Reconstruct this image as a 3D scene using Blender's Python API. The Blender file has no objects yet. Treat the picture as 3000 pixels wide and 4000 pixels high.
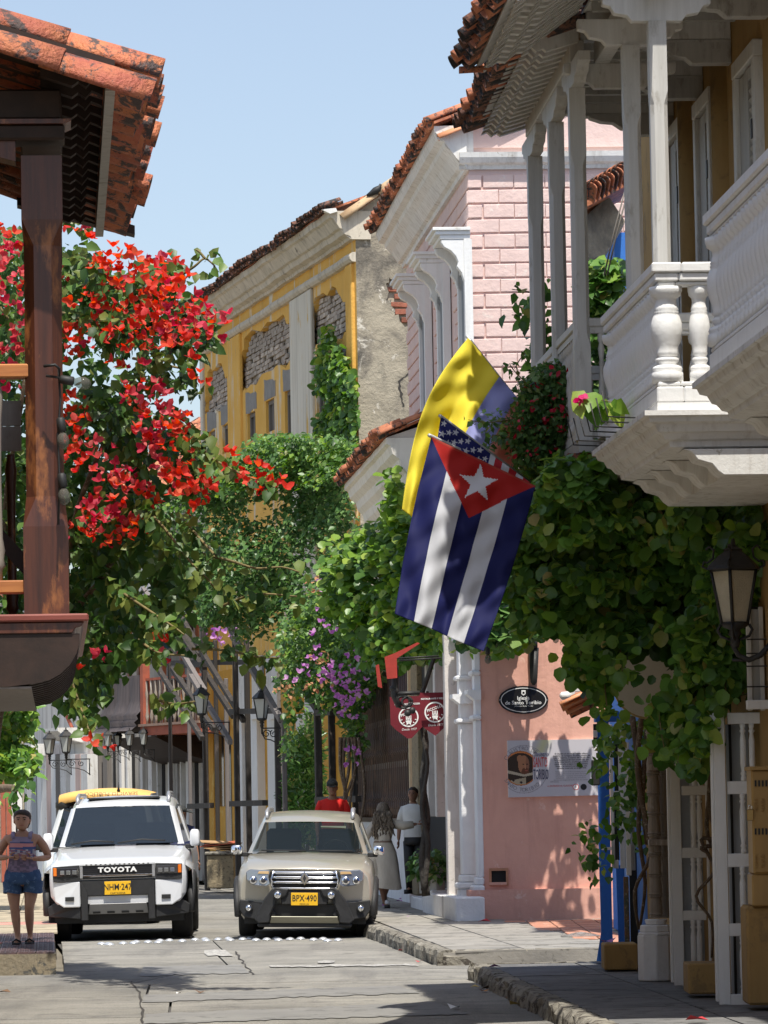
import bpy, bmesh, math, random
import numpy as np
from mathutils import Vector, Matrix, noise as mnoise
rad = math.radians
random.seed(7); RNG = np.random.default_rng(7)
SC = bpy.context.scene
COL = SC.collection

# ------------------------------------------------------------------ camera
EYE = 1.75; FPX = 16000.0; PITCH = math.atan(1140/FPX); ROLL = 0.018
cam_d = bpy.data.cameras.new('camera'); cam = bpy.data.objects.new('camera', cam_d); COL.objects.link(cam)
cam_d.sensor_width = 36; cam_d.sensor_fit = 'HORIZONTAL'; cam_d.lens = 36*FPX/3000
cam_d.clip_start = 0.5; cam_d.clip_end = 3000
cam.matrix_world = Matrix.Translation((0, 0, EYE)) @ Matrix.Rotation(rad(90)+PITCH, 4, 'X') @ Matrix.Rotation(-ROLL, 4, 'Z')
SC.camera = cam

# ------------------------------------------------------------------ light
SUN_EL = rad(66); SUN_H = Vector((0.16, -0.987))           # towards the sun, on plan
world = bpy.data.worlds.new('World'); SC.world = world; world.use_nodes = True
wn = world.node_tree; wn.nodes.clear()
sky = wn.nodes.new('ShaderNodeTexSky'); sky.sky_type = 'NISHITA'; sky.sun_disc = False
sky.sun_elevation = SUN_EL; sky.sun_rotation = math.atan2(SUN_H.x, SUN_H.y)
sky.altitude = 0; sky.air_density = 1.0; sky.dust_density = 1.6; sky.ozone_density = 2.4
bgn = wn.nodes.new('ShaderNodeBackground'); bgn.inputs[1].default_value = 0.090
wo = wn.nodes.new('ShaderNodeOutputWorld')
hz = wn.nodes.new('ShaderNodeHueSaturation'); hz.inputs['Saturation'].default_value = .78   # humid, milky air
wn.links.new(sky.outputs[0], hz.inputs['Color']); wn.links.new(hz.outputs[0], bgn.inputs[0]); wn.links.new(bgn.outputs[0], wo.inputs[0])
sun_d = bpy.data.lights.new('sun', 'SUN'); sun_d.energy = 3.1; sun_d.angle = rad(0.53); sun_d.color = (1, .95, .86)
sun_o = bpy.data.objects.new('sun', sun_d); COL.objects.link(sun_o)
_sd = Vector((SUN_H.x*math.cos(SUN_EL), SUN_H.y*math.cos(SUN_EL), math.sin(SUN_EL)))
sun_o.rotation_euler = _sd.to_track_quat('Z', 'Y').to_euler(); sun_o.location = _sd*60
SC.view_settings.view_transform = 'Standard'; SC.view_settings.look = 'None'
SC.view_settings.exposure = 0.96; SC.view_settings.gamma = 1; SC.view_settings.use_curve_mapping = False
SC.cycles.max_bounces = 7; SC.cycles.transparent_max_bounces = 6; SC.cycles.use_denoising = True
SC.cycles.diffuse_bounces = 6; SC.cycles.glossy_bounces = 3; SC.cycles.transmission_bounces = 4
SC.cycles.caustics_reflective = False; SC.cycles.caustics_refractive = False

# ------------------------------------------------------------------ survey helpers: a bearing read off the photograph -> a point in the street
CO = Vector((0, 0, EYE))
def ray(px, py):
    dx, up = px-1500.0, 2000.0-py
    c, s = math.cos(ROLL), math.sin(ROLL)
    x = dx*c+up*s; u = -dx*s+up*c
    cp, sp = math.cos(PITCH), math.sin(PITCH)
    return Vector((x, FPX*cp-u*sp, FPX*sp+u*cp))
def P(px, py, Y):
    d = ray(px, py); return CO+d*(Y/d.y)
def G(px, py, z=0.0):
    d = ray(px, py); return CO+d*((z-EYE)/d.z)
def proj(p):
    q = Vector(p)-CO; cp, sp = math.cos(PITCH), math.sin(PITCH)
    fy = q.y*cp+q.z*sp; u = -q.y*sp+q.z*cp; x = q.x
    x, u = x*FPX/fy, u*FPX/fy
    c, s = math.cos(ROLL), math.sin(ROLL)
    return (1500+x*c-u*s, 2000-(x*s+u*c))

class Fr:
    """a facade: origin, u along it, v outward, z up"""
    def __init__(s, o, u, side=1):
        s.o = Vector((o[0], o[1], 0)); s.U = Vector((u[0], u[1], 0)).normalized()
        s.N = Vector((s.U.y, -s.U.x, 0))*side
    def __call__(s, u, v, z): return s.o+s.U*u+s.N*v+Vector((0, 0, z))
    def hit(s, px, py, v=0.0):
        d = ray(px, py); o = s.o+s.N*v
        t = (o-CO).dot(s.N)/d.dot(s.N); p = CO+d*t
        return ((p-s.o).dot(s.U), p.z)
    def uz(s, pts, v=0.0): return [s.hit(a, b, v) for a, b in pts]
    def at(s, px, py, v=0.0):
        u, z = s.hit(px, py, v); return s(u, v, z)
    def M(s, u=0, v=0, z=0):
        m = Matrix.Identity(4); p = s(u, v, z)
        for i in range(3):
            m[i][0] = s.U[i]; m[i][1] = s.N[i]; m[i][2] = (0, 0, 1)[i]; m[i][3] = p[i]
        return m
WF = Fr((0, 0), (1, 0), side=-1)   # world axes: u=x, v=+y

# ------------------------------------------------------------------ objects
def mw(o):
    m = o.matrix_basis.copy()
    if o.parent: m = mw(o.parent) @ o.matrix_parent_inverse @ m
    return m
def tag(o, label=None, cat=None, group=None, kind=None):
    if label: o['label'] = label
    if cat: o['category'] = cat
    if group: o['group'] = group
    if kind: o['kind'] = kind
    return o
def thing(name, label, cat, loc=(0, 0, 0), rz=0, group=None):
    o = bpy.data.objects.new(name, None); COL.objects.link(o); o.empty_display_size = .2
    o.location = loc; o.rotation_euler = (0, 0, rz)
    return tag(o, label, cat, group)
def link(name, data, parent=None, M=None, local=False):
    """local: M in the parent's frame; else M is a world matrix"""
    o = bpy.data.objects.new(name, data); COL.objects.link(o)
    M = Matrix.Identity(4) if M is None else M
    if parent is not None:
        o.parent = parent
        o.matrix_basis = M if local else mw(parent).inverted() @ M
    else: o.matrix_basis = M
    return o
def copy_tree(o, parent=None, top=True):
    c = o.copy(); COL.objects.link(c)
    if parent is not None: c.parent = parent
    for ch in list(o.children): copy_tree(ch, c, False)
    return c

class MB:
    def __init__(s): s.v = []; s.f = []; s.mi = []; s.sm = []; s.m = 0
    def add(s, vs, fs, smooth=False, M=None):
        b = len(s.v)
        s.v += [tuple(M @ Vector(p)) if M is not None else tuple(p) for p in vs]
        s.f += [tuple(b+i for i in f) for f in fs]
        s.mi += [s.m]*len(fs); s.sm += [smooth]*len(fs); return s
    def hexa(s, p, M=None):
        return s.add(p, [(0, 3, 2, 1), (4, 5, 6, 7), (0, 1, 5, 4), (1, 2, 6, 5), (2, 3, 7, 6), (3, 0, 4, 7)], M=M)
    def box(s, a, b, fr=WF, M=None):
        (x0, y0, z0), (x1, y1, z1) = a, b
        x0, x1 = min(x0, x1), max(x0, x1); y0, y1 = min(y0, y1), max(y0, y1); z0, z1 = min(z0, z1), max(z0, z1)
        q = [(x0, y0), (x1, y0), (x1, y1), (x0, y1)]
        return s.hexa([fr(x, y, z0) for x, y in q]+[fr(x, y, z1) for x, y in q], M=M)
    def cbox(s, c, size, fr=WF, M=None):
        return s.box([c[i]-size[i]/2 for i in range(3)], [c[i]+size[i]/2 for i in range(3)], fr, M)
    def prism(s, poly, d0, d1, f, M=None, smooth=False):
        """poly of 2D points, f(a,b,d)->3D, extruded from d0 to d1"""
        n = len(poly)
        vs = [f(a, b, d0) for a, b in poly]+[f(a, b, d1) for a, b in poly]
        fs = [tuple(range(n)), tuple(range(2*n-1, n-1, -1))]
        s.add(vs, fs, M=M)
        b = len(s.v)-2*n
        s.f += [(b+i, b+n+i, b+n+(i+1) % n, b+(i+1) % n) for i in range(n)]
        s.mi += [s.m]*n; s.sm += [smooth]*n; return s
    def strip(s, prof, stations, closed=False, caps=False, smooth=True, M=None):
        """prof: list of rows (each list of 3D points), same length"""
        n = len(prof[0]); vs = [p for r in prof for p in r]; fs = []
        for i in range(len(prof)-1):
            for j in range(n if closed else n-1):
                a = i*n+j; b = i*n+(j+1) % n
                fs.append((a, b, b+n, a+n))
        if caps:
            fs.append(tuple(range(n))); fs.append(tuple(range((len(prof)-1)*n, len(prof)*n))[::-1])
        return s.add(vs, fs, smooth, M)
    def tube(s, pts, r, n=7, caps=True, M=None, smooth=True, flat=1.0):
        pts = [Vector(p) for p in pts]; rows = []; up = None
        for i, p in enumerate(pts):
            t = (pts[min(i+1, len(pts)-1)]-pts[max(i-1, 0)])
            if t.length < 1e-9: t = Vector((0, 0, 1))
            t.normalize()
            if up is None: up = Vector((0, 0, 1)) if abs(t.z) < .9 else Vector((1, 0, 0))
            a = t.cross(up)
            if a.length < 1e-6: a = t.cross(Vector((1, 0, 0)))
            a.normalize(); b = a.cross(t).normalized(); up = b
            ri = r[i] if isinstance(r, (list, tuple)) else r
            rows.append([p+a*math.cos((k+.5)*2*math.pi/n)*ri+b*math.sin((k+.5)*2*math.pi/n)*ri*flat for k in range(n)])
        return s.strip(rows, None, closed=True, caps=caps, smooth=smooth, M=M)
    def lathe(s, prof, n=12, M=None, caps=True, smooth=True, sq=False):
        rows = []
        for r, z in prof:
            row = []
            for k in range(n):
                a = (k+.5)*2*math.pi/n
                rr = r/max(abs(math.cos(a)), abs(math.sin(a))) if sq else r
                row.append((math.cos(a)*rr, math.sin(a)*rr, z))
            rows.append(row)
        return s.strip(rows, None, closed=True, caps=caps, smooth=smooth, M=M)
    def sphere(s, c, r, n=10, m=7, M=None):
        rx, ry, rz = (r, r, r) if not isinstance(r, (tuple, list)) else r
        rows = []
        for i in range(m+1):
            t = math.pi*i/m; st = max(math.sin(t), .02)
            rows.append([(c[0]+rx*st*math.cos(2*math.pi*k/n), c[1]+ry*st*math.sin(2*math.pi*k/n), c[2]+rz*math.cos(t)) for k in range(n)])
        return s.strip(rows, None, closed=True, caps=True, M=M)
    def quad(s, a, b, c, d, smooth=False): return s.add([a, b, c, d], [(0, 1, 2, 3)], smooth)
    def mesh(s, name, mats, W=None, recalc=True, bevel=0):
        me = bpy.data.meshes.new(name)
        vs = s.v
        if W is not None: vs = [tuple(W @ Vector(p)) for p in vs]
        me.from_pydata(vs, [], s.f)
        mats = mats if isinstance(mats, (list, tuple)) else [mats]
        for m in mats: me.materials.append(m)
        me.polygons.foreach_set('material_index', s.mi); me.polygons.foreach_set('use_smooth', s.sm)
        if recalc or bevel:
            bm = bmesh.new(); bm.from_mesh(me)
            bmesh.ops.recalc_face_normals(bm, faces=bm.faces)
            if bevel:
                bmesh.ops.bevel(bm, geom=[e for e in bm.edges if len(e.link_faces) == 2 and e.calc_face_angle(0) > .6], offset=bevel, segments=1, affect='EDGES', clamp_overlap=True)
            bm.to_mesh(me); bm.free()
        me.update(); return me
    def build(s, name, mats, parent=None, world=True, bevel=0, recalc=True):
        """world=True: vertices are world points"""
        W = mw(parent).inverted() if (parent is not None and world) else None
        return link(name, s.mesh(name, mats, W, recalc, bevel), parent, Matrix.Identity(4), local=True)

def textmesh(body, size, font_space=1.0, extrude=0.0, align='CENTER', bold=0.0, shear=0.0):
    c = bpy.data.curves.new('t', 'FONT'); c.body = body; c.size = size; c.align_x = align; c.align_y = 'CENTER'
    c.extrude = extrude; c.space_character = font_space; c.offset = bold; c.shear = shear; c.resolution_u = 2
    o = bpy.data.objects.new('t', c); COL.objects.link(o)
    dg = bpy.context.evaluated_depsgraph_get(); dg.update()
    me = bpy.data.meshes.new_from_object(o.evaluated_get(dg))
    bpy.data.objects.remove(o); bpy.data.curves.remove(c)
    return me
def text(name, body, size, m, parent, M, **k):
    """M: world matrix whose X is reading direction, Y is up on the sign, Z faces the reader"""
    sx = k.pop('sx', 1.0)
    me = textmesh(body, size, **k); me.name = name
    me.materials.clear(); me.materials.append(m)
    return link(name, me, parent, M @ Matrix.Diagonal((sx, 1, 1, 1)))
def signM(p, right, up=(0, 0, 1)):
    r = Vector(right).normalized(); u = Vector(up).normalized(); n = r.cross(u).normalized(); u = n.cross(r)
    m = Matrix.Identity(4)
    for i in range(3): m[i][0] = r[i]; m[i][1] = u[i]; m[i][2] = n[i]; m[i][3] = p[i]
    return m

# ------------------------------------------------------------------ materials
def hexc(h):
    h = h.lstrip('#'); c = [int(h[i:i+2], 16)/255 for i in (0, 2, 4)]
    return tuple(((x/12.92) if x <= .04045 else ((x+.055)/1.055)**2.4) for x in c)+(1,)
def C(c):
    if isinstance(c, str): return hexc(c)
    return tuple(c)+(1,) if len(c) == 3 else tuple(c)
class NT:
    def __init__(s, m):
        m.use_nodes = True; s.t = m.node_tree; s.n = s.t.nodes; s.n.clear()
        s.out = s.n.new('ShaderNodeOutputMaterial'); s.b = s.n.new('ShaderNodeBsdfPrincipled')
        s.t.links.new(s.b.outputs[0], s.out.inputs[0])
    def node(s, ty, **kw):
        n = s.n.new('ShaderNode'+ty)
        for k, v in kw.items():
            if k[0] == '_': setattr(n, k[1:], v)
            else:
                key = int(k[1:]) if k[0] == 'i' and k[1:].isdigit() else k.replace('_', ' ')
                inp = n.inputs[key]
                if isinstance(v, bpy.types.NodeSocket): s.t.links.new(v, inp)
                else: inp.default_value = v
        return n
    def l(s, a, b): s.t.links.new(a, b)
    def coord(s, kind='Object', scale=(1, 1, 1), rand=False):
        tc = s.node('TexCoord'); v = tc.outputs[kind]
        if rand:
            oi = s.node('ObjectInfo')
            v = s.node('VectorMath', _operation='MULTIPLY_ADD', i0=oi.outputs['Random'], i1=(37, 51, 23), i2=v).outputs[0]
        return s.node('Mapping', Vector=v, Scale=scale).outputs[0]
    def noise(s, vec, scale=5, detail=5, rough=.6, dist=0):
        return s.node('TexNoise', Vector=vec, Scale=scale, Detail=detail, Roughness=rough, Distortion=dist).outputs[0]
    def ramp(s, fac, stops, interp='LINEAR'):
        r = s.node('ValToRGB', Fac=fac); cr = r.color_ramp; cr.interpolation = interp
        while len(cr.elements) > 1: cr.elements.remove(cr.elements[0])
        cr.elements[0].position = stops[0][0]; cr.elements[0].color = C(stops[0][1])
        for p, c in stops[1:]:
            e = cr.elements.new(p); e.color = C(c)
        return r.outputs[0]
    def mix(s, fac, a, b, mode='MIX'):
        n = s.node('Mix', _data_type='RGBA', _blend_type=mode)
        for i, v in ((0, fac), (6, a), (7, b)):
            if isinstance(v, bpy.types.NodeSocket): s.l(v, n.inputs[i])
            elif i == 0: n.inputs[i].default_value = v
            else: n.inputs[i].default_value = C(v)
        return n.outputs[2]
    def math(s, op, a, b=0.5, clamp=False):
        n = s.node('Math', _operation=op, _use_clamp=clamp)
        for i, v in ((0, a), (1, b)):
            if isinstance(v, bpy.types.NodeSocket): s.l(v, n.inputs[i])
            else: n.inputs[i].default_value = v
        return n.outputs[0]
    def bump(s, h, strength=.3, dist=.02):
        s.l(s.node('Bump', Height=h, Strength=strength, Distance=dist).outputs[0], s.b.inputs['Normal'])
MATS = {}
def mat(name, c, c2=None, c3=None, scale=4, rough=.8, metal=0, bump=.3, bscale=40, bdist=.01, streak=0, dirt=None, dirt_lo=.55, dirt_hi=.75,
        rnd=.0, stretch=(1, 1, 1), spec=.35, kind='Object', coat=0, trans=0, alpha=1):
    """weathered surface: broad mottling c..c2, patches of c3, vertical dirt streaks, per-object brightness"""
    if name in MATS: return MATS[name]
    m = bpy.data.materials.new(name); MATS[name] = m; t = NT(m)
    v = t.coord(kind, stretch, rand=rnd > 0)
    col = None
    c2 = c2 or tuple(x*.82 for x in C(c)[:3])
    n1 = t.noise(v, scale, 6, .62)
    col = t.ramp(n1, [(.32, c), (.68, c2)])
    if c3 is not None:
        n2 = t.noise(v, scale*2.3, 8, .7, .4)
        col = t.mix(t.ramp(n2, [(dirt_lo, (0, 0, 0)), (dirt_lo+.06, (1, 1, 1))]), col, c3)
    if streak > 0:
        vs = t.coord(kind, (stretch[0]*1, stretch[1]*1, stretch[2]*.12), rand=rnd > 0)
        n3 = t.noise(vs, scale*4, 6, .65)
        f = t.ramp(n3, [(.5, (0, 0, 0)), (dirt_hi, (streak, streak, streak))])
        col = t.mix(f, col, dirt or (.12, .11, .1))
    if rnd > 0:
        oi = t.node('ObjectInfo')
        hs = t.node('HueSaturation', Color=col, Value=t.math('MULTIPLY_ADD', oi.outputs['Random'], rnd*2))
        hs.inputs['Value'].links[0].from_node.inputs[2].default_value = 1-rnd
        col = hs.outputs[0]
    t.l(col, t.b.inputs['Base Color'])
    t.b.inputs['Roughness'].default_value = rough; t.b.inputs['Metallic'].default_value = metal
    t.b.inputs['Specular IOR Level'].default_value = spec
    if coat: t.b.inputs['Coat Weight'].default_value = coat; t.b.inputs['Coat Roughness'].default_value = .04
    if trans: t.b.inputs['Transmission Weight'].default_value = trans
    if bump > 0: t.bump(t.noise(v, bscale, 5, .6), bump, bdist)
    return m
def mat_wood(name, c, c2, rough=.6, grain=(30, 30, 1.2), bump=.35, spec=.35, rnd=.12, wear=None):
    if name in MATS: return MATS[name]
    m = bpy.data.materials.new(name); MATS[name] = m; t = NT(m)
    v = t.coord('Object', grain, rand=True); n = t.noise(v, 1.0, 6, .65, .3)
    col = t.ramp(n, [(.3, c), (.7, c2)])
    if wear is not None:
        w = t.noise(t.coord('Object', (3, 3, 1), rand=True), 2.0, 7, .7)
        col = t.mix(t.ramp(w, [(.56, (0, 0, 0)), (.66, (1, 1, 1))]), col, wear)
    oi = t.node('ObjectInfo'); mm = t.node('Math', _operation='MULTIPLY_ADD', i0=oi.outputs['Random'], i1=rnd*2, i2=1-rnd)
    col = t.node('HueSaturation', Color=col, Value=mm.outputs[0]).outputs[0]
    t.l(col, t.b.inputs['Base Color']); t.b.inputs['Roughness'].default_value = rough
    t.b.inputs['Specular IOR Level'].default_value = spec
    t.bump(n, bump, .004); return m
def mat_leaf(name, stops, rough=.42, trans=.35, rnd=True, spec=.4, obj=False):
    if name in MATS: return MATS[name]
    m = bpy.data.materials.new(name); MATS[name] = m; t = NT(m)
    if obj: f = t.node('ObjectInfo').outputs['Random']
    else: f = t.node('NewGeometry').outputs['Random Per Island']
    col = t.ramp(f, stops)
    v = t.coord('Object'); n = t.noise(v, 60, 3)
    col = t.mix(.25, col, t.mix(n, (0, 0, 0), col, 'MIX'))
    t.l(col, t.b.inputs['Base Color']); t.b.inputs['Roughness'].default_value = rough; t.b.inputs['Specular IOR Level'].default_value = spec
    tr = t.node('BsdfTranslucent'); t.l(t.node('HueSaturation', Color=col, Value=1.5, Saturation=1.1).outputs[0], tr.inputs[0])
    mx = t.node('MixShader', i0=trans); t.l(t.b.outputs[0], mx.inputs[1]); t.l(tr.outputs[0], mx.inputs[2]); t.l(mx.outputs[0], t.out.inputs[0])
    return m
def mat_plain(name, c, rough=.5, metal=0, spec=.5, coat=0, emis=None):
    if name in MATS: return MATS[name]
    m = bpy.data.materials.new(name); MATS[name] = m; t = NT(m)
    t.b.inputs['Base Color'].default_value = C(c); t.b.inputs['Roughness'].default_value = rough
    t.b.inputs['Metallic'].default_value = metal; t.b.inputs['Specular IOR Level'].default_value = spec
    if coat: t.b.inputs['Coat Weight'].default_value = coat; t.b.inputs['Coat Roughness'].default_value = .05
    return m
def mat_vcol(name, rough=.75, trans=0.0, bump=0):
    if name in MATS: return MATS[name]
    m = bpy.data.materials.new(name); MATS[name] = m; t = NT(m)
    a = t.node('Attribute', _attribute_name='paint'); col = a.outputs[0]
    t.l(col, t.b.inputs['Base Color']); t.b.inputs['Roughness'].default_value = rough; t.b.inputs['Specular IOR Level'].default_value = .25
    if bump: t.bump(t.noise(t.coord('Object', (90, 90, 90)), 1, 3), bump, .003)
    if trans:
        tr = t.node('BsdfTranslucent'); t.l(col, tr.inputs[0])
        mx = t.node('MixShader', i0=trans); t.l(t.b.outputs[0], mx.inputs[1]); t.l(tr.outputs[0], mx.inputs[2]); t.l(mx.outputs[0], t.out.inputs[0])
    return m
def paint_faces(me, cols):
    """cols: (nfaces,3) sRGB-linear colours written per corner"""
    a = me.color_attributes.new('paint', 'FLOAT_COLOR', 'CORNER')
    tot = np.zeros(len(me.polygons), dtype=np.int32); me.polygons.foreach_get('loop_total', tot)
    arr = np.ones((len(me.loops), 4), dtype=np.float32); arr[:, :3] = np.repeat(np.asarray(cols, dtype=np.float32), tot, axis=0)
    a.data.foreach_set('color', arr.ravel())
def grid_mesh(name, pts, m, smooth=True):
    """pts: (ny,nx,3) array"""
    ny, nx = pts.shape[:2]; me = bpy.data.meshes.new(name)
    idx = np.arange(ny*nx).reshape(ny, nx)
    f = np.stack([idx[:-1, :-1], idx[:-1, 1:], idx[1:, 1:], idx[1:, :-1]], -1).reshape(-1, 4)
    me.from_pydata(pts.reshape(-1, 3).tolist(), [], f.tolist()); me.materials.append(m)
    me.polygons.foreach_set('use_smooth', [smooth]*len(me.polygons)); me.update(); return me
# ================================================================== MATERIALS SHARED
def m_road():
    m = bpy.data.materials.new('road_concrete'); t = NT(m); v = t.coord('Object')
    col = t.ramp(t.noise(v, .55, 7, .65, .4), [(.30, (.17, .165, .15)), (.5, (.25, .24, .215)), (.72, (.33, .315, .28))])
    col = t.mix(t.ramp(t.noise(t.coord('Object', (.25, 2.2, 1)), 1.1, 6, .7), [(.48, (0, 0, 0)), (.62, (.55, .55, .55))]), col, (.19, .185, .175))
    col = t.mix(t.ramp(t.noise(v, 2.3, 9, .75, .6), [(.55, (0, 0, 0)), (.64, (.65, .65, .65))]), col, (.10, .095, .09))
    col = t.mix(t.ramp(t.noise(t.coord('Object', (1.6, .16, 1)), 1.0, 7, .7), [(.52, (0, 0, 0)), (.66, (.5, .5, .5))]), col, (.13, .125, .12))
    sp = t.ramp(t.noise(v, 55, 3, .8), [(.36, (.62, .62, .62)), (.5, (1, 1, 1)), (.66, (1.25, 1.22, 1.16))]); col = t.mix(1.0, col, sp, 'MULTIPLY')
    oi = t.node('ObjectInfo'); mm = t.node('Math', _operation='MULTIPLY_ADD', i0=oi.outputs['Random'], i1=.22, i2=.89)
    col = t.node('HueSaturation', Color=col, Value=mm.outputs[0]).outputs[0]
    t.l(col, t.b.inputs['Base Color']); t.b.inputs['Roughness'].default_value = .92; t.b.inputs['Specular IOR Level'].default_value = .25
    t.bump(t.noise(v, 30, 6, .75), .7, .02); return m
M_road = m_road()
M_roadbase = mat('road_joint', (.09, .085, .08), rough=.95)
M_patch = mat('road_patch', (.19, .187, .18), (.24, .235, .22), (.14, .137, .13), scale=1.6, rough=.9, bump=.5, bscale=40)
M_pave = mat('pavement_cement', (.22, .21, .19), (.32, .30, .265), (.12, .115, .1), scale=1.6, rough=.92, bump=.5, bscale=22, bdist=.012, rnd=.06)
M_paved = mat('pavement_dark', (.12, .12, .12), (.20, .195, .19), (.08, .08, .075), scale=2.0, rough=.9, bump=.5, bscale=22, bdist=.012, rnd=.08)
M_kerb = mat('kerb_stone', (.30, .28, .235), (.17, .155, .125), (.07, .06, .05), scale=3.5, rough=.95, bump=.9, bscale=16, bdist=.03, rnd=.1, dirt_lo=.52)
M_terr = mat('terracotta_paver', (.55, .25, .16), (.40, .19, .13), (.50, .36, .28), scale=3, rough=.8, bump=.3, rnd=.12)
M_maroon = mat('maroon_tile', (.14, .085, .085), (.075, .06, .065), (.2, .14, .13), scale=6, rough=.45, bump=.35, bscale=80, rnd=.15)
M_cream = mat('cement_slab', (.44, .37, .26), (.34, .29, .21), (.2, .17, .12), scale=2, rough=.9, bump=.4, rnd=.1)
M_soil = mat('ground_soil', (.16, .14, .11), (.22, .2, .16), scale=.2, rough=1)

# ================================================================== GROUND, ROAD, PAVEMENTS
def sheet(name, pts, z, m, kind='structure', parent=None):
    b = MB(); b.add([(x, y, z) for x, y in pts], [tuple(range(len(pts)))])
    o = b.build(name, m, parent); 
    if parent is None: tag(o, kind=kind)
    return o
sheet('ground', [(-900, -300), (900, -300), (900, 1500), (-900, 1500)], -.10, M_soil)
road = sheet('road', [(-30, 8), (14, 8), (14, 44.5), (2.2, 46), (0, 52), (-3, 90), (-10, 112), (-40, 150), (-44, 148), (-16, 110), (-8, 92), (-5, 60), (-3.2, 43), (-30, 42)], -.035, M_roadbase)
# concrete slabs of the carriageway, each its own piece with an open joint
slab_rows = [12, 16.5, 21, 25.6, 30.2, 34.6, 38.4, 40.9, 44.6, 49.3, 54.2, 59, 64, 69, 74.5, 80, 86, 92]
rs = random.Random(3)
def road_l(y): return -3.46-.083*(y-43.4) if y > 43.4 else -9.5
def road_r(y): return (.80+.068*(40.9-y)) if y < 40.95 else (.50-.0745*(y-43.9) if y > 44.5 else 9)
for i in range(len(slab_rows)-1):
    y0, y1 = slab_rows[i]+.012, slab_rows[i+1]-.012
    l0, l1, r0, r1 = road_l(y0+.05), road_l(y1-.05), road_r(y0+.05), road_r(y1-.05)
    n = 3 if l0 < -9 else 2
    cuts = [0, .46+rs.uniform(-.03, .03), 1] if n == 2 else [0, .37, .70+rs.uniform(-.03, .03), 1]
    for j in range(n):
        a, c = cuts[j], cuts[j+1]; g = .012
        q = [(l0+(r0-l0)*a+g, y0), (l0+(r0-l0)*c-g, y0), (l1+(r1-l1)*c-g, y1), (l1+(r1-l1)*a+g, y1)]
        dz = rs.uniform(-.003, .003)
        MB().hexa([(x, y, -.03) for x, y in q]+[(x, y, dz) for x, y in q]).build('slab', M_road, road)
sheet('side_street', [(2.0, 40.5), (60, 40.5), (60, 44.6), (2.0, 44.6)], -.02, M_road)
def ribbon(name, pts, w, z, m, par):
    b = MB(); P3 = [G(a, c, z) for a, c in pts]; row = []
    for i, p in enumerate(P3):
        t = (P3[min(i+1, len(P3)-1)]-P3[max(i-1, 0)]); t.z = 0; t.normalize(); s_ = Vector((t.y, -t.x, 0))
        ww = w*rs.uniform(.5, 1.4)
        row.append([p-s_*ww, p+s_*ww])
    b.strip(row, None, smooth=False); return b.build(name, m, par)
M_crack = mat('crack_dark', (.06, .055, .05), rough=1)
def wob(pts, n=9, amp=7):
    o = []
    for (a, b), (c, d) in zip(pts[:-1], pts[1:]):
        for k in range(n): t = k/n; o.append((a+(c-a)*t+rs.uniform(-amp, amp), b+(d-b)*t))
    return o+[pts[-1]]
ribbon('crack', wob([(918, 3715), (950, 3760), (990, 3805)]), .010, .008, M_crack, road)
ribbon('crack', wob([(510, 3832), (545, 3880), (560, 3995)]), .010, .008, M_crack, road)
M_paint = mat('worn_paint', (.55, .54, .50), (.30, .29, .27), (.2, .19, .18), scale=9, rough=.9, dirt_lo=.5)
def patch(name, px, z, m, par):
    q = []
    for (a, c), (d, e) in zip(px, px[1:]+px[:1]):
        n_ = max(2, int(math.hypot(d-a, e-c)/28))
        for k in range(n_): t = k/n_; q.append((a+(d-a)*t+rs.uniform(-9, 9)*(k > 0), c+(e-c)*t+rs.uniform(-2.6, 2.6)*(k > 0)))
    b = MB(); b.add([tuple(G(a, c, z)) for a, c in q], [tuple(range(len(q)))]); return b.build(name, m, par)
patch('repair_patch', [(560, 3775), (940, 3768), (975, 3800), (545, 3812)], .008, M_patch, road)
patch('repair_patch', [(560, 3885), (1560, 3850), (1640, 3878), (555, 3915)], .008, M_patch, road)
patch('repair_patch', [(570, 3960), (1700, 3915), (1830, 3960), (560, 3999)], .0085, M_patch, road)
patch('paint_mark', [(798, 3712), (880, 3710), (910, 3733), (812, 3734)], .012, M_paint, road)
patch('paint_mark', [(1060, 3770), (1620, 3766), (1640, 3772), (1058, 3777)], .012, M_paint, road)
patch('paint_mark', [(1240, 3755), (1310, 3752), (1312, 3758), (1240, 3761)], .012, M_paint, road)

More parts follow.
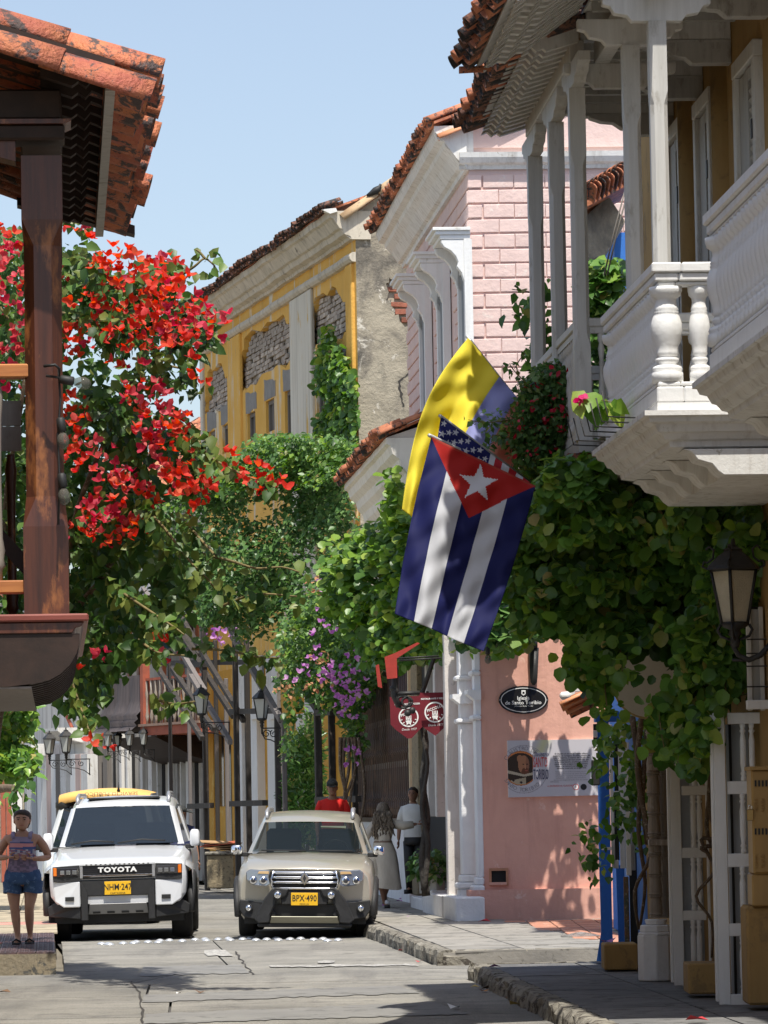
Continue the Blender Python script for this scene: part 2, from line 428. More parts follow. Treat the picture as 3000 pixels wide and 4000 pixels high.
# far right pavement (in front of the pink corner house)
def pave(name, pts, z, m, lab=None):
    b = MB(); b.prism(pts, -.08, z, lambda x, y, d: (x, y, d)); o = b.build(name, m); return tag(o, kind='structure')
c1 = G(1710, 3715, .16); k2 = G(1484, 3633, .16); k3 = G(913, 3434, .16)
pv_far = pave('pavement_far', [(14, c1.y-.3), (c1.x+.06, c1.y), (k2.x+.14, k2.y), (k3.x+.14, k3.y), (k3.x-1.5, 103), (-18, 122), (0, 130), (14, 100)], .14, M_pave)
def kerb_run(parent, a, b, z, w=.16, L=.95, seed=1, m=None, rough=.018):
    """kerb stones as separate pieces from a to b (outer top edge), body to the right of a->b"""
    r = random.Random(seed); a = Vector((a[0], a[1], 0)); b = Vector((b[0], b[1], 0)); d = (b-a); n = max(1, int(d.length/L)); U = d.normalized(); N = Vector((U.y, -U.x, 0))
    for i in range(n):
        s0 = d.length*i/n+.008; s1 = d.length*(i+1)/n-.008; mb = MB(); K = 5
        rows = []
        for k in range(K+1):
            p = a+U*(s0+(s1-s0)*k/K); j = lambda q=1: r.uniform(-rough, rough)*q
            rows.append([p+N*(j()*1)+Vector((0, 0, -.05)), p+N*(j()*1.2+.005)+Vector((0, 0, z*.6)), p+N*(.02+j()*.8)+Vector((0, 0, z-.012+j(.6))),
                         p+N*(.06+j(.5))+Vector((0, 0, z+.006+j(.3))), p+N*w+Vector((0, 0, z+.006+j(.3))), p+N*w+Vector((0, 0, -.05))])
        mb.strip(rows, None, caps=True, smooth=False)
        mb.build('kerb_stone', m or M_kerb, parent)
kerb_run(pv_far, (k2.x, k2.y), (c1.x, c1.y), .16, seed=4) if False else None
kerb_run(pv_far, (c1.x+14, c1.y-.1), (c1.x+.05, c1.y), .16, seed=2)
kerb_run(pv_far, (c1.x, c1.y), (k2.x, k2.y), .16, seed=4)
kerb_run(pv_far, (k2.x, k2.y), (k3.x, k3.y), .16, seed=5, L=1.2)
kerb_run(pv_far, (k3.x, k3.y), (k3.x-1.6, 103), .16, seed=6, L=1.5)
# terracotta pavers by the pink wall
A = [G(1925, 3602, .15), G(2600, 3560, .15), G(2600, 3690, .15), G(2290, 3697, .15)]
import mathutils
tx0, tx1 = 1.2, 4.6; ty0, ty1 = 45.2, 55.3; s_ = .30
pm = MB().box((-.142, -.142, 0), (.142, .142, .02)).mesh('paver', M_terr, bevel=.006)
for i in range(int((tx1-tx0)/s_)):
    for j in range(int((ty1-ty0)/s_)):
        x = tx0+(i+.5)*s_; y = ty0+(j+.5)*s_
        edge = 1.62+(54.9-y)*.085+ (0.0)
        if x < edge: continue
        if proj((x, y, .15))[0] > 2420: continue
        link('paver', pm, pv_far, Matrix.Translation((x, y, .140+rs.uniform(-.003, .003))) @ Matrix.Rotation(rs.uniform(-.015, .015), 4, 'Z'))
# cement slabs of far pavement
for i in range(24):
    y0 = 44.3+i*1.55; y1 = y0+1.52
    for a, b_ in ((.19, .95), (.97, 1.9)):
        xl = c1.x-.0745*(y0-c1.y); xl2 = c1.x-.0745*(y1-c1.y)
        if i < 8:
            lim = 1.62+(54.9-y0)*.085; b_ = min(b_, lim-xl-.03) if a < .9 else min(b_+1.2, lim-xl-.03)
            if b_ < a+.2: continue
        q = [(xl+a, y0), (xl+b_, y0), (xl2+b_, y1), (xl2+a, y1)]
        MB().hexa([(x, y, .138) for x, y in q]+[(x, y, .158+rs.uniform(-.003, .002)) for x, y in q]).build('slab', M_pave, pv_far)

# near right pavement
n0 = G(1833, 3766, .15); n1 = G(2222, 3955, .15); nd = (n1-n0); nd.z = 0; nd.normalize()
e0 = n0; e1 = n0+nd*24
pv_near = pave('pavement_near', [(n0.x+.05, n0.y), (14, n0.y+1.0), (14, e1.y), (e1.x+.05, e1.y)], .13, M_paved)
kerb_run(pv_near, (e1.x, e1.y), (e0.x, e0.y), .15, seed=7, L=.8, rough=.028)
kerb_run(pv_near, (e0.x, e0.y), (14, n0.y+1.0), .15, seed=8, L=.9)
for i in range(15):
    s0 = .05+i*1.5; s1 = s0+1.48
    for a, b_ in ((.18, 1.02), (1.04, 2.2)):
        q = []
        N_ = Vector((-nd.y, nd.x, 0))
        N_ = N_ if N_.x > 0 else -N_
        for s, w in ((s0, a), (s0, b_), (s1, b_), (s1, a)):
            p = n0+nd*s+N_*w; q.append((p.x, p.y))
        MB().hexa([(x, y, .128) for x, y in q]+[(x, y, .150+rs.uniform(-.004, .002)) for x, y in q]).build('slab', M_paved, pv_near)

# left pavement
l0 = G(237, 3719, .24); l1 = G(221, 3597, .24); l2 = G(167, 3425, .24)
pv_left = pave('pavement_left', [(l0.x-.05, l0.y), (l1.x-.05, l1.y), (l2.x, l2.y), (-13, 108), (-20, 100), (-14, l0.y)], .225, mat('pavement_left_side', (.30, .25, .17), (.19, .17, .13), (.08, .08, .075), scale=2.2, rough=.95, bump=.7, bscale=18, bdist=.02, streak=.6))
tm = MB().box((-.094, -.094, 0), (.094, .094, .018))
for a in (-.055, 0, .055):
    for b_ in (-.055, 0, .055): tm.box((a-.017, b_-.017, .018), (a+.017, b_+.017, .022))
tm = tm.mesh('tile', M_maroon)
tr_ = mat('pink_border_tile', (.62, .30, .22), (.5, .24, .2), scale=6, rough=.5, rnd=.1)
tm2 = tm.copy(); tm2.materials.clear(); tm2.materials.append(tr_)
for j in range(34):
    y = l0.y+.10+j*.2
    for i in range(7):
        x = l0.x-.16-.083*(y-l0.y)-i*.2
        if proj((x, y, .24))[0] < -25: continue
        link('tile', tm2 if (j in (17,) or (i > 2 and j in (0, 1))) else tm, pv_left, Matrix.Translation((x, y, .226+rs.uniform(-.002, .002))) @ Matrix.Rotation(rs.uniform(-.01, .01), 4, 'Z'))
for j in range(20):
    y0 = l0.y+7.0+j*1.25; y1 = y0+1.22
    for a, b_ in ((.02, .55), (.57, 1.25), (1.27, 2.2)):
        q = [(l0.x-.083*(y0-l0.y)-a, y0), (l0.x-.083*(y0-l0.y)-b_, y0), (l0.x-.083*(y1-l0.y)-b_, y1), (l0.x-.083*(y1-l0.y)-a, y1)]
        MB().hexa([(x, y, .224) for x, y in q]+[(x, y, .243+rs.uniform(-.004, .003)) for x, y in q]).build('slab', tr_ if j == 3 else M_cream, pv_left)

# domed road studs across the street
stud_m = mat_plain('stud_metal', (.72, .74, .76), rough=.28, metal=.6)
studbase = MB().lathe([(.062, 0), (.062, .006), (.052, .016), (.036, .027), (.015, .033), (.001, .034)], 14).mesh('road_stud', stud_m)
studs = [(397, 3689), (423, 3690), (430, 3692), (481, 3687), (522, 3686), (532, 3682), (578, 3682), (618, 3683), (625, 3677), (662, 3676), (712, 3678), (762, 3673), (800, 3671), (806, 3676),
         (852, 3672), (892, 3669), (900, 3674), (948, 3671), (978, 3668), (1000, 3674), (1042, 3672), (1080, 3668), (1088, 3674), (1133, 3671), (1174, 3669), (1225, 3673), (1262, 3670), (1280, 3677), (1321, 3674)]
for i, (a, b_) in enumerate(studs):
    p = G(a, b_, 0.003)
    o = link('road_stud', studbase, None, Matrix.Translation((p.x, p.y, .003)))
    tag(o, 'domed silver road stud in the row across the street before the two parked cars', 'road stud', 'road studs across the street')
# ================================================================== HOUSE WITH THE BALCONIES (near right)
M_ochre = mat('ochre_plaster', (.40, .26, .10), (.33, .205, .075), (.26, .17, .075), scale=1.3, rough=.9, bump=.35, bscale=30, streak=.35, dirt=(.14, .09, .04))
M_wwhite = mat_wood('painted_wood_white', (.62, .61, .58), (.50, .49, .46), rough=.55, grain=(25, 25, 1.6), bump=.35, wear=(.40, .38, .34), rnd=.05)
M_wgrey = mat_wood('painted_wood_grey', (.46, .45, .42), (.36, .35, .33), rough=.6, grain=(25, 25, 1.6), bump=.4, wear=(.26, .24, .21), rnd=.06)
M_stucco = mat('white_stucco', (.80, .80, .78), (.74, .74, .73), (.55, .53, .48), scale=2.2, rough=.7, bump=.35, bscale=25, dirt_lo=.66, streak=.22, dirt=(.3, .27, .2))
M_stucco2 = mat('white_stucco_grubby', (.78, .77, .74), (.66, .65, .62), (.45, .42, .36), scale=2.5, rough=.8, bump=.4, bscale=25, dirt_lo=.6, streak=.5, dirt=(.25, .2, .15))
M_tile = mat('clay_tile', (.62, .24, .12), (.36, .12, .07), (.07, .06, .055), scale=5, rough=.75, bump=.5, bscale=45, rnd=.28, dirt_lo=.53)
M_tiled = mat('clay_tile_sooty', (.30, .13, .08), (.12, .07, .055), (.035, .033, .033), scale=5, rough=.8, bump=.6, bscale=40, rnd=.3, dirt_lo=.46)
M_tileo = mat('clay_tile_fresh', (.72, .33, .17), (.58, .24, .12), (.45, .30, .22), scale=4, rough=.7, bump=.4, rnd=.2, dirt_lo=.6)
M_dark = mat_plain('dark_interior', (.015, .014, .013), rough=.9)
M_glassd = mat_plain('window_glass', (.03, .035, .04), rough=.08, spec=.8)
M_iron = mat('black_iron', (.02, .02, .022), (.035, .033, .03), (.09, .05, .03), scale=12, rough=.5, bump=.4, dirt_lo=.66)
M_blue = mat('blue_paint', (.045, .19, .60), (.04, .165, .53), (.06, .22, .62), scale=2, rough=.6, bump=.3, streak=.25, dirt=(.03, .08, .25))
M_turned = mat_wood('weathered_wood', (.34, .29, .24), (.22, .185, .15), rough=.8, grain=(30, 30, 2), bump=.6, wear=(.5, .46, .40))
M_brickr = mat('red_brick_edge', (.42, .14, .08), (.25, .09, .06), (.1, .07, .06), scale=6, rough=.85, bump=.6, rnd=.2)

def barrel(name, m, L=.46, r0=.105, r1=.085, th=.014, n=8, ridge=False):
    """roof tile, curved, x across, y down the slope, z up"""
    mb = MB(); out = []
    for y, r in ((0, r1), (L*.5, (r0+r1)/2+.002), (L, r0)):
        o_ = [(math.cos(math.pi*k/n)*r, y, math.sin(math.pi*k/n)*r*.85) for k in range(n+1)]
        i_ = [(math.cos(math.pi*k/n)*(r-th), y, math.sin(math.pi*k/n)*(r-th)*.85) for k in range(n, -1, -1)]
        out.append(o_+i_)
    mb.strip(out, None, closed=True, caps=True)
    return mb.mesh(name, m)
def slopeM(fr, u, v, z, sl, flip=False, jit=0, rr=random):
    X = fr.U.copy(); Y = fr.N*math.cos(sl)+Vector((0, 0, -math.sin(sl))); Z = fr.N*math.sin(sl)+Vector((0, 0, math.cos(sl)))
    if flip: X = -X; Z = -Z
    m = Matrix.Identity(4); p = fr(u, v, z)
    for i in range(3): m[i][0] = X[i]; m[i][1] = Y[i]; m[i][2] = Z[i]; m[i][3] = p[i]
    if jit: m = m @ Matrix.Translation((rr.uniform(-jit, jit)*.15, rr.uniform(-jit, jit)*.5, rr.uniform(0, jit)*.2)) @ Matrix.Rotation(rr.uniform(-jit, jit), 4, 'Y') @ Matrix.Rotation(rr.uniform(-jit, jit)*.5, 4, 'Z')
    return m
def tile_roof(par, fr, u0, u1, v_e, z_e, sl, rows, mesh, pan=None, pitch=.23, step=.36, L=.46, jit=.05, seed=1, name='roof_tile', sag=0):
    r = random.Random(seed); n = int(round((u1-u0)/pitch)); pan = pan or mesh
    for i in range(n):
        u = u0+(i+.5)*(u1-u0)/n
        zz = z_e+(math.sin(i*.7+seed)*.5+math.sin(i*.23))*sag
        for k in range(rows):
            d = L+k*step
            v = v_e-d*math.cos(sl); z = zz+d*math.sin(sl)
            me = mesh[r.randrange(len(mesh))] if isinstance(mesh, list) else mesh
            pe = pan[r.randrange(len(pan))] if isinstance(pan, list) else pan
            link(name, me, par, slopeM(fr, u, v, z+.03+k*.002, sl, jit=jit, rr=r))
            if k < 2: link(name, pe, par, slopeM(fr, u+(u1-u0)/n/2, v-.03, z+.055, sl, flip=True, jit=jit*.6, rr=r))

R = Fr(G(2329, 3755, .15), (G(2817, 3917, .15)-G(2329, 3755, .15)).to_2d())
hR = thing('balcony_house', 'ochre colonial house with grey wooden gallery and white balustraded balconies on the near right corner', 'house', R(5, -.3, 0))
def uR(px, v=-.3, py=2500): return R.hit(px, py, v)[0]
WV = -.30
ub = uR(2505)               # blue / ochre boundary
# walls
MB().box((0, -4, 0), (ub, WV, 4.35), R).build('wall', M_blue, hR)
MB().box((ub, -4, 0), (22, WV-.002, 4.35), R).build('wall', M_ochre, hR)
MB().box((uR(2486, WV, 900), -4.01, 4.35), (22, WV-.004, 9.2), R).build('wall', M_ochre, hR)
# upper doors
def door_up(pxl, pxr, ytop, louvre=False):
    u1_, z1 = R.hit(pxr, ytop, WV); u0_ = R.hit(pxl, ytop, WV)[0]
    z0 = 4.6; w = .13
    if u0_ > u1_: u0_, u1_ = u1_, u0_
    mb = MB()
    for a, b_ in ((u0_, u0_+w), (u1_-w, u1_)): mb.box((a, WV-.02, z0), (b_, WV+.07, z1-w), R)
    mb.box((u0_, WV-.02, z1-w), (u1_, WV+.075, z1), R)
    fr_ = mb.build('door_frame', M_wwhite, hR, bevel=.008)
    dm = MB().box((u0_+w, WV-.06, z0), (u1_-w, WV+.004, z1-w-.002), R).build('door_opening', M_dark, hR)
    # leaf stands open against the reveal, with louvres
    lf = MB(); um = (u0_+u1_)/2
    lf.box((um+.02, WV+.006, z0+.02), (um+.09, WV+.045, z1-w-.02), R); lf.box((u1_-w-.07, WV+.006, z0+.02), (u1_-w-.003, WV+.045, z1-w-.02), R)
    lf.box((um+.09, WV+.008, z1-w-.12), (u1_-w-.07, WV+.043, z1-w-.022), R)
    d = lf.build('door', M_wgrey, hR)
    sm = MB(); k = z0+.3
    sl_me = None
    while k < z1-w-.2:
        s1 = MB().hexa([R(um+.09, WV+.006, k), R(u1_-w-.07, WV+.006, k), R(u1_-w-.07, WV+.012, k+.01), R(um+.09, WV+.012, k+.01),
                        R(um+.09, WV+.034, k+.05), R(u1_-w-.07, WV+.034, k+.05), R(u1_-w-.07, WV+.04, k+.06), R(um+.09, WV+.04, k+.06)])
        s1.build('slat', M_wgrey, d); k += .075
    MB().box((u0_+w+.003, WV+.006, z0+.02), (um-.01, WV+.035, z1-w-.02), R).build('door', M_wgrey, hR)
    MB().box((u1_-w-.02, WV+.045, z1-.75), (u1_-w+.03, WV+.08, z1-.60), R).build('hinge', M_iron, hR)
door_up(2621, 2679, 452); door_up(2733, 2797, 335); door_up(2889, 2975, 150)
door_up(3105, 3215, -60)
# rounded pilasters on the upper wall between doors
for px in (2700, 2835):
    u = uR(px, WV, 700)
    MB().lathe([(.17, 4.5), (.17, 8.1)], 14).mesh('p', M_ochre)
    link('pilaster', MB().lathe([(.17, 4.5), (.17, 8.05)], 16).mesh('pilaster', M_ochre), hR, Matrix.Translation(R(u, WV-.06, 0)))
MB().box((uR(2770, WV, 640)-.03, WV-.001, R.hit(2712, 890, WV)[1]), (uR(2770, WV, 640)+.03, WV+.004, R.hit(2712, 795, WV)[1]), R).build('stain', M_crack, hR)

# --- wooden gallery, far bay
VO = .95
def Y_of(u, v=0): return R(u, v, 0).y
up0, zf = R.hit(2280, 1722, VO)      # near corner post foot
up2, _ = R.hit(2110, 1700, VO); up1, _ = R.hit(2195, 1700, VO)
zt = R.hit(2258, 235, VO)[1]
uend = up2-.15
def post(u, v, z0, z1, name='post', m=M_wwhite, w=.13, par=None, cap=True):
    mb = MB(); T = R.M(u, v, 0); s = w/2
    mb.box((-s, -s, z0), (s, s, z0+.75), M=T)
    c = s*.72
    def oct_(z, a, b): return [(a, -b, z), (a, b, z), (b, a, z), (-b, a, z), (-a, b, z), (-a, -b, z), (-b, -a, z), (b, -a, z)]
    mb.strip([oct_(z0+.75, s, s*.98), oct_(z0+.86, s, s*.55), oct_(z1-.62, s*.98, s*.55), oct_(z1-.52, s, s*.98)], None, closed=True, caps=True, smooth=False, M=T)
    mb.box((-s, -s, z1-.52), (s, s, z1), M=T)
    return mb.build(name, m, par or hR)
def bracket(u, v, z, dirv, L=.62, h=.2, par=None, m=M_wwhite, th=.1, alongu=True):
    """zapata: carved corbel under the beam"""
    prof = [(-L, h), (-L, h*.62), (-L*.86, h*.55), (-L*.78, h*.30), (-L*.55, h*.22), (-L*.46, 0), (L*.46, 0), (L*.55, h*.22), (L*.78, h*.30), (L*.86, h*.55), (L, h*.62), (L, h)]
    mb = MB()
    if alongu: mb.prism(prof, -th/2, th/2, lambda a, b, d: R(u+a, v+d, z+b))
    else: mb.prism(prof, -th/2, th/2, lambda a, b, d: R(u+d, v+a, z+b))
    return mb.build('bracket', m, par or hR, bevel=.004)
for u in (up0, up1, up2):
    post(u, VO, zf, zt-.2); bracket(u, VO, zt-.2, 1)
ua, za = R.hit(2460, 160, .74); ub_, zb = R.hit(2562, 40, .66)
for u, v, z in ((ua, .74, za), (ub_, .66, zb)):
    post(u, v, zf, zt-.2); bracket(u, v, zt-.2, 1, L=.4, alongu=False)
bracket(up0, VO-.35, zt-.2, 1, L=.45, alongu=False)
UE = 11.6
# head beams
MB().box((uend, VO-.06, zt), (up0+.1, VO+.06, zt+.18), R).build('beam', M_wwhite, hR, bevel=.006)
MB().box((up0+.0, .68, zt+.0), (UE, .80, zt+.18), R).build('beam', M_wwhite, hR, bevel=.006)
cross = []
u = uend
for u in [uend+.1, up1, up0, ua+.1, ub_+.1, ub_+1.5]:
    MB().box((u-.07, WV, zt+.182), (u+.07, VO-.03 if u <= up0+.01 else .9, zt+.34), R).build('beam', M_wwhite, hR, bevel=.006)
    # carved wall corbel
    L = .75; h = .19
    prof = [(0, h), (0, 0), (L*.42, 0), (L*.5, .05), (L*.62, .06), (L*.72, .11), (L*.86, .12), (L, h*.82), (L, h)]
    MB().prism(prof, -.07, .07, lambda a, b, d: R(u+d, WV+a, zt-.01+b)).build('corbel', M_wgrey, hR, bevel=.004)
    MB().box((u-.075, WV, zt+.16), (u+.075, WV+.8, zt+.181), R).build('dentil_strip', M_wgrey, hR)
# ceiling boards
n = 20; u0_, u1_ = uend, UE
for i in range(n):
    a = u0_+(u1_-u0_)*i/n
    MB().box((a+.006, WV, zt+.345+(i % 2)*.006), (a+(u1_-u0_)/n-.006, .92, zt+.37), R).build('ceiling_board', M_wwhite, hR)
for i in range(int((u1_-u0_)/.42)):
    a = u0_+.2+i*.42
    MB().box((a-.035, WV+.01, zt+.27), (a+.035, .9, zt+.345), R).build('joist', M_wgrey, hR)

# --- eaves: rafters with carved tails, boards, tiles
def eave(u0, u1, v_in, v_out, z_in, z_out, seed, rows=3, tmesh=None, raf=.235):
    sl = math.atan2(z_in-z_out, v_out-v_in)
    n = max(1, int((u1-u0)/raf))
    for i in range(n+1):
        u = u0+.05+(u1-u0-.1)*i/n
        L = v_out-v_in
        def zz(t): return z_in+(z_out-z_in)*t
        pr = [(v_in, zz(0)+.0), (v_in, zz(0)-.14), (v_in+L*.55, zz(.55)-.14), (v_in+L*.62, zz(.62)-.105), (v_in+L*.72, zz(.72)-.12), (v_in+L*.80, zz(.8)-.07), (v_in+L*.92, zz(.92)-.075), (v_out-.06, zz(1)-.02), (v_out-.06, zz(1))]
        MB().prism(pr, u-.045, u+.045, lambda a, b, d: R(d, a, b)).build('rafter', M_wwhite, hR)
    mb = MB(); m_ = 7
    for k in range(m_):
        t0, t1 = k/m_+.004, (k+1)/m_-.004
        a, b_ = v_in+(v_out-v_in)*t0, v_in+(v_out-v_in)*t1
        za_, zb_ = z_in+(z_out-z_in)*t0, z_in+(z_out-z_in)*t1
        MB().hexa([R(u0, a, za_+.002), R(u1, a, za_+.002), R(u1, b_, zb_+.002), R(u0, b_, zb_+.002), R(u0, a, za_+.024), R(u1, a, za_+.024), R(u1, b_, zb_+.024), R(u0, b_, zb_+.024)]).build('eave_board', M_wwhite, hR)
    tile_roof(hR, R, u0-.05, u1, v_out+.16, z_out-.02, sl, rows, tmesh, seed=seed, jit=.07, sag=.015)
    MB().hexa([R(u0, v_in-1.5, z_in+.027+1.5*math.tan(sl)), R(u1, v_in-1.5, z_in+.027+1.5*math.tan(sl)), R(u1, v_out+.02, z_out+.03), R(u0, v_out+.02, z_out+.03),
               R(u0, v_in-1.5, z_in+.09+1.5*math.tan(sl)), R(u1, v_in-1.5, z_in+.09+1.5*math.tan(sl)), R(u1, v_out+.02, z_out+.06), R(u0, v_out+.02, z_out+.06)]).build('roof', M_tiled, hR)
T_dark = [barrel('roof_tile', M_tiled), barrel('roof_tile', M_tiled, r0=.11), barrel('roof_tile', M_tiled), barrel('roof_tile', M_tile)]
ue0 = R.hit(1800, 330, 1.9)[0]; ze0 = R.hit(1800, 330, 1.9)[1]
eave(ue0, UE, .95, 1.78, zt+.50, ze0+.12, 3, rows=3, tmesh=T_dark)
ue1, ze1 = R.hit(1868, 480, 1.46)
eave(uend-.35, ue0-.02, .95, 1.42, zt+.28, ze1+.06, 5, rows=3, tmesh=T_dark)
# projecting drain tile at the far corner
link('roof_tile', T_dark[3], hR, slopeM(R, ue0+.05, 1.66, ze0+.10, .05) @ Matrix.Scale(.55, 4))
# main roof above the gallery
MB().hexa([R(uend, .9, zt+.55), R(UE, .9, zt+.75), R(UE, -4, 10.4), R(uend, -4, 10.2), R(uend, .9, zt+.6), R(UE, .9, zt+.8), R(UE, -4, 10.5), R(uend, -4, 10.3)]).build('roof', M_tiled, hR)

# --- gallery railing (far bay) : rail, spindles, bottom rail, floor, brick edge
def spindle_mesh(name, m, H, r=.028, n=10, sq=True):
    k = [(r, 0), (r, H*.12), (r*.55, H*.14), (r*.95, H*.17), (r*.55, H*.2), (r*.8, H*.24), (r*1.05, H*.36), (r*.85, H*.50), (r*.5, H*.62), (r*.85, H*.66), (r*.55, H*.69), (r*.75, H*.73), (r*1.0, H*.80), (r*.6, H*.86), (r, H*.88), (r, H)]
    return MB().lathe(k, n).mesh(name, m)
RH = .98
sp = spindle_mesh('spindle', M_wwhite, RH-.16)
def rail_run(p0, p1, z, sm, gap=.14, name='spindle', H=RH, par=None):
    par = par or hR
    d = (p1-p0); L = d.length; n = max(1, int(L/gap)); q = Fr(p0, d.to_2d())
    MB().box((0, -.045, z+H-.07), (L, .045, z+H), q).build('handrail', M_wwhite, par, bevel=.008)
    MB().box((0, -.03, z+H-.12), (L, .03, z+H-.072), q).build('rail', M_wwhite, par)
    MB().box((0, -.035, z+.02), (L, .035, z+.08), q).build('rail', M_wwhite, par)
    for i in range(1, n): link(name, sm, par, q.M(L*i/n, 0, z+.08))
rail_run(R(uend, VO, 0), R(up0, VO, 0), zf, sp)
rail_run(R(up0, VO, 0), R(up0, WV, 0), zf, sp)
rail_run(R(uend, VO, 0), R(uend, WV, 0), zf, sp)
MB().box((uend-.05, WV, zf-.10), (up0+.1, VO+.05, zf-.001), R).build('floor_slab', M_wgrey, hR)
nb = int((up0-uend+.4)/.28)
for i in range(nb):
    a = uend-.25+i*.28
    MB().box((a+.006, VO-.05, zf-.17), (a+.27, VO+.12+rs.uniform(-.01, .01), zf-.102), R).build('edge_brick', M_brickr, hR)
for i in range(5):
    a = VO-.05-i*.26
    MB().box((up0+.10, a-.25, zf-.17), (up0+.22, a, zf-.104), R).build('edge_brick', M_brickr, hR)
# rough stone cove under the gallery floor
M_rubble = mat('rubble_masonry', (.50, .46, .38), (.34, .30, .24), (.62, .58, .5), scale=7, rough=.95, bump=1, bscale=12, bdist=.05)
pr = [(WV, zf-.42), (WV+.5, zf-.40), (VO-.40, zf-.34), (VO-.22, zf-.28), (VO-.08, zf-.21), (VO-.02, zf-.175), (WV, zf-.175)]
MB().prism(pr, uend-.2, up0+.2, lambda a, b, d: R(d, a, b)).build('balcony_cove', M_rubble, hR)
MB().box((up0+.11, .15, zf+.0), (up0+.3, VO-.1, zf+.10), R).build('plinth_block', M_stucco, hR)

# --- white stucco balconies with bottle balusters
def bottle(name, m, H, r):
    k = [(r*1.05, 0), (r*1.05, H*.10), (r*.95, H*.115), (r*1.02, H*.14), (r*.95, H*.165), (r*.62, H*.19), (r*.80, H*.225), (r*.78, H*.25), (r*.62, H*.27), (r*.78, H*.295), (r*.72, H*.32), (r*.78, H*.38), (r*.96, H*.46), (r*1.06, H*.54), (r*1.04, H*.62), (r*.90, H*.69),
         (r*.80, H*.72), (r*.86, H*.735), (r*.78, H*.75), (r*.84, H*.765), (r*.76, H*.79), (r*.68, H*.84), (r*.72, H*.88), (r*1.0, H*.91), (r*1.05, H*.94), (r*1.1, H*.96), (r*1.1, H)]
    return MB().lathe(k, 18).mesh(name, m)
def moulding(par, u0, u1, v1, z0, name='cornice', ends=True, m=None, v_in=WV):
    """stepped cornice swept round three sides; z0 is its top"""
    prof = [(.10, 0), (.10, -.035), (.075, -.04), (.06, -.075), (.02, -.09), (-.005, -.14), (-.03, -.15), (-.06, -.19), (-.09, -.20), (-.10, -.24), (-.2, -.26)]
    rows = []
    for a, z in prof:
        rows.append([R(u0-a, v_in, z0+z), R(u0-a, v1+a, z0+z), R(u1+a, v1+a, z0+z), R(u1+a, v_in, z0+z)])
    mb = MB(); mb.strip(rows, None, smooth=False)
    mb.add([rows[0][i] for i in range(4)], [(0, 1, 2, 3)]); mb.add([rows[-1][i] for i in range(4)], [(3, 2, 1, 0)])
    return mb.build(name, m or M_stucco2, par)
def white_balcony(pxn, pyt, Ynear, L, seed):
    c = P(pxn, pyt, Ynear); u1 = (c-R.o).dot(R.U); v1 = (c-R.o).dot(R.N); zt_ = c.z; u0 = u1-L
    H = .98
    zb_ = zt_-H
    # top rail (moulded) on three sides, as boxes butted
    def rail3(z0, z1, w, name, o=0.0):
        mb = MB()
        mb.box((u0-o, v1-w, z0), (u1+o, v1+o, z1), R)
        mb.box((u1-w, WV, z0), (u1+o, v1-w-.001, z1), R); mb.box((u0-o, WV, z0), (u0+w, v1-w-.001, z1), R)
        return mb.build(name, M_stucco, hR, bevel=.01)
    rail3(zt_-.07, zt_, .17, 'top_rail', .04); rail3(zt_-.13, zt_-.072, .15, 'top_rail', .02); rail3(zt_-.16, zt_-.132, .13, 'top_rail', .0)
    rail3(zb_+.0, zb_+.11, .17, 'plinth_course', .02); rail3(zb_+.112, zb_+.145, .15, 'plinth_course', .01)
    bz = zb_+.147; BH = zt_-.162-bz
    big = bottle('baluster', M_stucco, BH, .105); sm_ = bottle('baluster', M_stucco, BH, .07)
    link('baluster', big, hR, Matrix.Translation(R(u1-.09, v1-.07, bz))); link('baluster', big, hR, Matrix.Translation(R(u0+.09, v1-.07, bz)))
    nn = int((L-.36)/.155)
    for i in range(nn+1): link('baluster', sm_, hR, Matrix.Translation(R(u0+.23+(L-.46)*i/nn, v1-.07, bz)))
    dv = v1-WV; nn = int((dv-.25)/.20)
    for i in range(nn):
        for uu in (u1-.08, u0+.08): link('baluster', sm_, hR, Matrix.Translation(R(uu, v1-.30-i*.20, bz)))
    MB().box((u0-.02, WV, zb_-.06), (u1+.02, v1+.02, zb_-.001), R).build('floor_slab', M_stucco, hR)
    moulding(hR, u0, u1, v1+.02, zb_-.062)
    # splayed corbels under the slab
    for uu in (u0+.25, u0+(u1-u0)*.36, u0+(u1-u0)*.64, u1-.18):
        prf = [(WV, zb_-.325), (v1-.16, zb_-.325), (v1-.22, zb_-.345), (v1-.26, zb_-.40), (v1-.36, zb_-.43), (v1-.40, zb_-.48), (v1-.44, zb_-.51), (WV, zb_-.515)]
        MB().prism(prf, uu-.16, uu+.16, lambda a, b, d: R(d, a, b)).build('corbel', M_stucco2, hR, bevel=.006)
    MB().box((u0+.12, WV, zb_-.51), (u1-.12, v1-.46, zb_-.326), R).build('corbel_wall', M_stucco2, hR)
    return u0, u1, v1, zb_
u0a, u1a, v1a, zba = white_balcony(2565, 1027, 28.4, 3.1, 1)
u0b, u1b, v1b, zbb = white_balcony(3140, 455, 21.6, 3.6, 2)
# bird spikes: bent wires on the ledge
for i in range(7):
    u = u0a+.25+i*.38; b = MB()
    b.tube([R(u, v1a+.10, zba-.05), R(u+.01, v1a+.30, zba-.04), R(u+.02, v1a+.34, zba+.13)], .006, 5)
    o = b.build('bird_wire', M_iron, None); tag(o, 'bent iron wire prong standing off the ledge of the white balcony', 'bird spike', 'wire prongs along the white balcony ledge')
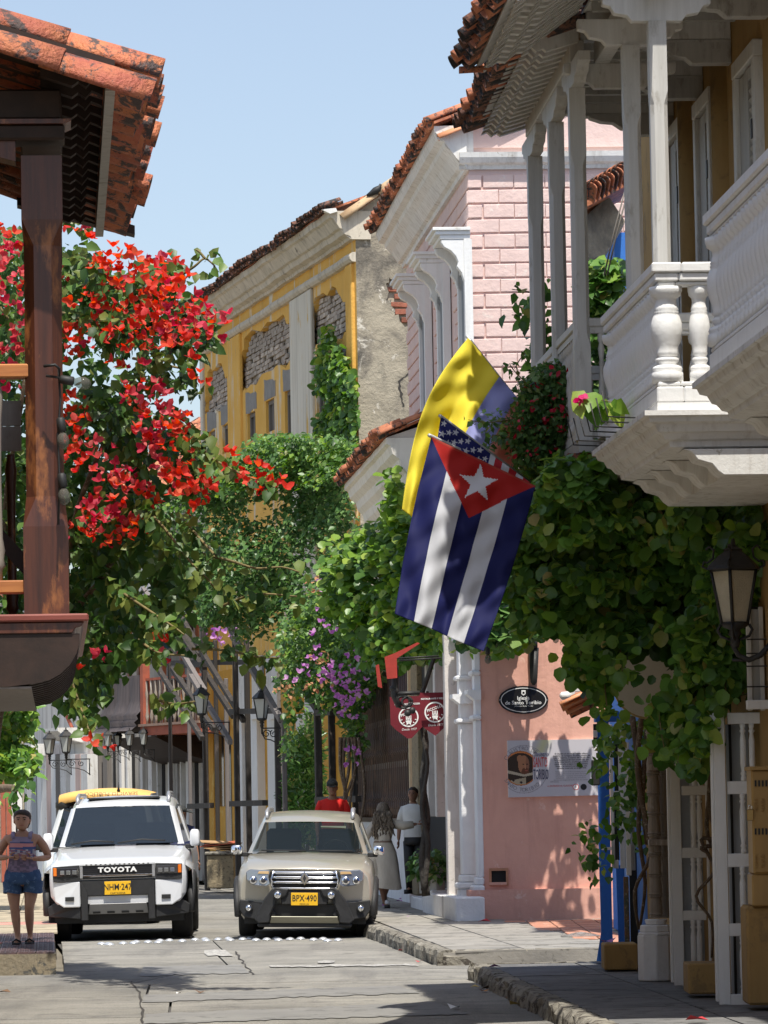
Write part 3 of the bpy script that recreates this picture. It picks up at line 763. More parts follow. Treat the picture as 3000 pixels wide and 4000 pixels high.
# ================================================================== PINK CORNER HOUSE
M_pink = mat('pale_pink_paint', (.74, .56, .51), (.69, .51, .465), (.76, .64, .58), scale=1.6, rough=.85, bump=.5, bscale=14, bdist=.02, rnd=.035, dirt_lo=.6, streak=.12, dirt=(.35, .25, .22))
M_salmon = mat('salmon_plaster', (.74, .41, .32), (.64, .34, .265), (.78, .54, .45), scale=1.1, rough=.88, bump=.45, bscale=10, bdist=.02, dirt_lo=.62, streak=.50, dirt=(.42, .21, .16))
M_cream_st = mat('cream_stucco', (.80, .78, .71), (.72, .69, .62), (.5, .46, .38), scale=1.5, rough=.8, bump=.4, bscale=20, dirt_lo=.64, streak=.4, dirt=(.3, .26, .2))
M_shut = mat_wood('grey_shutter', (.42, .44, .46), (.34, .36, .38), rough=.6, rnd=.05)
C0 = G(1880, 3590, .16)
KS = Fr(C0, (-.081, 1), side=-1); KF = Fr(C0, (1, .05), side=1)
hP = thing('pink_house', 'two-storey pink corner house with salmon ground floor, rusticated upper blocks and white cornice', 'house', KF(3, 2, 0))
LEN = 10.2
# body: upper & lower, side wall to u=LEN
def traced(fr, par, name, m, pxl, pxr, yt, yb, v0, v1, bevel=0, sub=None):
    u0, z1 = fr.hit(pxl, yt, v1); u1, z0 = fr.hit(pxr, yb, v1)
    return MB().box((u0, v0, z0), (u1, v1, z1), fr).build(name, m, par, bevel=bevel)
def quadprism(u0, u1, z0, z1, v, fr, deep=6):
    return MB().box((u0, -deep, z0), (u1, v, z1), fr)
zc = KF.hit(1850, 662, 0)[1]; zbelt = 5.55
b = MB()
pf = [KF(0, 0, 0), KF(9, 0, 0), KF(9, -11, 0), KS(LEN, 0, 0)]
def plan_prism(pts, z0, z1, name, m, par):
    b = MB(); b.prism([(p.x, p.y) for p in pts], z0, z1, lambda x, y, d: (x, y, d)); return b.build(name, m, par)
plan_prism([KF(0, 0, 0), KF(9, 0, 0), KF(9, -11, 0), KS(LEN, -9, 0), KS(LEN, 0, 0)], 0, zbelt, 'wall', M_salmon, hP)
up_i = .035
plan_prism([KF(up_i, -up_i, 0), KF(9, -up_i, 0), KF(9, -11, 0), KS(LEN, -9, 0), KS(LEN, -up_i, 0)], zbelt+.001, zc+.9, 'wall', M_pink, hP)
# front gable above the cornice
gz = KF.hit(1855, 500, 0)[1]
b = MB(); b.prism([(.02, zc+.3), (8.8, zc+.3), (4.6, gz+1.9), (.02, gz)], -.2, -.01, lambda a, c, d: KF(a, d, c)); b.build('gable', M_pink, hP)
# rusticated blocks
def block_mesh(name, w, h, t, m, seed):
    r = random.Random(seed); c = .009
    j = lambda: r.uniform(-.004, .004)
    mb = MB(); mb.hexa([(0, 0, 0), (w, 0, 0), (w, -.06, 0), (0, -.06, 0), (0, 0, h), (w, 0, h), (w, -.06, h), (0, -.06, h)])
    mb.v = []; mb.f = []; mb.mi = []; mb.sm = []
    rows = []
    for (ins, y) in ((0, -.05), (0, t-c), (c, t)):
        rows.append([(ins+j(), y, ins+j()), (w-ins+j(), y+j(), ins+j()), (w-ins+j(), y+j(), h-ins+j()), (ins+j(), y, h-ins+j())])
    mb.strip(rows, None, closed=True, caps=True, smooth=False)
    return mb.mesh(name, m)
bw, bh = .43, .207
blk = [block_mesh('block', bw-.006, bh-.026, .030, M_pink, i) for i in range(5)]
blks = [block_mesh('block', bw*.5-.022, bh-.036, .042, M_pink, i) for i in range(3)]
rb = random.Random(5); nblk = 0
rows_z = [zc-.05-bh*(i+1) for i in range(int((zc-.05-zbelt-.3)/bh))]
winu = []
for pxw, tip, yt in ((1690, 1690, 887), (1612, 1612, 982), (1546, 1546, 1068)):
    winu.append(KS.hit(tip, yt+15, .55)[0]+.62)
for i, z in enumerate(rows_z):
    off = 0 if i % 2 else bw/2
    u = 0.0
    if off: link('block', blks[i % 3], hP, KF.M(.008, -up_i, z)); u = off
    while u < 3.2:
        link('block', blk[rb.randrange(5)], hP, KF.M(u+.008, -up_i, z)); nblk += 1; u += bw
    # side face
    u = 0 if off else bw/2
    if not off: link('block', blks[i % 3], hP, KS.M(.008, -up_i, z))
    while u < LEN-.5:
        c = u+bw/2
        if all(abs(c-w) > .75 or z > 9.4 for w in winu) and nblk < 296:
            link('block', blk[rb.randrange(5)], hP, KS.M(u+.008, -up_i, z)); nblk += 1
        u += bw
# main cornice
def swept(fr, u0, u1, prof, name, m, par, jit=0, n=14):
    r = random.Random(len(name)+int(u1*7)); rows = []
    n = max(1, n)
    for k in range(n+1):
        u = u0+(u1-u0)*k/n; dz = r.uniform(-jit, jit); dv = r.uniform(-jit, jit)
        rows.append([fr(u, v+dv, z+dz) for v, z in prof])
    b = MB(); b.strip(rows, None, closed=True, caps=True, smooth=False); return b.build(name, m, par)
ztop = KS.hit(1720, 520, .45)[1]
pc = [(-.1, zc), (.02, zc), (.035, zc+.06), (.09, zc+.085), (.13, zc+.14), (.20, zc+.24), (.29, zc+.33), (.31, zc+.39), (.40, zc+.43), (.44, zc+.53), (.44, zc+.60), (-.1, zc+.62)]
swept(KS, -.0, LEN+.15, pc, 'cornice', M_stucco2, hP, .004)
pcf = [(-.1, zc), (.02, zc), (.035, zc+.05), (.10, zc+.08), (.14, zc+.15), (.15, zc+.22), (-.1, zc+.25)]
swept(KF, -.10, 8.9, pcf, 'cornice', M_stucco2, hP, .003)
b = MB(); b.prism([(.0, zc+.0), (.0, zc+.61), (-.44, zc+.60), (-.44, zc+.53), (-.31, zc+.39), (-.13, zc+.14), (-.035, zc+.06)], -.02, .06, lambda a, c, d: KF(a, d, c)); b.build('cornice_return', M_stucco2, hP)
T_mid = [barrel('roof_tile', M_tile), barrel('roof_tile', M_tile), barrel('roof_tile', M_tiled)]
T_or = [barrel('roof_tile', M_tileo), barrel('roof_tile', M_tileo, r0=.115)]
tile_roof(hP, KS, -.1, LEN+.2, .58, zc+.60, rad(22), 2, T_mid, seed=8, jit=.08, pitch=.24)
MB().hexa([KS(-.1, .45, zc+.625), KS(LEN+.2, .45, zc+.625), KS(LEN+.2, -6, zc+3.0), KS(-.1, -6, zc+3.0), KS(-.1, .45, zc+.66), KS(LEN+.2, .45, zc+.66), KS(LEN+.2, -6, zc+3.05), KS(-.1, -6, zc+3.05)]).build('roof', M_tile, hP)
# verge tiles up the front gable
sl = math.atan2(gz+1.9-gz, 4.6)
for k in range(9):
    a = -.40+k*.42
    m = Matrix.Identity(4); X = KF.N; Yd = -(KF.U*math.cos(sl)+Vector((0, 0, math.sin(sl)))); Z = X.cross(Yd).normalized()
    if Z.z < 0: Z = -Z; X = -X
    p = KF(a+.45, .08, gz-.02+(a+.45)*math.tan(sl))
    for i in range(3): m[i][0] = X[i]; m[i][1] = Yd[i]; m[i][2] = Z[i]; m[i][3] = p[i]
    link('verge_tile', T_or[k % 2], hP, m)
# hooded windows on the side
for wi, (tip, yt) in enumerate(((1690, 887), (1612, 982), (1546, 1068))):
    uu, z1 = KS.hit(tip, yt, .52); W = 1.15; u0 = uu; 
    hd = MB()
    hd.box((u0, 0, z1-.045), (u0+W, .52, z1), KS); hd.box((u0+.03, 0, z1-.10), (u0+W-.03, .48, z1-.046), KS)
    hd.box((u0+.05, 0, z1-.16), (u0+W-.05, .42, z1-.101), KS)
    hood = hd.build('window_hood', M_stucco, hP, bevel=.006)
    for k in range(7): MB().box((u0+.0+.0, .06+k*.06, z1-.085), (u0+.028, .09+k*.06, z1-.05), KS).build('dentil', M_stucco, hP) if False else None
    for ua_ in (u0+.06, u0+W-.20):
        pr = [(0, z1-.161), (.40, z1-.161), (.40, z1-.21), (.36, z1-.27), (.27, z1-.32), (.20, z1-.40), (.17, z1-.48), (.19, z1-.54), (.13, z1-.62), (.10, z1-.72), (.04, z1-.80), (0, z1-.82)]
        c_ = MB().prism(pr, ua_, ua_+.14, lambda a, c, d: KS(d, a, c)).build('console', M_stucco, hP, bevel=.008)
    zb2 = 6.2
    fm = MB()
    fm.box((u0+.04, -.02, zb2), (u0+.20, .09, z1-.162), KS); fm.box((u0+W-.2, -.02, zb2), (u0+W-.04, .09, z1-.162), KS)
    fm.box((u0+.2, -.02, z1-.55), (u0+W-.2, .07, z1-.30), KS)
    w = fm.build('window', M_stucco, hP)
    MB().box((u0+.201, -.02, zb2), (u0+W-.201, .03, z1-.551), KS).build('shutter', M_shut, w)
    fm = MB()
    for k in range(5): fm.box((u0+.24+k*.16, .031, zb2), (u0+.255+k*.16, .05, z1-.56), KS)
    fm.build('glazing_bar', M_shut, w)
# belt course
swept(KS, 0, LEN, [(-.1, zbelt-.2), (.05, zbelt-.2), (.08, zbelt-.1), (.14, zbelt-.06), (.14, zbelt+.02), (-.1, zbelt+.05)], 'belt_course', M_stucco2, hP)
swept(KF, -.13, 8.9, [(-.1, zbelt-.2), (.05, zbelt-.2), (.08, zbelt-.1), (.14, zbelt-.06), (.14, zbelt+.02), (-.1, zbelt+.05)], 'belt_course', M_stucco2, hP)
# salmon plinth course low on the corner and the little vent
traced(KF, hP, 'plinth', M_salmon, 1830, 2700, 3478, 3700, -.3, .10)
v_u, v_z = KF.hit(1948, 3430, 0)
M_white_paint = mat('white_limewash', (.80, .80, .80), (.72, .72, .73), (.5, .5, .5), scale=2, rough=.8, bump=.5, bscale=14, bdist=.02, dirt_lo=.68, streak=.25, dirt=(.4, .4, .38))
vm = MB(); vm.box((v_u-.13, -.02, v_z+.10), (v_u+.13, .035, v_z+.135), KF); vm.box((v_u-.13, -.02, v_z-.10), (v_u-.10, .03, v_z+.099), KF); vm.box((v_u+.10, -.02, v_z-.10), (v_u+.13, .03, v_z+.099), KF)
vv = vm.build('vent', mat('vent_surround', (.55, .26, .15), (.4, .2, .12), scale=8), hP)
MB().box((v_u-.099, -.01, v_z-.07), (v_u+.099, .004, v_z+.099), KF).build('vent_opening', M_dark, vv)
traced(KF, hP, 'ledge', M_salmon, 1912, 1980, 3447, 3456, -.02, .06)
# stucco pilasters at the corner (on the street side)
def colpair(pxl, pxr, v1, par):
    u_a = KS.hit(pxr, 3000, v1)[0]; u_b = KS.hit(pxl, 3000, v1)[0]
    return u_a, u_b
pil = thing('corner_pilaster', 'pair of white stucco pilasters with ringed capitals on the corner of the pink house', 'pilaster', KS(.3, .1, 0))
def zpx(y, v=.3, px=1850): return KS.hit(px, y, v)[1]
for j, (u0_, u1_, v_) in enumerate(((-.02, .30, .035), (.42, .75, .20))):
    cu = (u0_+u1_)/2; bm_ = MB()
    w2 = (u1_-u0_)/2
    z_base = .16
    for (ya, yb_, gr) in ((3600, 3420, .05), (3420, 3330, .0)):
        pass
    zz = lambda y: zpx(y, v_)
    bm_.box((cu-w2-.04, -.05, .16), (cu+w2+.04, v_+.05, zz(3480)), KS)
    bm_.box((cu-w2-.06, -.05, zz(3480)+.001), (cu+w2+.06, v_+.08, zz(3455)), KS)
    bm_.box((cu-w2-.02, -.05, zz(3455)+.001), (cu+w2+.02, v_+.03, zz(3425)), KS)
    shaft = bm_.build('base', M_white_paint, pil, bevel=.02)
    MB().box((cu-w2, -.05, zz(3425)+.001), (cu+w2, v_, zz(2815)), KS).build('shaft', M_white_paint, pil, bevel=.012)
    MB().box((cu-w2-.045, -.05, zz(2815)+.001), (cu+w2+.045, v_+.05, zz(2795)), KS).build('ring', M_white_paint, pil, bevel=.02)
    MB().box((cu-w2+.01, -.05, zz(2795)+.001), (cu+w2-.01, v_-.01, zz(2735)), KS).build('shaft', M_white_paint, pil)
    MB().prism([(v_, zz(2735)), (v_+.10, zz(2712)), (v_+.10, zz(2695)), (-.05, zz(2695)), (-.05, zz(2735))], cu-w2-.05, cu+w2+.05, lambda a, c, d: KS(d, a, c)).build('capital', M_white_paint, pil)
    MB().box((cu-w2, -.05, zz(2695)+.001), (cu+w2, v_, zz(2640)), KS).build('shaft', M_white_paint, pil)
    MB().box((cu-w2-.04, -.05, zz(2640)+.001), (cu+w2+.04, v_+.05, zz(2620)), KS).build('ring', M_white_paint, pil, bevel=.02)
    MB().box((cu-w2, -.05, zz(2620)+.001), (cu+w2, v_, zz(2480)), KS).build('shaft', M_white_paint, pil, bevel=.012)
    MB().box((cu-w2-.05, -.05, zz(2480)+.001), (cu+w2+.05, v_+.06, zz(2455)), KS).build('ring', M_white_paint, pil, bevel=.02)
# tall street windows of the pink house: white cages with carved consoles, dark between
M_white_dirty = mat('off_white_pillar', (.70, .66, .62), (.60, .56, .52), (.45, .42, .38), scale=3, rough=.8, bump=.4, streak=.4, dirt=(.3, .26, .22), dirt_lo=.6)
cage_u = [KS.hit(px, 3000, .30)[0] for px in (1752, 1700, 1672)]
traced(KS, hP, 'doorway', M_dark, 1640, 1782, 2520, 3500, -.05, .02)
for j, (px, wd, v_) in enumerate(((1740, .13, .34), (1700, .13, .34), (1668, .10, .30))):
    u = KS.hit(px, 3000, v_)[0]; zb_ = .16
    MB().box((u-wd, .03, 1.55 if j else .16), (u+wd, v_, 4.1), KS).build('window_post', M_white_dirty, hP, bevel=.01)
    z1 = 4.55
    pr = [(0.02, z1), (.60, z1), (.60, z1-.05), (.54, z1-.12), (.47, z1-.15), (.46, z1-.24), (.38, z1-.28), (.36, z1-.38), (.02, z1-.44)]
    MB().prism(pr, u-wd-.03, u+wd+.03, lambda a, c, d: KS(d, a, c)).build('console', M_white_dirty, hP, bevel=.006)
# white planter plinths along the wall foot
for j, (pxl, pxr, yt, yb) in enumerate(((1650, 1685, 3470, 3545), (1683, 1735, 3488, 3565), (1725, 1780, 3495, 3578))):
    o = traced(KS, hP, 'plinth_block', M_white_paint, pxl, pxr, yt, yb+40, .02, .42, bevel=.015)
traced(KS, hP, 'doorstep', M_white_paint, 1603, 1650, 3500, 3560, .02, .35, bevel=.015)
# stone door jamb + iron-grey tree trunk are further on
M_stone = mat('coral_stone', (.33, .27, .17), (.25, .2, .13), (.13, .11, .08), scale=6, rough=.95, bump=.9, bscale=14, bdist=.03)
traced(KS, hP, 'stone_jamb', M_stone, 1602, 1640, 2600, 3340, -.1, .10, bevel=.01)
traced(KS, hP, 'stone_jamb_base', M_stone, 1583, 1632, 3340, 3500, -.1, .22, bevel=.02)
traced(KS, hP, 'jamb_edge', mat('cream_edge', (.72, .62, .40), (.6, .52, .35), scale=4), 1592, 1602, 2600, 3340, -.1, .09)

# ================================================================== LOW HOUSE (between pink corner and ruin)
M_lw = mat('low_house_plaster', (.66, .62, .56), (.56, .52, .47), (.42, .39, .34), scale=1.5, rough=.9, bump=.4, bscale=18, streak=.4, dirt=(.25, .22, .18), dirt_lo=.6)
LO = .32
ul0 = KS.hit(1642, 1790, LO)[0]; ul1 = KS.hit(1345, 1880, LO+.5)[0]
hL = thing('low_house', 'lower cream house with deep coved cornice and worn tiled eave beside the pink house', 'house', KS(ul0+5, -2, 0))
zl = KS.hit(1580, 1640, LO+.5)[1]; zg1_ = KS.hit(1500, 2560, LO+.1)[1]
MB().box((LEN+.01, -6, zg1_), (ul1, LO, zl-.9), KS).build('wall', M_lw, hL); MB().box((LEN+.01, -6, 0), (ul1, LO-.62, zg1_-.001), KS).build('wall', M_lw, hL)
prL = [(LO-.3, zl-.95), (LO, zl-.95), (LO+.03, zl-.85), (LO+.08, zl-.80), (LO+.10, zl-.68), (LO+.17, zl-.6), (LO+.20, zl-.48), (LO+.28, zl-.40), (LO+.31, zl-.28), (LO+.41, zl-.2), (LO+.44, zl-.08), (LO+.50, zl-.05), (LO+.50, zl+.04), (LO-.3, zl+.04)]
swept(KS, ul0, ul1, prL, 'cornice', M_cream_st, hL, .006, 24)
b = MB(); b.prism([(LO+.5, zl+.041), (LO+.0, zl+.20), (LO-2.5, zl+1.1), (LO-2.5, zl-.9), (LO-.3, zl-.9), (LO-.3, zl+.041)], ul0+.02, ul0+.2, lambda a, c, d: KS(d, a, c)); b.build('gable', M_lw, hL)
tile_roof(hL, KS, ul0-.1, ul1+.1, LO+.66, zl+.05, rad(24), 1, T_mid, seed=11, jit=.1, pitch=.25)
MB().hexa([KS(ul0, LO+.5, zl+.06), KS(ul1, LO+.5, zl+.06), KS(ul1, -5, zl+2.5), KS(ul0, -5, zl+2.5), KS(ul0, LO+.5, zl+.1), KS(ul1, LO+.5, zl+.1), KS(ul1, -5, zl+2.55), KS(ul0, -5, zl+2.55)]).build('roof', M_tile, hL)
for k in range(7):
    a = LO+.55-k*.36; m = Matrix.Identity(4); X = KS.U; Yd = KS.N*math.cos(.4)-Vector((0, 0, math.sin(.4))); Z = KS.N*math.sin(.4)+Vector((0, 0, math.cos(.4)))
    p = KS(ul0-.02, a-.35, zl+.09+(LO+.55-a+.35)*math.tan(.4))
    for i in range(3): m[i][0] = X[i]; m[i][1] = Yd[i]; m[i][2] = Z[i]; m[i][3] = p[i]
    link('verge_tile', T_mid[0], hL, m)
# ground floor: turned dark wooden grille, white wall foot
M_dwood = mat_wood('dark_brown_wood', (.075, .035, .02), (.035, .018, .012), rough=.5, wear=(.14, .07, .04))
ug0 = KS.hit(1590, 3000, LO-.2)[0]; ug1 = KS.hit(1395, 3000, LO-.2)[0]
zg0 = KS.hit(1500, 3200, LO+.3)[1]; zg1 = KS.hit(1500, 2560, LO+.3)[1]
gr = thing('window_grille', 'dark turned-wood window grille with crossbars standing over a white wall foot', 'window grille', KS((ug0+ug1)/2, LO, zg0))
MB().box((ug0, LO-.36, zg0-.08), (ug1, LO-.18, zg0), KS).build('sill', M_dwood, gr)
MB().box((ug0, LO-.60, zg0), (ug1, LO-.58, zg1), KS).build('backing', M_lw, gr); MB().box((ug0+.2, LO-.57, zg0), (ug1-.5, LO-.56, zg1-.3), KS).build('opening', M_dark, gr)
for z in (zg0+.05, zg0+(zg1-zg0)*.33, zg0+(zg1-zg0)*.62, zg1-.2): MB().box((ug0, LO-.29, z), (ug1, LO-.22, z+.10), KS).build('crossbar', M_dwood, gr)
gsp = MB().lathe([(.06, 0), (.06, .25), (.045, .27), (.07, .32), (.045, .37), (.055, .5), (.06, .8), (.045, 1.05), (.07, 1.1), (.045, 1.15), (.06, 1.2), (.06, 1.35), (.045, 1.4), (.06, 1.6), (.045, 1.9), (.065, 1.95), (.05, 2.0), (.06, zg1-zg0)], 8).mesh('spindle', M_dwood)
n = int((ug1-ug0)/.40)
for i in range(n+1): link('spindle', gsp, gr, KS.M(ug0+.06+(ug1-ug0-.12)*i/n, LO-.255, zg0))
MB().box((ug0-.05, LO-.45, .1), (ug1+1.0, LO-.2, zg0-.081), KS).build('wall_foot', M_white_paint, hL)

# ================================================================== RUINED YELLOW HOUSE
def m_yellow():
    m = bpy.data.materials.new('peeling_yellow'); t = NT(m)
    v = t.coord('Object'); vs = t.coord('Object', (1, 1, .16))
    base = t.ramp(t.noise(v, .8, 5), [(.3, (.80, .49, .13)), (.7, (.72, .41, .09))])
    white = t.ramp(t.noise(v, 4, 5), [(.3, (.74, .70, .60)), (.7, (.60, .55, .44))])
    f = t.ramp(t.noise(vs, 1.5, 9, .72, .3), [(.55, (0, 0, 0)), (.62, (1, 1, 1))]); col = t.mix(f, base, white)
    f2 = t.ramp(t.noise(vs, 2.3, 9, .75), [(.56, (0, 0, 0)), (.72, (.8, .8, .8))]); col = t.mix(f2, col, (.26, .20, .12))
    t.l(col, t.b.inputs['Base Color']); t.b.inputs['Roughness'].default_value = .92; t.b.inputs['Specular IOR Level'].default_value = .2
    t.bump(t.noise(v, 8, 8, .7), .6, .03); return m
M_yel = m_yellow()
def m_gable():
    m = bpy.data.materials.new('mould_stained_render'); t = NT(m); v = t.coord('Object')
    base = t.ramp(t.noise(v, .7, 9, .66, .5), [(.36, (.07, .068, .062)), (.47, (.20, .18, .15)), (.56, (.36, .32, .25)), (.70, (.46, .41, .32))])
    f = t.ramp(t.noise(v, 1.6, 10, .7, .6), [(.58, (0, 0, 0)), (.62, (1, 1, 1))]); col = t.mix(f, base, (.62, .58, .50))
    f2 = t.ramp(t.noise(t.coord('Object', (1, 1, .2)), 3, 8, .7), [(.55, (0, 0, 0)), (.8, (.7, .7, .7))]); col = t.mix(f2, col, (.10, .095, .085))
    t.l(col, t.b.inputs['Base Color']); t.b.inputs['Roughness'].default_value = .95; t.b.inputs['Specular IOR Level'].default_value = .15
    t.bump(t.noise(v, 5, 9, .7), .9, .05); return m
M_gab = m_gable()
M_pilw = mat('limewash_flaking', (.70, .66, .56), (.62, .57, .47), (.62, .40, .10), scale=1.4, rough=.92, bump=.5, bscale=12, bdist=.03, dirt_lo=.60, streak=.8, dirt=(.20, .17, .13), stretch=(1, 1, .25))
M_ycorn = mat('stained_cornice', (.66, .60, .50), (.52, .47, .38), (.2, .18, .15), scale=1.6, rough=.92, bump=.5, bscale=14, dirt_lo=.62, streak=.55, dirt=(.13, .12, .1))
M_rubw = mat('bare_masonry', (.50, .46, .39), (.36, .31, .26), (.14, .11, .09), scale=4, rough=.97, bump=1, bscale=9, bdist=.06, streak=.4, stretch=(1, 1, .4))
M_bk = mat('old_brick', (.36, .13, .08), (.24, .09, .065), (.46, .38, .3), scale=9, rough=.9, bump=.6, rnd=.3, dirt_lo=.6)
M_bkw = mat('limy_brick', (.52, .47, .40), (.40, .33, .27), (.26, .16, .12), scale=7, rough=.95, bump=.8, rnd=.3, dirt_lo=.55)
M_mortar = mat('pale_mortar', (.50, .44, .35), (.40, .34, .26), scale=6, rough=.95, bump=.8, bscale=20, bdist=.03)
def Z1(x, y): return (750+x/1.659, 600+y/1.659)
yo = P(1388, 900, 80.5); yl = P(785, 1200, 97.4)
YS = Fr(yo, (yl-yo).to_2d(), side=-1); YG = Fr(yo, (-YS.N.x*-1*0+(-YS.N).x, (-YS.N).y), side=1)
YG = Fr(yo, (0.985, .17), side=1)
YL = (yl-yo).to_2d().length
hY = thing('ruined_yellow_house', 'tall derelict yellow house with peeling paint, bare brick arch patches and stained grey gable', 'house', YS(YL/2, -3, 0))
from mathutils.geometry import tessellate_polygon
def holed(fr, outer, holes, v, depth, name, m, par, mside=None):
    loops = [[Vector((a, c, 0)) for a, c in outer]]+[[Vector((a, c, 0)) for a, c in h] for h in holes]
    tris = tessellate_polygon(loops); flat = [p for l in loops for p in l]
    b = MB(); b.add([fr(p.x, v, p.y) for p in flat], [tuple(t) for t in tris])
    for h in [outer]+holes:
        n = len(h)
        for i in range(n):
            (a, c), (d, e) = h[i], h[(i+1) % n]
            b.add([fr(a, v, c), fr(d, v, e), fr(d, v-depth, e), fr(a, v-depth, c)], [(0, 1, 2, 3)])
    return b.build(name, m, par)
ztY = 13.35
def rough_edge(poly, seed, amp=.05, n=5):
    r = random.Random(seed); o = []
    for i in range(len(poly)):
        (a, c), (d, e) = poly[i], poly[(i+1) % len(poly)]
        for k in range(n):
            t = k/n; o.append((a+(d-a)*t+(r.uniform(-amp, amp) if k else 0), c+(e-c)*t+(r.uniform(-amp, amp)*1.3 if k else 0)))
    return o
patches = [[(100, 1420), (190, 1358), (235, 1480), (255, 1590), (240, 1640), (165, 1668), (110, 1700), (82, 1690), (88, 1500)],
           [(345, 1190), (590, 1042), (640, 1140), (662, 1270), (668, 1350), (520, 1405), (352, 1530), (325, 1560), (302, 1500), (315, 1350)],
           [(795, 935), (930, 868), (990, 960), (1035, 1080), (1020, 1170), (940, 1200), (860, 1240), (772, 1280), (752, 1220), (772, 1080)]]
wins = [[(107, 1808), (150, 1790), (150, 1960), (107, 1975)], [(196, 1765), (245, 1740), (245, 1930), (196, 1950)], [(358, 1690), (410, 1660), (412, 1850), (358, 1875)],
        [(478, 1608), (532, 1580), (535, 1790), (480, 1815)], [(600, 1545), (660, 1510), (665, 1800), (603, 1830)], [(805, 1470), (860, 1440), (862, 1740), (807, 1770)], [(930, 1400), (985, 1370), (985, 1700), (930, 1730)]]
hp = [rough_edge([YS.hit(*Z1(*q)) for q in p], i+1, .07) for i, p in enumerate(patches)]
hw = []
for w in wins:
    q = [YS.hit(*Z1(*a)) for a in w]; u0_ = q[0][0]; u1_ = q[1][0]; hw.append([(min(u0_, u1_), q[3][1]), (max(u0_, u1_), q[3][1]), (max(u0_, u1_), q[0][1]), (min(u0_, u1_), q[0][1])])
holed(YS, [(0, 0), (YL, 0), (YL, ztY), (0, ztY)], hp+hw, 0, .16, 'wall', M_yel, hY)
MB().box((.05, -.34, .05), (YL-.05, -.17, ztY-.05), YS).build('masonry_core', M_rubw, hY)
def bricks_in(fr, poly, v, par, m, bwid, bhei, seed, jitter, limit, mortar, miss=.12):
    r = random.Random(seed); us = [p[0] for p in poly]; zs = [p[1] for p in poly]; cnt = 0; rest = MB()
    meshes = [MB().box((-bwid*.5+.008, -.05, 0), (bwid*.5-.008, .0, bhei-mortar)).mesh('brick', m, bevel=.006) for _ in range(1)]
    def inside(u, z):
        c = False; n = len(poly); j = n-1
        for i in range(n):
            (a, b_), (d, e) = poly[i], poly[j]
            if (b_ > z) != (e > z) and u < (d-a)*(z-b_)/(e-b_)+a: c = not c
            j = i
        return c
    z = min(zs); row = 0
    while z < max(zs):
        u = min(us)+(bwid/2 if row % 2 else 0)
        while u < max(us):
            if inside(u, z+bhei/2) and r.random() > miss:
                d = v+r.uniform(-jitter, jitter)
                M_ = fr.M(u+r.uniform(-.02, .02), d, z+r.uniform(-.006, .006)) @ Matrix.Rotation(r.uniform(-.03, .03), 4, 'Y') @ Matrix.Diagonal((r.uniform(.8, 1.05), 1, r.uniform(.8, 1.05), 1))
                if cnt < limit: link('brick', meshes[0], par, M_)
                else:
                    rest.box((-bwid*.5+.008, -.05, 0), (bwid*.5-.008, 0, bhei-mortar), M=M_)
                cnt += 1
            u += bwid
        z += bhei; row += 1
    if rest.v: tag(rest.build('brickwork', m, par), kind='stuff')
bricks_in(YS, hp[2], -.10, hY, M_bkw, .30, .105, 1, .018, 110, .010)
bricks_in(YS, hp[1], -.10, hY, M_bkw, .34, .105, 2, .018, 90, .010)
bricks_in(YS, hp[0], -.10, hY, M_bkw, .34, .105, 3, .018, 45, .010)
# windows of the ruin
M_wframe = mat_wood('grey_weathered_frame', (.22, .20, .18), (.13, .115, .10), rough=.85, rnd=.1)
M_lintel = mat('cement_lintel', (.30, .29, .27), (.22, .21, .20), scale=3, rough=.95, bump=.5)
for i, w in enumerate(hw):
    (u0_, z0_), (u1_, _), (_, z1_), _ = w
    mb = MB(); t_ = .09
    mb.box((u0_+.005, -.15, z0_), (u0_+t_, -.06, z1_), YS); mb.box((u1_-t_, -.15, z0_), (u1_-.005, -.06, z1_), YS); mb.box((u0_+t_, -.15, z1_-t_), (u1_-t_, -.06, z1_-.005), YS)
    mb.box(((u0_+u1_)/2-.05, -.149, z0_), ((u0_+u1_)/2+.05, -.065, z1_-t_), YS)
    wd = mb.build('window', M_wframe, hY)
    MB().box((u0_+t_, -.16, z0_), (u1_-t_, -.135, z1_-t_), YS).build('pane', M_glassd, wd)
    lt = [(u0_-.18, z1_+.02), (u1_+.12, z1_+.02), (u1_+.14, z1_+.5), (u0_+.2, z1_+.42), (u0_-.2, z1_+.36)]
    MB().prism(rough_edge(lt, i, .03, 3), -.05, .008, lambda a, c, d: YS(a, d, c)).build('lintel', M_lintel, hY)
# pilasters
for pl, ptop in (((245, 325), 1150), ((655, 795), 880), ((1022, 1062), 700)):
    u0_ = YS.hit(*Z1(pl[0], 1400))[0]; u1_ = YS.hit(*Z1(pl[1], 1400))[0]; a, c = min(u0_, u1_), max(u0_, u1_)
    MB().box((a, -.02, 4.95), (c, .07, 12.46), YS).build('pilaster', M_pilw if pl[0] == 655 else M_yel, hY, bevel=.02)
MB().box((YL-.35, -.02, 0), (YL, .06, 12.46), YS).build('pilaster', M_pilw, hY, bevel=.02)
prY = [(-.05, 12.9), (.10, 12.9), (.12, 12.96), (.24, 13.0), (.28, 13.1), (.34, 13.12), (.46, 13.3), (.52, 13.33), (.54, 13.45), (-.05, 13.47)]
swept(YS, -.08, YL+.3, prY, 'cornice', M_ycorn, hY, .012, 40)
swept(YS, .0, YL+.05, [(-.02, 12.46), (.08, 12.47), (.125, 12.52), (.135, 12.57), (.11, 12.63), (.06, 12.655), (-.02, 12.66)], 'string_course', M_ycorn, hY, .008, 40)
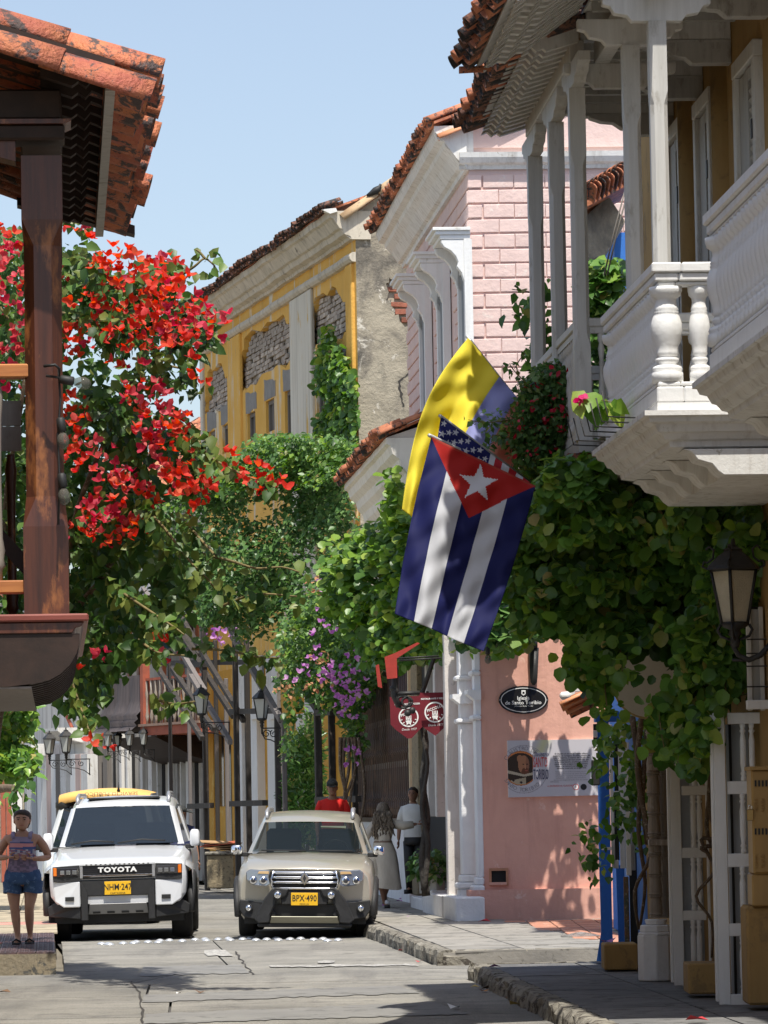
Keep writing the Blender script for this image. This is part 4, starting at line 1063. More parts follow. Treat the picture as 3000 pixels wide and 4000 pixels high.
b = MB(); b.prism([(.0, 12.9), (.30, 12.9), (.30, 13.3), (.42, 13.35), (.42, 13.46), (-.54, 13.46), (-.52, 13.33), (-.46, 13.3), (-.24, 13.0), (-.1, 12.9)], .0, .07, lambda a, c, d: YG(a, d, c)); b.build('cornice_return', M_ycorn, hY)
T_soot = [barrel('roof_tile', M_tiled), barrel('roof_tile', M_tiled)]
tile_roof(hY, YS, -.2, YL+.3, .72, 13.46, rad(20), 1, T_soot, seed=21, jit=.12, pitch=.25, sag=.03)
MB().hexa([YS(0, .5, 13.48), YS(YL, .5, 13.48), YS(YL, -5, 15.5), YS(0, -5, 15.5), YS(0, .5, 13.52), YS(YL, .5, 13.52), YS(YL, -5, 15.6), YS(0, -5, 15.6)]).build('roof', M_tile, hY)
# gable wall with brick patch
gslope = (YG.hit(1560, 705)[1]-13.45)/(YG.hit(1560, 705)[0])
gp = [Z1(*q) for q in ((1262, 838), (1325, 808), (1372, 850), (1410, 885), (1462, 965), (1490, 1090), (1470, 1170), (1450, 1232), (1428, 1190), (1440, 1140), (1352, 1090), (1318, 1040), (1290, 985), (1268, 930))]
gh = rough_edge([YG.hit(*q) for q in gp], 9, .06, 4)
holed(YG, [(0, 0), (9, 0), (9, 13.42+9*gslope*.5), (4.5, 13.42+4.5*gslope), (0, 13.42)], [gh], 0, .14, 'gable', M_gab, hY)
gh_big = gh
MB().box((.05, -.32, .1), (6, -.15, 13.3), YG).build('masonry_core', M_mortar, hY)
bricks_in(YG, gh, -.075, hY, M_bk, .34, .155, 5, .02, 60, .05, .05)
# crack lines in the render
def wallcrack(fr, pts, w, par):
    b = MB(); rows = []
    for i, (a, c) in enumerate(pts):
        u, z = fr.hit(*Z1(a, c)); ww = w*rs.uniform(.5, 1.5); rows.append([fr(u-ww, .006, z), fr(u+ww, .006, z)])
    b.strip(rows, None, smooth=False); b.build('crack', M_crack, par)
wallcrack(YG, wob([(1452, 1235), (1440, 1330), (1425, 1410), (1340, 1475), (1350, 1540), (1370, 1640)], 6, 5), .02, hY)
wallcrack(YG, wob([(1300, 330), (1252, 450), (1245, 580)], 6, 4), .014, hY)
wallcrack(YG, wob([(1445, 1490), (1430, 1600)], 5, 4), .012, hY)
# beige verge tiles
T_bei = barrel('roof_tile', mat('beige_ridge_tile', (.62, .46, .28), (.50, .34, .2), (.25, .2, .16), scale=3, rough=.85, rnd=.15, dirt_lo=.6), L=.85, r0=.19, r1=.16)
sg = math.atan(gslope)
for k in range(8):
    a = -.35+k*.72
    m = Matrix.Identity(4); Yd = -(YG.U*math.cos(sg)+Vector((0, 0, math.sin(sg)))); X = YG.N; Z = X.cross(Yd).normalized()
    if Z.z < 0: Z = -Z; X = -X
    p = YG(a+.8, .02, 13.44+(a+.8)*gslope)
    for i in range(3): m[i][0] = X[i]; m[i][1] = Yd[i]; m[i][2] = Z[i]; m[i][3] = p[i]
    link('verge_tile', T_bei, hY, m)
# pale pointed sheet sticking out at the eave corner
b = MB(); q = [P(1256, 818, 80.2), P(1290, 834, 80.2), P(1318, 826, 80.2), P(1312, 812, 80.2)]
b.add(q+[p+Vector((0, .5, .02)) for p in q], [(0, 1, 2, 3), (4, 5, 6, 7), (0, 1, 5, 4), (1, 2, 6, 5), (2, 3, 7, 6), (3, 0, 4, 7)]); b.build('eave_flashing', M_stucco, hY)
# ================================================================== NEAR LEFT: DARK WOOD BALCONY
M_rw = mat_wood('red_brown_wood', (.125, .036, .017), (.040, .014, .009), rough=.38, grain=(22, 22, 1.1), bump=.4, spec=.5, wear=(.30, .11, .035), rnd=.12)
M_rw_lit = mat_wood('sunlit_brown_wood', (.52, .21, .06), (.30, .10, .03), rough=.4, grain=(1.2, 22, 22), bump=.35, spec=.5, rnd=.08)  # red-brown wood again, sunlight on the near rails put into the colour
M_bw = mat_wood('dark_wood', (.045, .025, .018), (.022, .014, .011), rough=.6, grain=(8, 8, 8), bump=.5, spec=.35)  # blackish brown for undersides, rafters, beams and braces
M_tileL = mat('mossy_clay_tile', (.60, .22, .09), (.40, .10, .07), (.085, .06, .055), scale=4.2, rough=.62, bump=.9, bscale=38, bdist=.02, rnd=.16, dirt_lo=.50, spec=.4)
LS = Fr(P(183, 2400, 19), (-.081, 1), side=1)
hB = thing('wooden_balcony_house', 'near left house with red-brown timber balcony under a mossy clay tile roof', 'house', LS(2, -1, 0))
MB().box((-3, -4, 0), (23.5, -1.05, 7.6), LS).build('wall', M_ochre, hB)
def zL(y, Y=19.0, px=150): return P(px, y, Y).z
def xv(px, Y=19.0): return (P(px, 2400, Y)-LS.o).dot(LS.N)
z_top = zL(2405); 
# floor edge and curved underside
v_o = xv(345)
fe = MB(); fe.box((-.17, -1.04, zL(2435)), (4.3, v_o, z_top), LS); fe.build('floor_edge', mat_wood('pinkish_wood', (.30, .085, .06), (.17, .045, .035), rough=.45, grain=(1.2, 22, 22)), hB, bevel=.008)
fe = MB(); fe.prism([(-1.04, zL(2437)), (v_o-.02, zL(2437)), (v_o-.035, zL(2455)), (v_o-.06, zL(2460)), (v_o-.075, zL(2480)), (-1.04, zL(2480))], -.15, 4.28, lambda a, c, d: LS(d, a, c)); fe.build('floor_moulding', M_rw, hB, bevel=.004)
def curv(off, u0, u1, nm, m):
    pts = [(xv(300)+off, 2482), (xv(298)+off, 2520), (xv(286)+off, 2560), (xv(262)+off, 2600), (xv(225)+off, 2635), (xv(180)+off, 2660), (xv(120)+off, 2674), (xv(20)+off, 2684)]
    prf = [(-1.04, zL(2482))]+[(v, zL(y)) for v, y in pts]+[(-1.04, zL(2690))]
    MB().prism(prf, u0, u1, lambda a, c, d: LS(d, a, c)).build(nm, m, hB)
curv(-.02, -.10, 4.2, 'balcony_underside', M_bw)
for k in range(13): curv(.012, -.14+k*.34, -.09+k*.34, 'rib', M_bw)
MB().box((-.13, -1.04, zL(2692)), (4.2, xv(120), zL(2684)), LS).build('underside_trim', mat_wood('greyed_edge', (.30, .27, .25), (.18, .15, .14)), hB)
# posts: eight-sided shaft, square foot and head
def lpost(u, v, nm='post'):
    T = LS.M(u, v, 0); s = .098; z0 = z_top; z1 = zL(620); zb_ = zL(1995)
    mb = MB(); mb.box((-s*1.06, -s*1.06, z0), (s*1.06, s*1.06, zb_-.08), M=T)
    def oc(z, a, b): return [(a, -b, z), (a, b, z), (b, a, z), (-b, a, z), (-a, b, z), (-a, -b, z), (-b, -a, z), (b, -a, z)]
    mb.strip([oc(zb_-.08, s*1.06, s*1.05), oc(zb_+.06, s*.9, s*.42), oc(z1-.42, s*.88, s*.42), oc(z1-.30, s*.98, s*.96), oc(z1, s*.98, s*.96)], None, closed=True, caps=True, smooth=False, M=T)
    return mb.build(nm, M_rw, hB)
for u in (0, 1.45, 2.9, 4.15): lpost(u, 0)
lpost(0, -.98)
# rails across the near end and along the front
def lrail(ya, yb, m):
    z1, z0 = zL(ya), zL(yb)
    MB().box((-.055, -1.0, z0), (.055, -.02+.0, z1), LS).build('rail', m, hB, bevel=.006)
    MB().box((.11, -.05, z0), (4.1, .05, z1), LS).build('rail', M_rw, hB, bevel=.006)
lrail(1425, 1478, M_rw_lit); lrail(2268, 2318, M_rw_lit)
bal = MB().lathe([(.022, 0), (.022, .05), (.038, .07), (.03, .10), (.036, .14), (.026, .2), (.022, .5), (.026, .75), (.034, .86), (.022, .92), (.022, zL(1478)-zL(2268))], 10).mesh('spindle', M_turned)
bal2 = bal.copy(); bal2.materials.clear(); bal2.materials.append(M_rw)
for k in range(5): link('spindle', bal, hB, LS.M(0, -.225-k*.17, zL(2268)))
for k in range(20): link('spindle', bal2, hB, LS.M(.3+k*.185, 0, zL(2268)))
for k in range(4): link('spindle', bal2, hB, LS.M(4.1, -.2-k*.2, zL(2268)))
MB().box((1.6, -.9, zL(1760, 20.6)), (1.63, -.12, zL(1665, 20.6)), LS).build('shade_board', M_wgrey, hB)
MB().box((1.6, -.9, zL(1662, 20.6)), (1.63, -.12, zL(1565, 20.6)), LS).build('shade_board', M_wgrey, hB)
b = MB(); b.tube([LS(1.2, -.42, zL(1850)), LS(1.2, -.04, zL(2210))], .05, 4, smooth=False); b.build('brace', M_bw, hB)
# head: capital, beams, small arch brace
hd = MB(); hd.box((-.11, -1.0, zL(560)), (.11, .11, zL(500)), LS); hd.build('capital', M_bw, hB, bevel=.01)
hd = MB(); hd.prism([(-1.0, zL(500)), (.115, zL(500)), (.14, zL(490)), (.14, zL(482)), (-1.0, zL(482))], -.13, .13, lambda a, c, d: LS(d, a, c)); hd.build('capital', M_rw, hB)
MB().box((-.10, -1.0, zL(480)), (.10, .095, zL(362)), LS).build('beam', M_bw, hB, bevel=.01)
MB().box((.11, -.10, zL(500)), (4.3, .10, zL(375)), LS).build('beam', M_bw, hB, bevel=.01)
b = MB(); b.prism([(-.12, zL(560)), (-.12, zL(640)), (-.20, zL(622)), (-.26, zL(585)), (-.36, zL(572)), (-.5, zL(566)), (-.8, zL(562)), (-.8, zL(560))], -.08, .08, lambda a, c, d: LS(d, a, c)); b.build('brace', M_rw, hB)
# roof: verge tiles seen side on
slL = math.atan(.325)
ztip = P(640, 262, 18.55).z; vtip = xv(650, 18.6)
big = [barrel('roof_tile', M_tileL, L=.53, r0=.135, r1=.115, th=.018, n=10), barrel('roof_tile', M_tileL, L=.52, r0=.128, r1=.11, th=.018, n=10)]
for k in range(4):
    for (u, dz, ro) in ((-.43, -.15, .30), (-.20, .0, 0)):
        d = .53+k*.425; off = 0 if u > -.3 else .03
        m = slopeM(LS, u, vtip-(d+off)*math.cos(slL), ztip+dz-.02+(d+off)*math.sin(slL)+k*.012, slL, jit=.035, rr=rs) @ Matrix.Rotation(-ro*.5, 4, 'Y')
        link('verge_tile', big[k % 2], hB, m)
tile_roof(hB, LS, .0, 4.35, vtip+.0, ztip-.03, slL, 3, big, pitch=.27, step=.42, L=.53, jit=.09, seed=14, sag=.02)
def zr(v, up=0): return ztip-.045+(vtip-v)*math.tan(slL)+up
MB().hexa([LS(-.40, -1.05, zr(-1.05, -.02)), LS(4.4, -1.05, zr(-1.05, -.02)), LS(4.4, vtip-.2, zr(vtip-.2, -.02)), LS(-.40, vtip-.2, zr(vtip-.2, -.02)), LS(-.40, -1.05, zr(-1.05, .03)), LS(4.4, -1.05, zr(-1.05, .03)), LS(4.4, vtip-.2, zr(vtip-.2, .03)), LS(-.40, vtip-.2, zr(vtip-.2, .03))]).build('roof', M_bw, hB)
MB().box((-.42, vtip-.245, zr(vtip-.2, -.115)), (4.4, vtip-.20, zr(vtip-.2, -.022)), LS).build('fascia', M_wgrey, hB)
MB().hexa([LS(4.30, -.15, zr(-.15, -.10)), LS(4.45, -.15, zr(-.15, -.10)), LS(4.45, vtip-.02, zr(vtip, -.05)), LS(4.30, vtip-.02, zr(vtip, -.05)), LS(4.30, -.15, zr(-.15, .0)), LS(4.45, -.15, zr(-.15, .0)), LS(4.45, vtip-.02, zr(vtip, .0)), LS(4.30, vtip-.02, zr(vtip, .0))]).build('verge_board', M_bw, hB)
for k in range(16):
    u = -.25+k*.295; L = vtip-.25
    pr = [(-.0, zr(0, -.02)), (0, zr(0, -.13)), (L*.5, zr(L*.5, -.13)), (L*.6, zr(L*.6, -.10)), (L*.72, zr(L*.72, -.115)), (L*.82, zr(L*.82, -.07)), (L, zr(L, -.075)), (L, zr(L, -.02))]
    MB().prism(pr, u-.035, u+.035, lambda a, c, d: LS(d, a, c)).build('rafter', M_bw, hB)

# ================================================================== FAR: HOUSES ROUND THE BEND
M_fwhite = mat('far_limewash', (.78, .76, .72), (.66, .63, .58), (.34, .31, .27), scale=1.2, rough=.9, bump=.4, bscale=12, streak=.9, dirt=(.16, .14, .12), dirt_lo=.62, stretch=(1, 1, .35))
M_fgrey = mat('far_grey_render', (.50, .46, .40), (.38, .35, .30), (.26, .23, .19), scale=1.5, rough=.92, bump=.5, streak=.6, dirt=(.12, .1, .09), dirt_lo=.6)
M_fpink = mat('faded_pink', (.60, .46, .42), (.5, .38, .34), scale=2, rough=.9, streak=.4, dirt=(.3, .25, .22))
FA = P(783, 3000, 98.2); FB = P(372, 3000, 104.5); FC = P(-120, 3000, 117)
F1 = Fr(FA, (FB-FA).to_2d(), side=-1); F2 = Fr(FB, (FC-FB).to_2d(), side=-1)
L1 = (FB-FA).to_2d().length; L2 = (FC-FB).to_2d().length
h1 = thing('brown_balcony_house', 'grey two-storey house round the bend with weathered brown wooden balcony and patchy tiled roof', 'house', F1(L1/2, -3, 0))
h2 = thing('white_stained_house', 'far white house with streaked walls, foreshortened window bays and pink stripes at the left', 'house', F2(L2/2, -3, 0))
MB().box((0, -6, 0), (L1, 0, 7.7), F1).build('wall', M_fgrey, h1)
MB().box((0.01, -6, 0), (L2, -.0, 7.4), F2).build('wall', M_fwhite, h2)
def tr1(fr, par, name, m, a, b_, v0, v1, **k):
    (x0, y0), (x1, y1) = a, b_
    u0, z1 = fr.hit(x0, y0, v1); u1, z0 = fr.hit(x1, y1, v1)
    return MB().box((u0, v0, z0), (u1, v1, z1), fr).build(name, m, par, **k)
# ground floor doors and pilasters (F1)
for a, c in ((505, 530), (622, 648), (752, 778), (440, 455)): tr1(F1, h1, 'doorway', M_dark, (a, 2850), (c, 3400), -.05, .02)
for a, c in ((463, 480), (488, 503), (545, 562), (575, 598), (608, 620), (652, 672), (722, 748), (700, 712)): tr1(F1, h1, 'pilaster', M_fwhite if a % 2 else M_stucco2, (a, 2780), (c, 3420), -.02, .14)
for a, c in ((372, 392), (400, 424)): tr1(F1, h1, 'window_post', M_wframe, (a, 2880), (c, 3420), -.02, .12)
tr1(F1, h1, 'door', M_wgrey, (676, 2860), (698, 3400), .0, .04); tr1(F1, h1, 'door', M_wgrey, (596, 2860), (607, 3400), .0, .04)
# brown balcony
M_rust = mat('rust_red_paint', (.42, .12, .07), (.30, .09, .06), (.5, .3, .22), scale=4, rough=.8, bump=.4, dirt_lo=.64)
bv = 1.5
u_r = F1.hit(782, 2850, bv)[0]; u_m = F1.hit(570, 2850, bv)[0]; u_l = F1.hit(412, 2850, bv)[0]
zfl = F1.hit(600, 2832, bv)[1]; zrl = F1.hit(570, 2655, bv)[1]
MB().box((u_r-.3, 0, zfl-.24), (u_m+.1, bv+.1, zfl-.03), F1).build('floor_beam', M_rust, h1)
MB().box((u_r-.3, 0, zfl-.028), (u_m+.1, bv+.16, zfl+.03), F1).build('floor_board', mat_wood('dusty_board', (.36, .24, .18), (.24, .15, .11)), h1)
MB().box((u_r, bv-.05, zrl-.03), (u_m, bv+.03, zrl+.03), F1).build('handrail', M_rust, h1)
MB().box((u_m-.09, bv-.08, zfl), (u_m+.09, bv+.10, zfl+2.9), F1).build('post', M_rust, h1)
for px in (640, 712, 770): 
    u = F1.hit(px, 2700, bv)[0]; MB().box((u-.05, bv-.05, zfl), (u+.05, bv+.05, zfl+2.9), F1).build('post', M_rw, h1)
fsp = MB().lathe([(.03, 0), (.03, .1), (.05, .18), (.028, .3), (.03, .6), (.048, .72), (.03, .8), (.03, zrl-zfl-.03)], 8).mesh('spindle', M_turned)
for k in range(12):
    u = u_r+.1+(u_m-u_r-.2)*k/11; link('spindle', fsp, h1, F1.M(u, bv, zfl+.03))
# closed bay of curved dark boards
M_char = mat_wood('charred_board', (.10, .085, .085), (.05, .042, .045), rough=.75, grain=(14, 14, .8))
nb = 3
for k in range(nb):
    ua = u_m+.10+(u_l-u_m-.1)*k/nb; ub2 = u_m+.10+(u_l-u_m-.1)*(k+1)/nb; w = (ub2-ua); rows = []
    for z, vv in ((zfl-.12, .36), (zfl+.0, .20), (zfl+.08, .26), (zfl+.16, .16), (zfl+.24, .20), (zfl+.34, .10), (zfl+.6, .02), (zrl, 0), (zrl+.12, -.02)):
        rows.append([F1(ua+w*t, bv+vv+.12*math.sin(math.pi*t), z) for t in (0, .15, .35, .5, .65, .85, 1)])
    mb = MB(); mb.strip(rows, None, smooth=True); mb.build('bay_panel', M_char, h1)
MB().box((u_m, 0, zfl-.14), (u_l, bv, zrl), F1).build('bay_core', M_char, h1)
MB().box((u_m+.0, bv-.2, zrl), (u_l, bv, zfl+2.9), F1).build('bay_shadow', M_dark, h1) if False else None
for px in (425, 455, 500, 540):
    u = F1.hit(px, 2600, bv)[0]; MB().box((u-.07, bv-.08, zrl), (u+.07, bv+.02, zfl+2.9), F1).build('post', M_rw, h1)
MB().box((u_r-.3, 0, zfl-.42), (u_l, .4, zfl-.25), F1).build('balcony_bracket', M_bw, h1)
b = MB(); b.prism([(0, zfl-.9), (.5, zfl-.75), (1.0, zfl-.5), (bv, zfl-.26), (0, zfl-.26)], u_m-.5, u_l, lambda a, c, d: F1(d, a, c)); b.build('balcony_cove', M_bw, h1)
# upper storey pieces seen through the leaves: white wall, windows, white boxed balcony
for a, c in ((380, 400), (470, 505), (600, 622), (745, 770)): tr1(F1, h1, 'window', M_glassd, (a, 2250), (c, 2560), -.05, .03)
MB().box((-.02, -.01, zfl+2.9), (L1, .08, 7.75), F1).build('upper_wall', M_fwhite, h1)
M_w = M_stucco
uw0 = F1.hit(735, 2350, 1.2)[0]; uw1 = F1.hit(560, 2350, 1.2)[0]; zw0 = F1.hit(650, 2345, 1.2)[1]; zw1 = F1.hit(650, 2140, 1.2)[1]
MB().box((uw0, .0, zw0-.1), (uw1, 1.2, zw1), F1).build('balcony_parapet', M_stucco, h1, bevel=.02)
MB().box((uw0-.1, .0, zw0-.38), (uw1+.1, 1.3, zw0-.101), F1).build('balcony_slab', M_stucco2, h1)
for k in range(9):
    u = uw0+.1+(uw1-uw0-.2)*k/8; MB().box((u-.05, 1.201, zw0), (u+.05, 1.25, zw1+.1), F1).build('balcony_slat', M_shut, h1)
MB().box((uw0-.15, 0, zw0-.62), (uw1+1.8, 1.2, zw0-.381), F1).build('balcony_beam', M_bw, h1)
# tiled roof facing the street
T_far = [barrel('roof_tile', M_tile), barrel('roof_tile', M_tileo), barrel('roof_tile', M_tile), barrel('roof_tile', M_tiled)]
zE = F1.hit(700, 1905, .6)[1]; sR = rad(34)
tile_roof(h1, F1, -.3, 6.2, .7, zE, sR, 11, T_far, pitch=.26, seed=31, jit=.06)
MB().hexa([F1(-.4, .3, zE), F1(L1, .3, zE), F1(L1, -4.2, zE+3.1), F1(-.4, -4.2, zE+3.1), F1(-.4, .3, zE+.1), F1(L1, .3, zE+.1), F1(L1, -4.2, zE+3.2), F1(-.4, -4.2, zE+3.2)]).build('roof', M_tile, h1)
MB().box((-.4, -6, 7.7), (6.3, .02, zE), F1).build('wall_upper', M_fgrey, h1)
b = MB(); b.tube([F1(-.4, -4.2, zE+3.25), F1(2.6, -4.3, zE+3.25)], .16, 8); b.build('ridge', M_tileo, h1)
# F2: bays, hoods, stripes
for a, c, mm in ((365, 350, M_dark), (340, 322, M_stucco2), (312, 300, M_fpink), (292, 280, M_stucco), (272, 262, M_dark), (255, 240, M_stucco2), (234, 222, M_wframe), (216, 204, M_stucco), (198, 186, M_fpink), (180, 168, M_stucco2), (160, 150, M_stucco), (140, 128, M_shut), (120, 108, M_stucco2), (98, 88, M_shut), (76, 64, M_stucco), (50, 38, M_wframe), (24, 12, M_stucco2)):
    tr1(F2, h2, 'window_bay', mm, (a, 2945), (c, 3500), 0, .35 if mm is not M_dark else .05)
for a, c, y in ((262, 205, 2842), (158, 120, 2905)):
    (u0_, z_), (u1_, _) = F2.hit(a, y, .5), F2.hit(c, y, .5)
    MB().prism([(0, z_), (.75, z_), (.75, z_-.08), (.6, z_-.2), (.45, z_-.3), (0, z_-.4)], u0_, u1_, lambda a_, c_, d: F2(d, a_, c_)).build('window_hood', M_stucco2, h2)
MB().box((0, 0, 7.0), (L2, .35, 7.4), F2).build('cornice', M_stucco2, h2)
T_f2 = [barrel('roof_tile', M_tile)]
tile_roof(h2, F2, 0, 14, .7, 7.45, rad(24), 2, T_f2, pitch=.3, seed=37)
b = MB(); b.tube([P(248, 2770, 106), P(285, 2850, 106), P(318, 2900, 106), P(330, 2960, 106), P(333, 3120, 106), P(335, 3420, 106)], .05, 5)
tag(b.build('drain_pipe', M_rust), 'thin rust-brown downpipe bending down the far white stained facade', 'pipe')
# low white block wall, far left
w0 = P(-70, 3150, 88); w1 = P(92, 3150, 88)
ws = thing('block_wall', 'pale cream block wall at the left edge behind the walking woman', 'wall', ((w0.x+w1.x)/2, 88.3, 0))
M_wall = mat('cream_block', (.66, .62, .52), (.56, .52, .43), (.4, .36, .28), scale=2, rough=.9, bump=.5, rnd=.08, streak=.3, dirt=(.3, .26, .2))
zb_ = .2; r_ = 0
while zb_ < 3.3:
    k = 0; x = w0.x-(.45 if r_ % 2 else 0)
    while x < w1.x:
        x1 = min(x+.9, w1.x)
        if x1-x > .06: MB().box((x+.008, 88, zb_+.008), (x1-.008, 88.3, zb_+.39)).build('block', M_wall, ws)
        x += .9
    zb_ += .4; r_ += 1
MB().box((w0.x, 88.03, 0), (w1.x, 88.27, 3.4)).build('mortar_core', M_wall, ws)
for px in (12, 34): 
    p = P(px, 3000, 87.6); MB().box((p.x-.05, 87.5, .2), (p.x+.05, 87.6, 3.9)).build('post', M_rust, ws)
for px in (52, 70):
    p = P(px, 3000, 87.6); MB().box((p.x-.07, 87.7, .2), (p.x+.07, 87.9, 5.4)).build('post', M_stucco, ws)

# ================================================================== YELLOW GROUND FLOOR AND TIMBER SHORING
M_yel2 = mat('fresh_yellow', (.66, .36, .055), (.58, .30, .045), (.70, .45, .12), scale=1.2, rough=.85, bump=.3, streak=.3, dirt=(.3, .16, .05))
def try_(name, m, a, b_, v0, v1, par=hY, **k): return tr1(YS, par, name, m, a, b_, v0, v1, **k)
zgf = YS.hit(1000, 2330, .05)[1]
MB().box((0, -.02, 0), (YL+.3, .045, 4.9), YS).build('ground_floor_wall', M_yel2, hY)
for a, c in ((925, 943), (978, 1002), (1052, 1076), (1165, 1190)):
    try_('pilaster', M_stucco, (c, 2800), (a, 3420), .0, .22)
    try_('capital', M_stucco, (c+7, 2785), (a-7, 2812), .0, .30)
for a, c, y0, y1 in ((968, 982, 2860, 3200), (1192, 1220, 2870, 3010), (888, 900, 2900, 3300), (852, 872, 2870, 3150), (1010, 1030, 2560, 2760)):
    try_('window', M_glassd, (c, y0), (a, y1), .02, .06)
for a, c in ((925, 955), (985, 1012), (1040, 1080), (1190, 1225)): try_('plaster_panel', M_stucco2, (c, 2560), (a, 2790), .03, .12)
for a, c in ((800, 826), (1120, 1150), (1256, 1282)): try_('pilaster', M_yel2, (c, 2480), (a, 3400), .0, .16)
sh = thing('timber_shoring', 'dark grey timber shoring frame of posts, rails and diagonal props before the yellow facade', 'shoring', YS(8, 1.8, 0))
M_sh = mat_wood('grey_black_timber', (.055, .048, .043), (.032, .028, .026), rough=.7, spec=.3, wear=(.11, .09, .08), rnd=.2)
M_sh2 = mat_wood('grey_timber', (.20, .18, .175), (.14, .125, .12), rough=.75, spec=.3, rnd=.1)
def pxpost(px, ytop, v, w=.10, m=M_sh, wpx=0):
    w = w*.48; u, z = YS.hit(px, ytop, v); MB().box((u-w, v-w, .0), (u+w, v+w, z), YS).build('post', m, sh, bevel=.01)
for px, yt, v, w, m in ((795, 2440, 2.0, .115, M_sh), (840, 2500, 1.6, .09, M_sh), (882, 2650, 1.2, .09, M_sh2), (916, 2400, 2.2, .11, M_sh), (962, 2500, 1.8, .11, M_sh), (1082, 2780, 2.0, .11, M_sh), (1108, 2790, 2.4, .09, M_sh2), (1240, 2760, 2.0, .13, M_sh), (1292, 2640, 1.7, .12, M_sh), (660, 2500, 1.8, .08, M_sh), (735, 2560, 1.7, .08, M_sh2), (1380, 2700, 1.8, .10, M_sh)):
    pxpost(px, yt, v, w, m)
def pxbeam(a, b_, v, w=.10, m=M_sh, name='prop', v2=None):
    (u0, z0), (u1, z1) = YS.hit(a[0], a[1], v), YS.hit(b_[0], b_[1], v2 or v)
    mb = MB(); mb.tube([YS(u0, v, z0), YS(u1, v2 or v, z1)], w*1.3, 4, smooth=False); mb.build(name, m, sh)
for a, b_, v, m in (((700, 2400), (952, 2815), 2.1, M_sh), ((880, 2420), (1100, 2815), 2.3, M_sh), ((905, 2480), (1098, 2812), 2.55, M_sh2), ((1023, 2688), (1112, 2840), 2.2, M_sh2), ((650, 2390), (912, 2800), 1.9, M_sh),
                    ((590, 2568), (790, 2885), 2.6, M_sh), ((672, 2612), (835, 2850), 2.4, M_sh), ((560, 2300), (800, 2700), 2.8, M_sh2), ((745, 2640), (900, 2900), 2.9, M_sh2), ((640, 2380), (780, 2560), 1.6, M_sh), ((1190, 2700), (1250, 2790), 2.0, M_sh), ((1290, 2740), (1400, 2890), 1.9, M_sh)):
    pxbeam(a, b_, v, .05, m)
for y, x0, x1, v in ((3150, 740, 826, 2.05), (3140, 905, 1036, 2.25), (2780, 905, 1090, 2.1), (3125, 1240, 1400, 2.0), (2590, 640, 1000, 1.5), (2600, 700, 800, 2.0), (2785, 1240, 1300, 2.0)):
    pxbeam((x0, y), (x1, y-4), v, .06, M_sh, 'rail')
# planter / rubble block under the shoring, with flattened cardboard
u0_, z1_ = YS.hit(1000, 3360, 2.6)
blk_o = thing('rubble_planter', 'low square masonry planter at the foot of the timber shoring', 'planter', P(865, 3400, 84))
p0 = P(808, 3400, 83.5); p1 = P(915, 3400, 83.5); zt_ = P(860, 3340, 83.5).z
MB().box((p0.x, 83.5, .1), (p1.x, 84.6, zt_)).build('body', M_stone, blk_o, bevel=.02)
MB().box((p0.x-.04, 83.45, zt_+.001), (p1.x+.04, 84.65, zt_+.07)).build('rim', M_kerb, blk_o, bevel=.02)
M_card = mat('cardboard', (.42, .27, .14), (.34, .21, .11), scale=6, rough=.9, bump=.2, rnd=.15)
for k in range(5):
    c = P(858+rs.uniform(-12, 12), 3318-k*5, 83.6); mb = MB(); a = rs.uniform(-.12, .12)
    q = [(-.36, -.2, 0), (.36, -.2, .0), (.36, .3, .05), (-.36, .3, .04)]
    M_ = Matrix.Translation((c.x, 83.85, zt_+.09+k*.035)) @ Matrix.Rotation(a*2, 4, 'Z') @ Matrix.Rotation(a, 4, 'Y')
    mb.hexa(q+[(x, y, z+.012) for x, y, z in q], M=M_)
    tag(mb.build('cardboard_sheet', M_card if k != 3 else mat('red_printed_card', (.5, .12, .06), (.4, .1, .05), scale=4, rough=.8)), 'flattened cardboard sheet, number %s up the small heap on the masonry planter' % ['lowest', 'second', 'third', 'fourth', 'top'][k] if False else ['bottom cardboard sheet of the heap on the masonry planter', 'second cardboard sheet from below in the heap on the planter', 'middle cardboard sheet of the heap on the planter', 'red printed cardboard sheet near the top of the heap', 'topmost brown cardboard sheet lying on the heap'][k], 'cardboard', 'flattened cardboard on the planter')
# blue house glimpsed between the gallery posts on the right
M_bluew = mat('sky_blue_wall', (.05, .20, .62), (.04, .17, .55), scale=2, rough=.7)
bh_ = thing('blue_house', 'blue rear house with clay tile eave and stained cove glimpsed between the gallery posts', 'house', P(2400, 1200, 50))
pb = P(2400, 1000, 47.2); BS = Fr((pb.x-.9, 47.2), (1, .0), side=1)
a0 = BS.hit(2352, 3500)[0]; zlow = BS.hit(2400, 1040)[1]
MB().box((a0+.34, -4, .16), (a0+6, -.6, 8.4), BS).build('wall', M_bluew, bh_)
def bq(pts, d0, d1, nm, m):
    b = MB(); b.prism([BS.hit(*p) for p in pts], d0, d1, lambda a, c, d: BS(a, d, c)); return b.build(nm, m, bh_)
bq([(2285, 850), (2375, 770), (2440, 870), (2360, 1000), (2285, 1020)], -.6, .1, 'eave_cove', M_gab)
bq([(2280, 770), (2440, 705), (2440, 745), (2280, 830)], -.8, .4, 'eave', M_tile)
for k in range(9): link('roof_tile', T_mid[k % 3], bh_, Matrix.Translation(P(2292+k*17, 800-k*10, 46.7)) @ Matrix.Rotation(rad(180), 4, 'Z') @ Matrix.Rotation(.25, 4, 'X'))
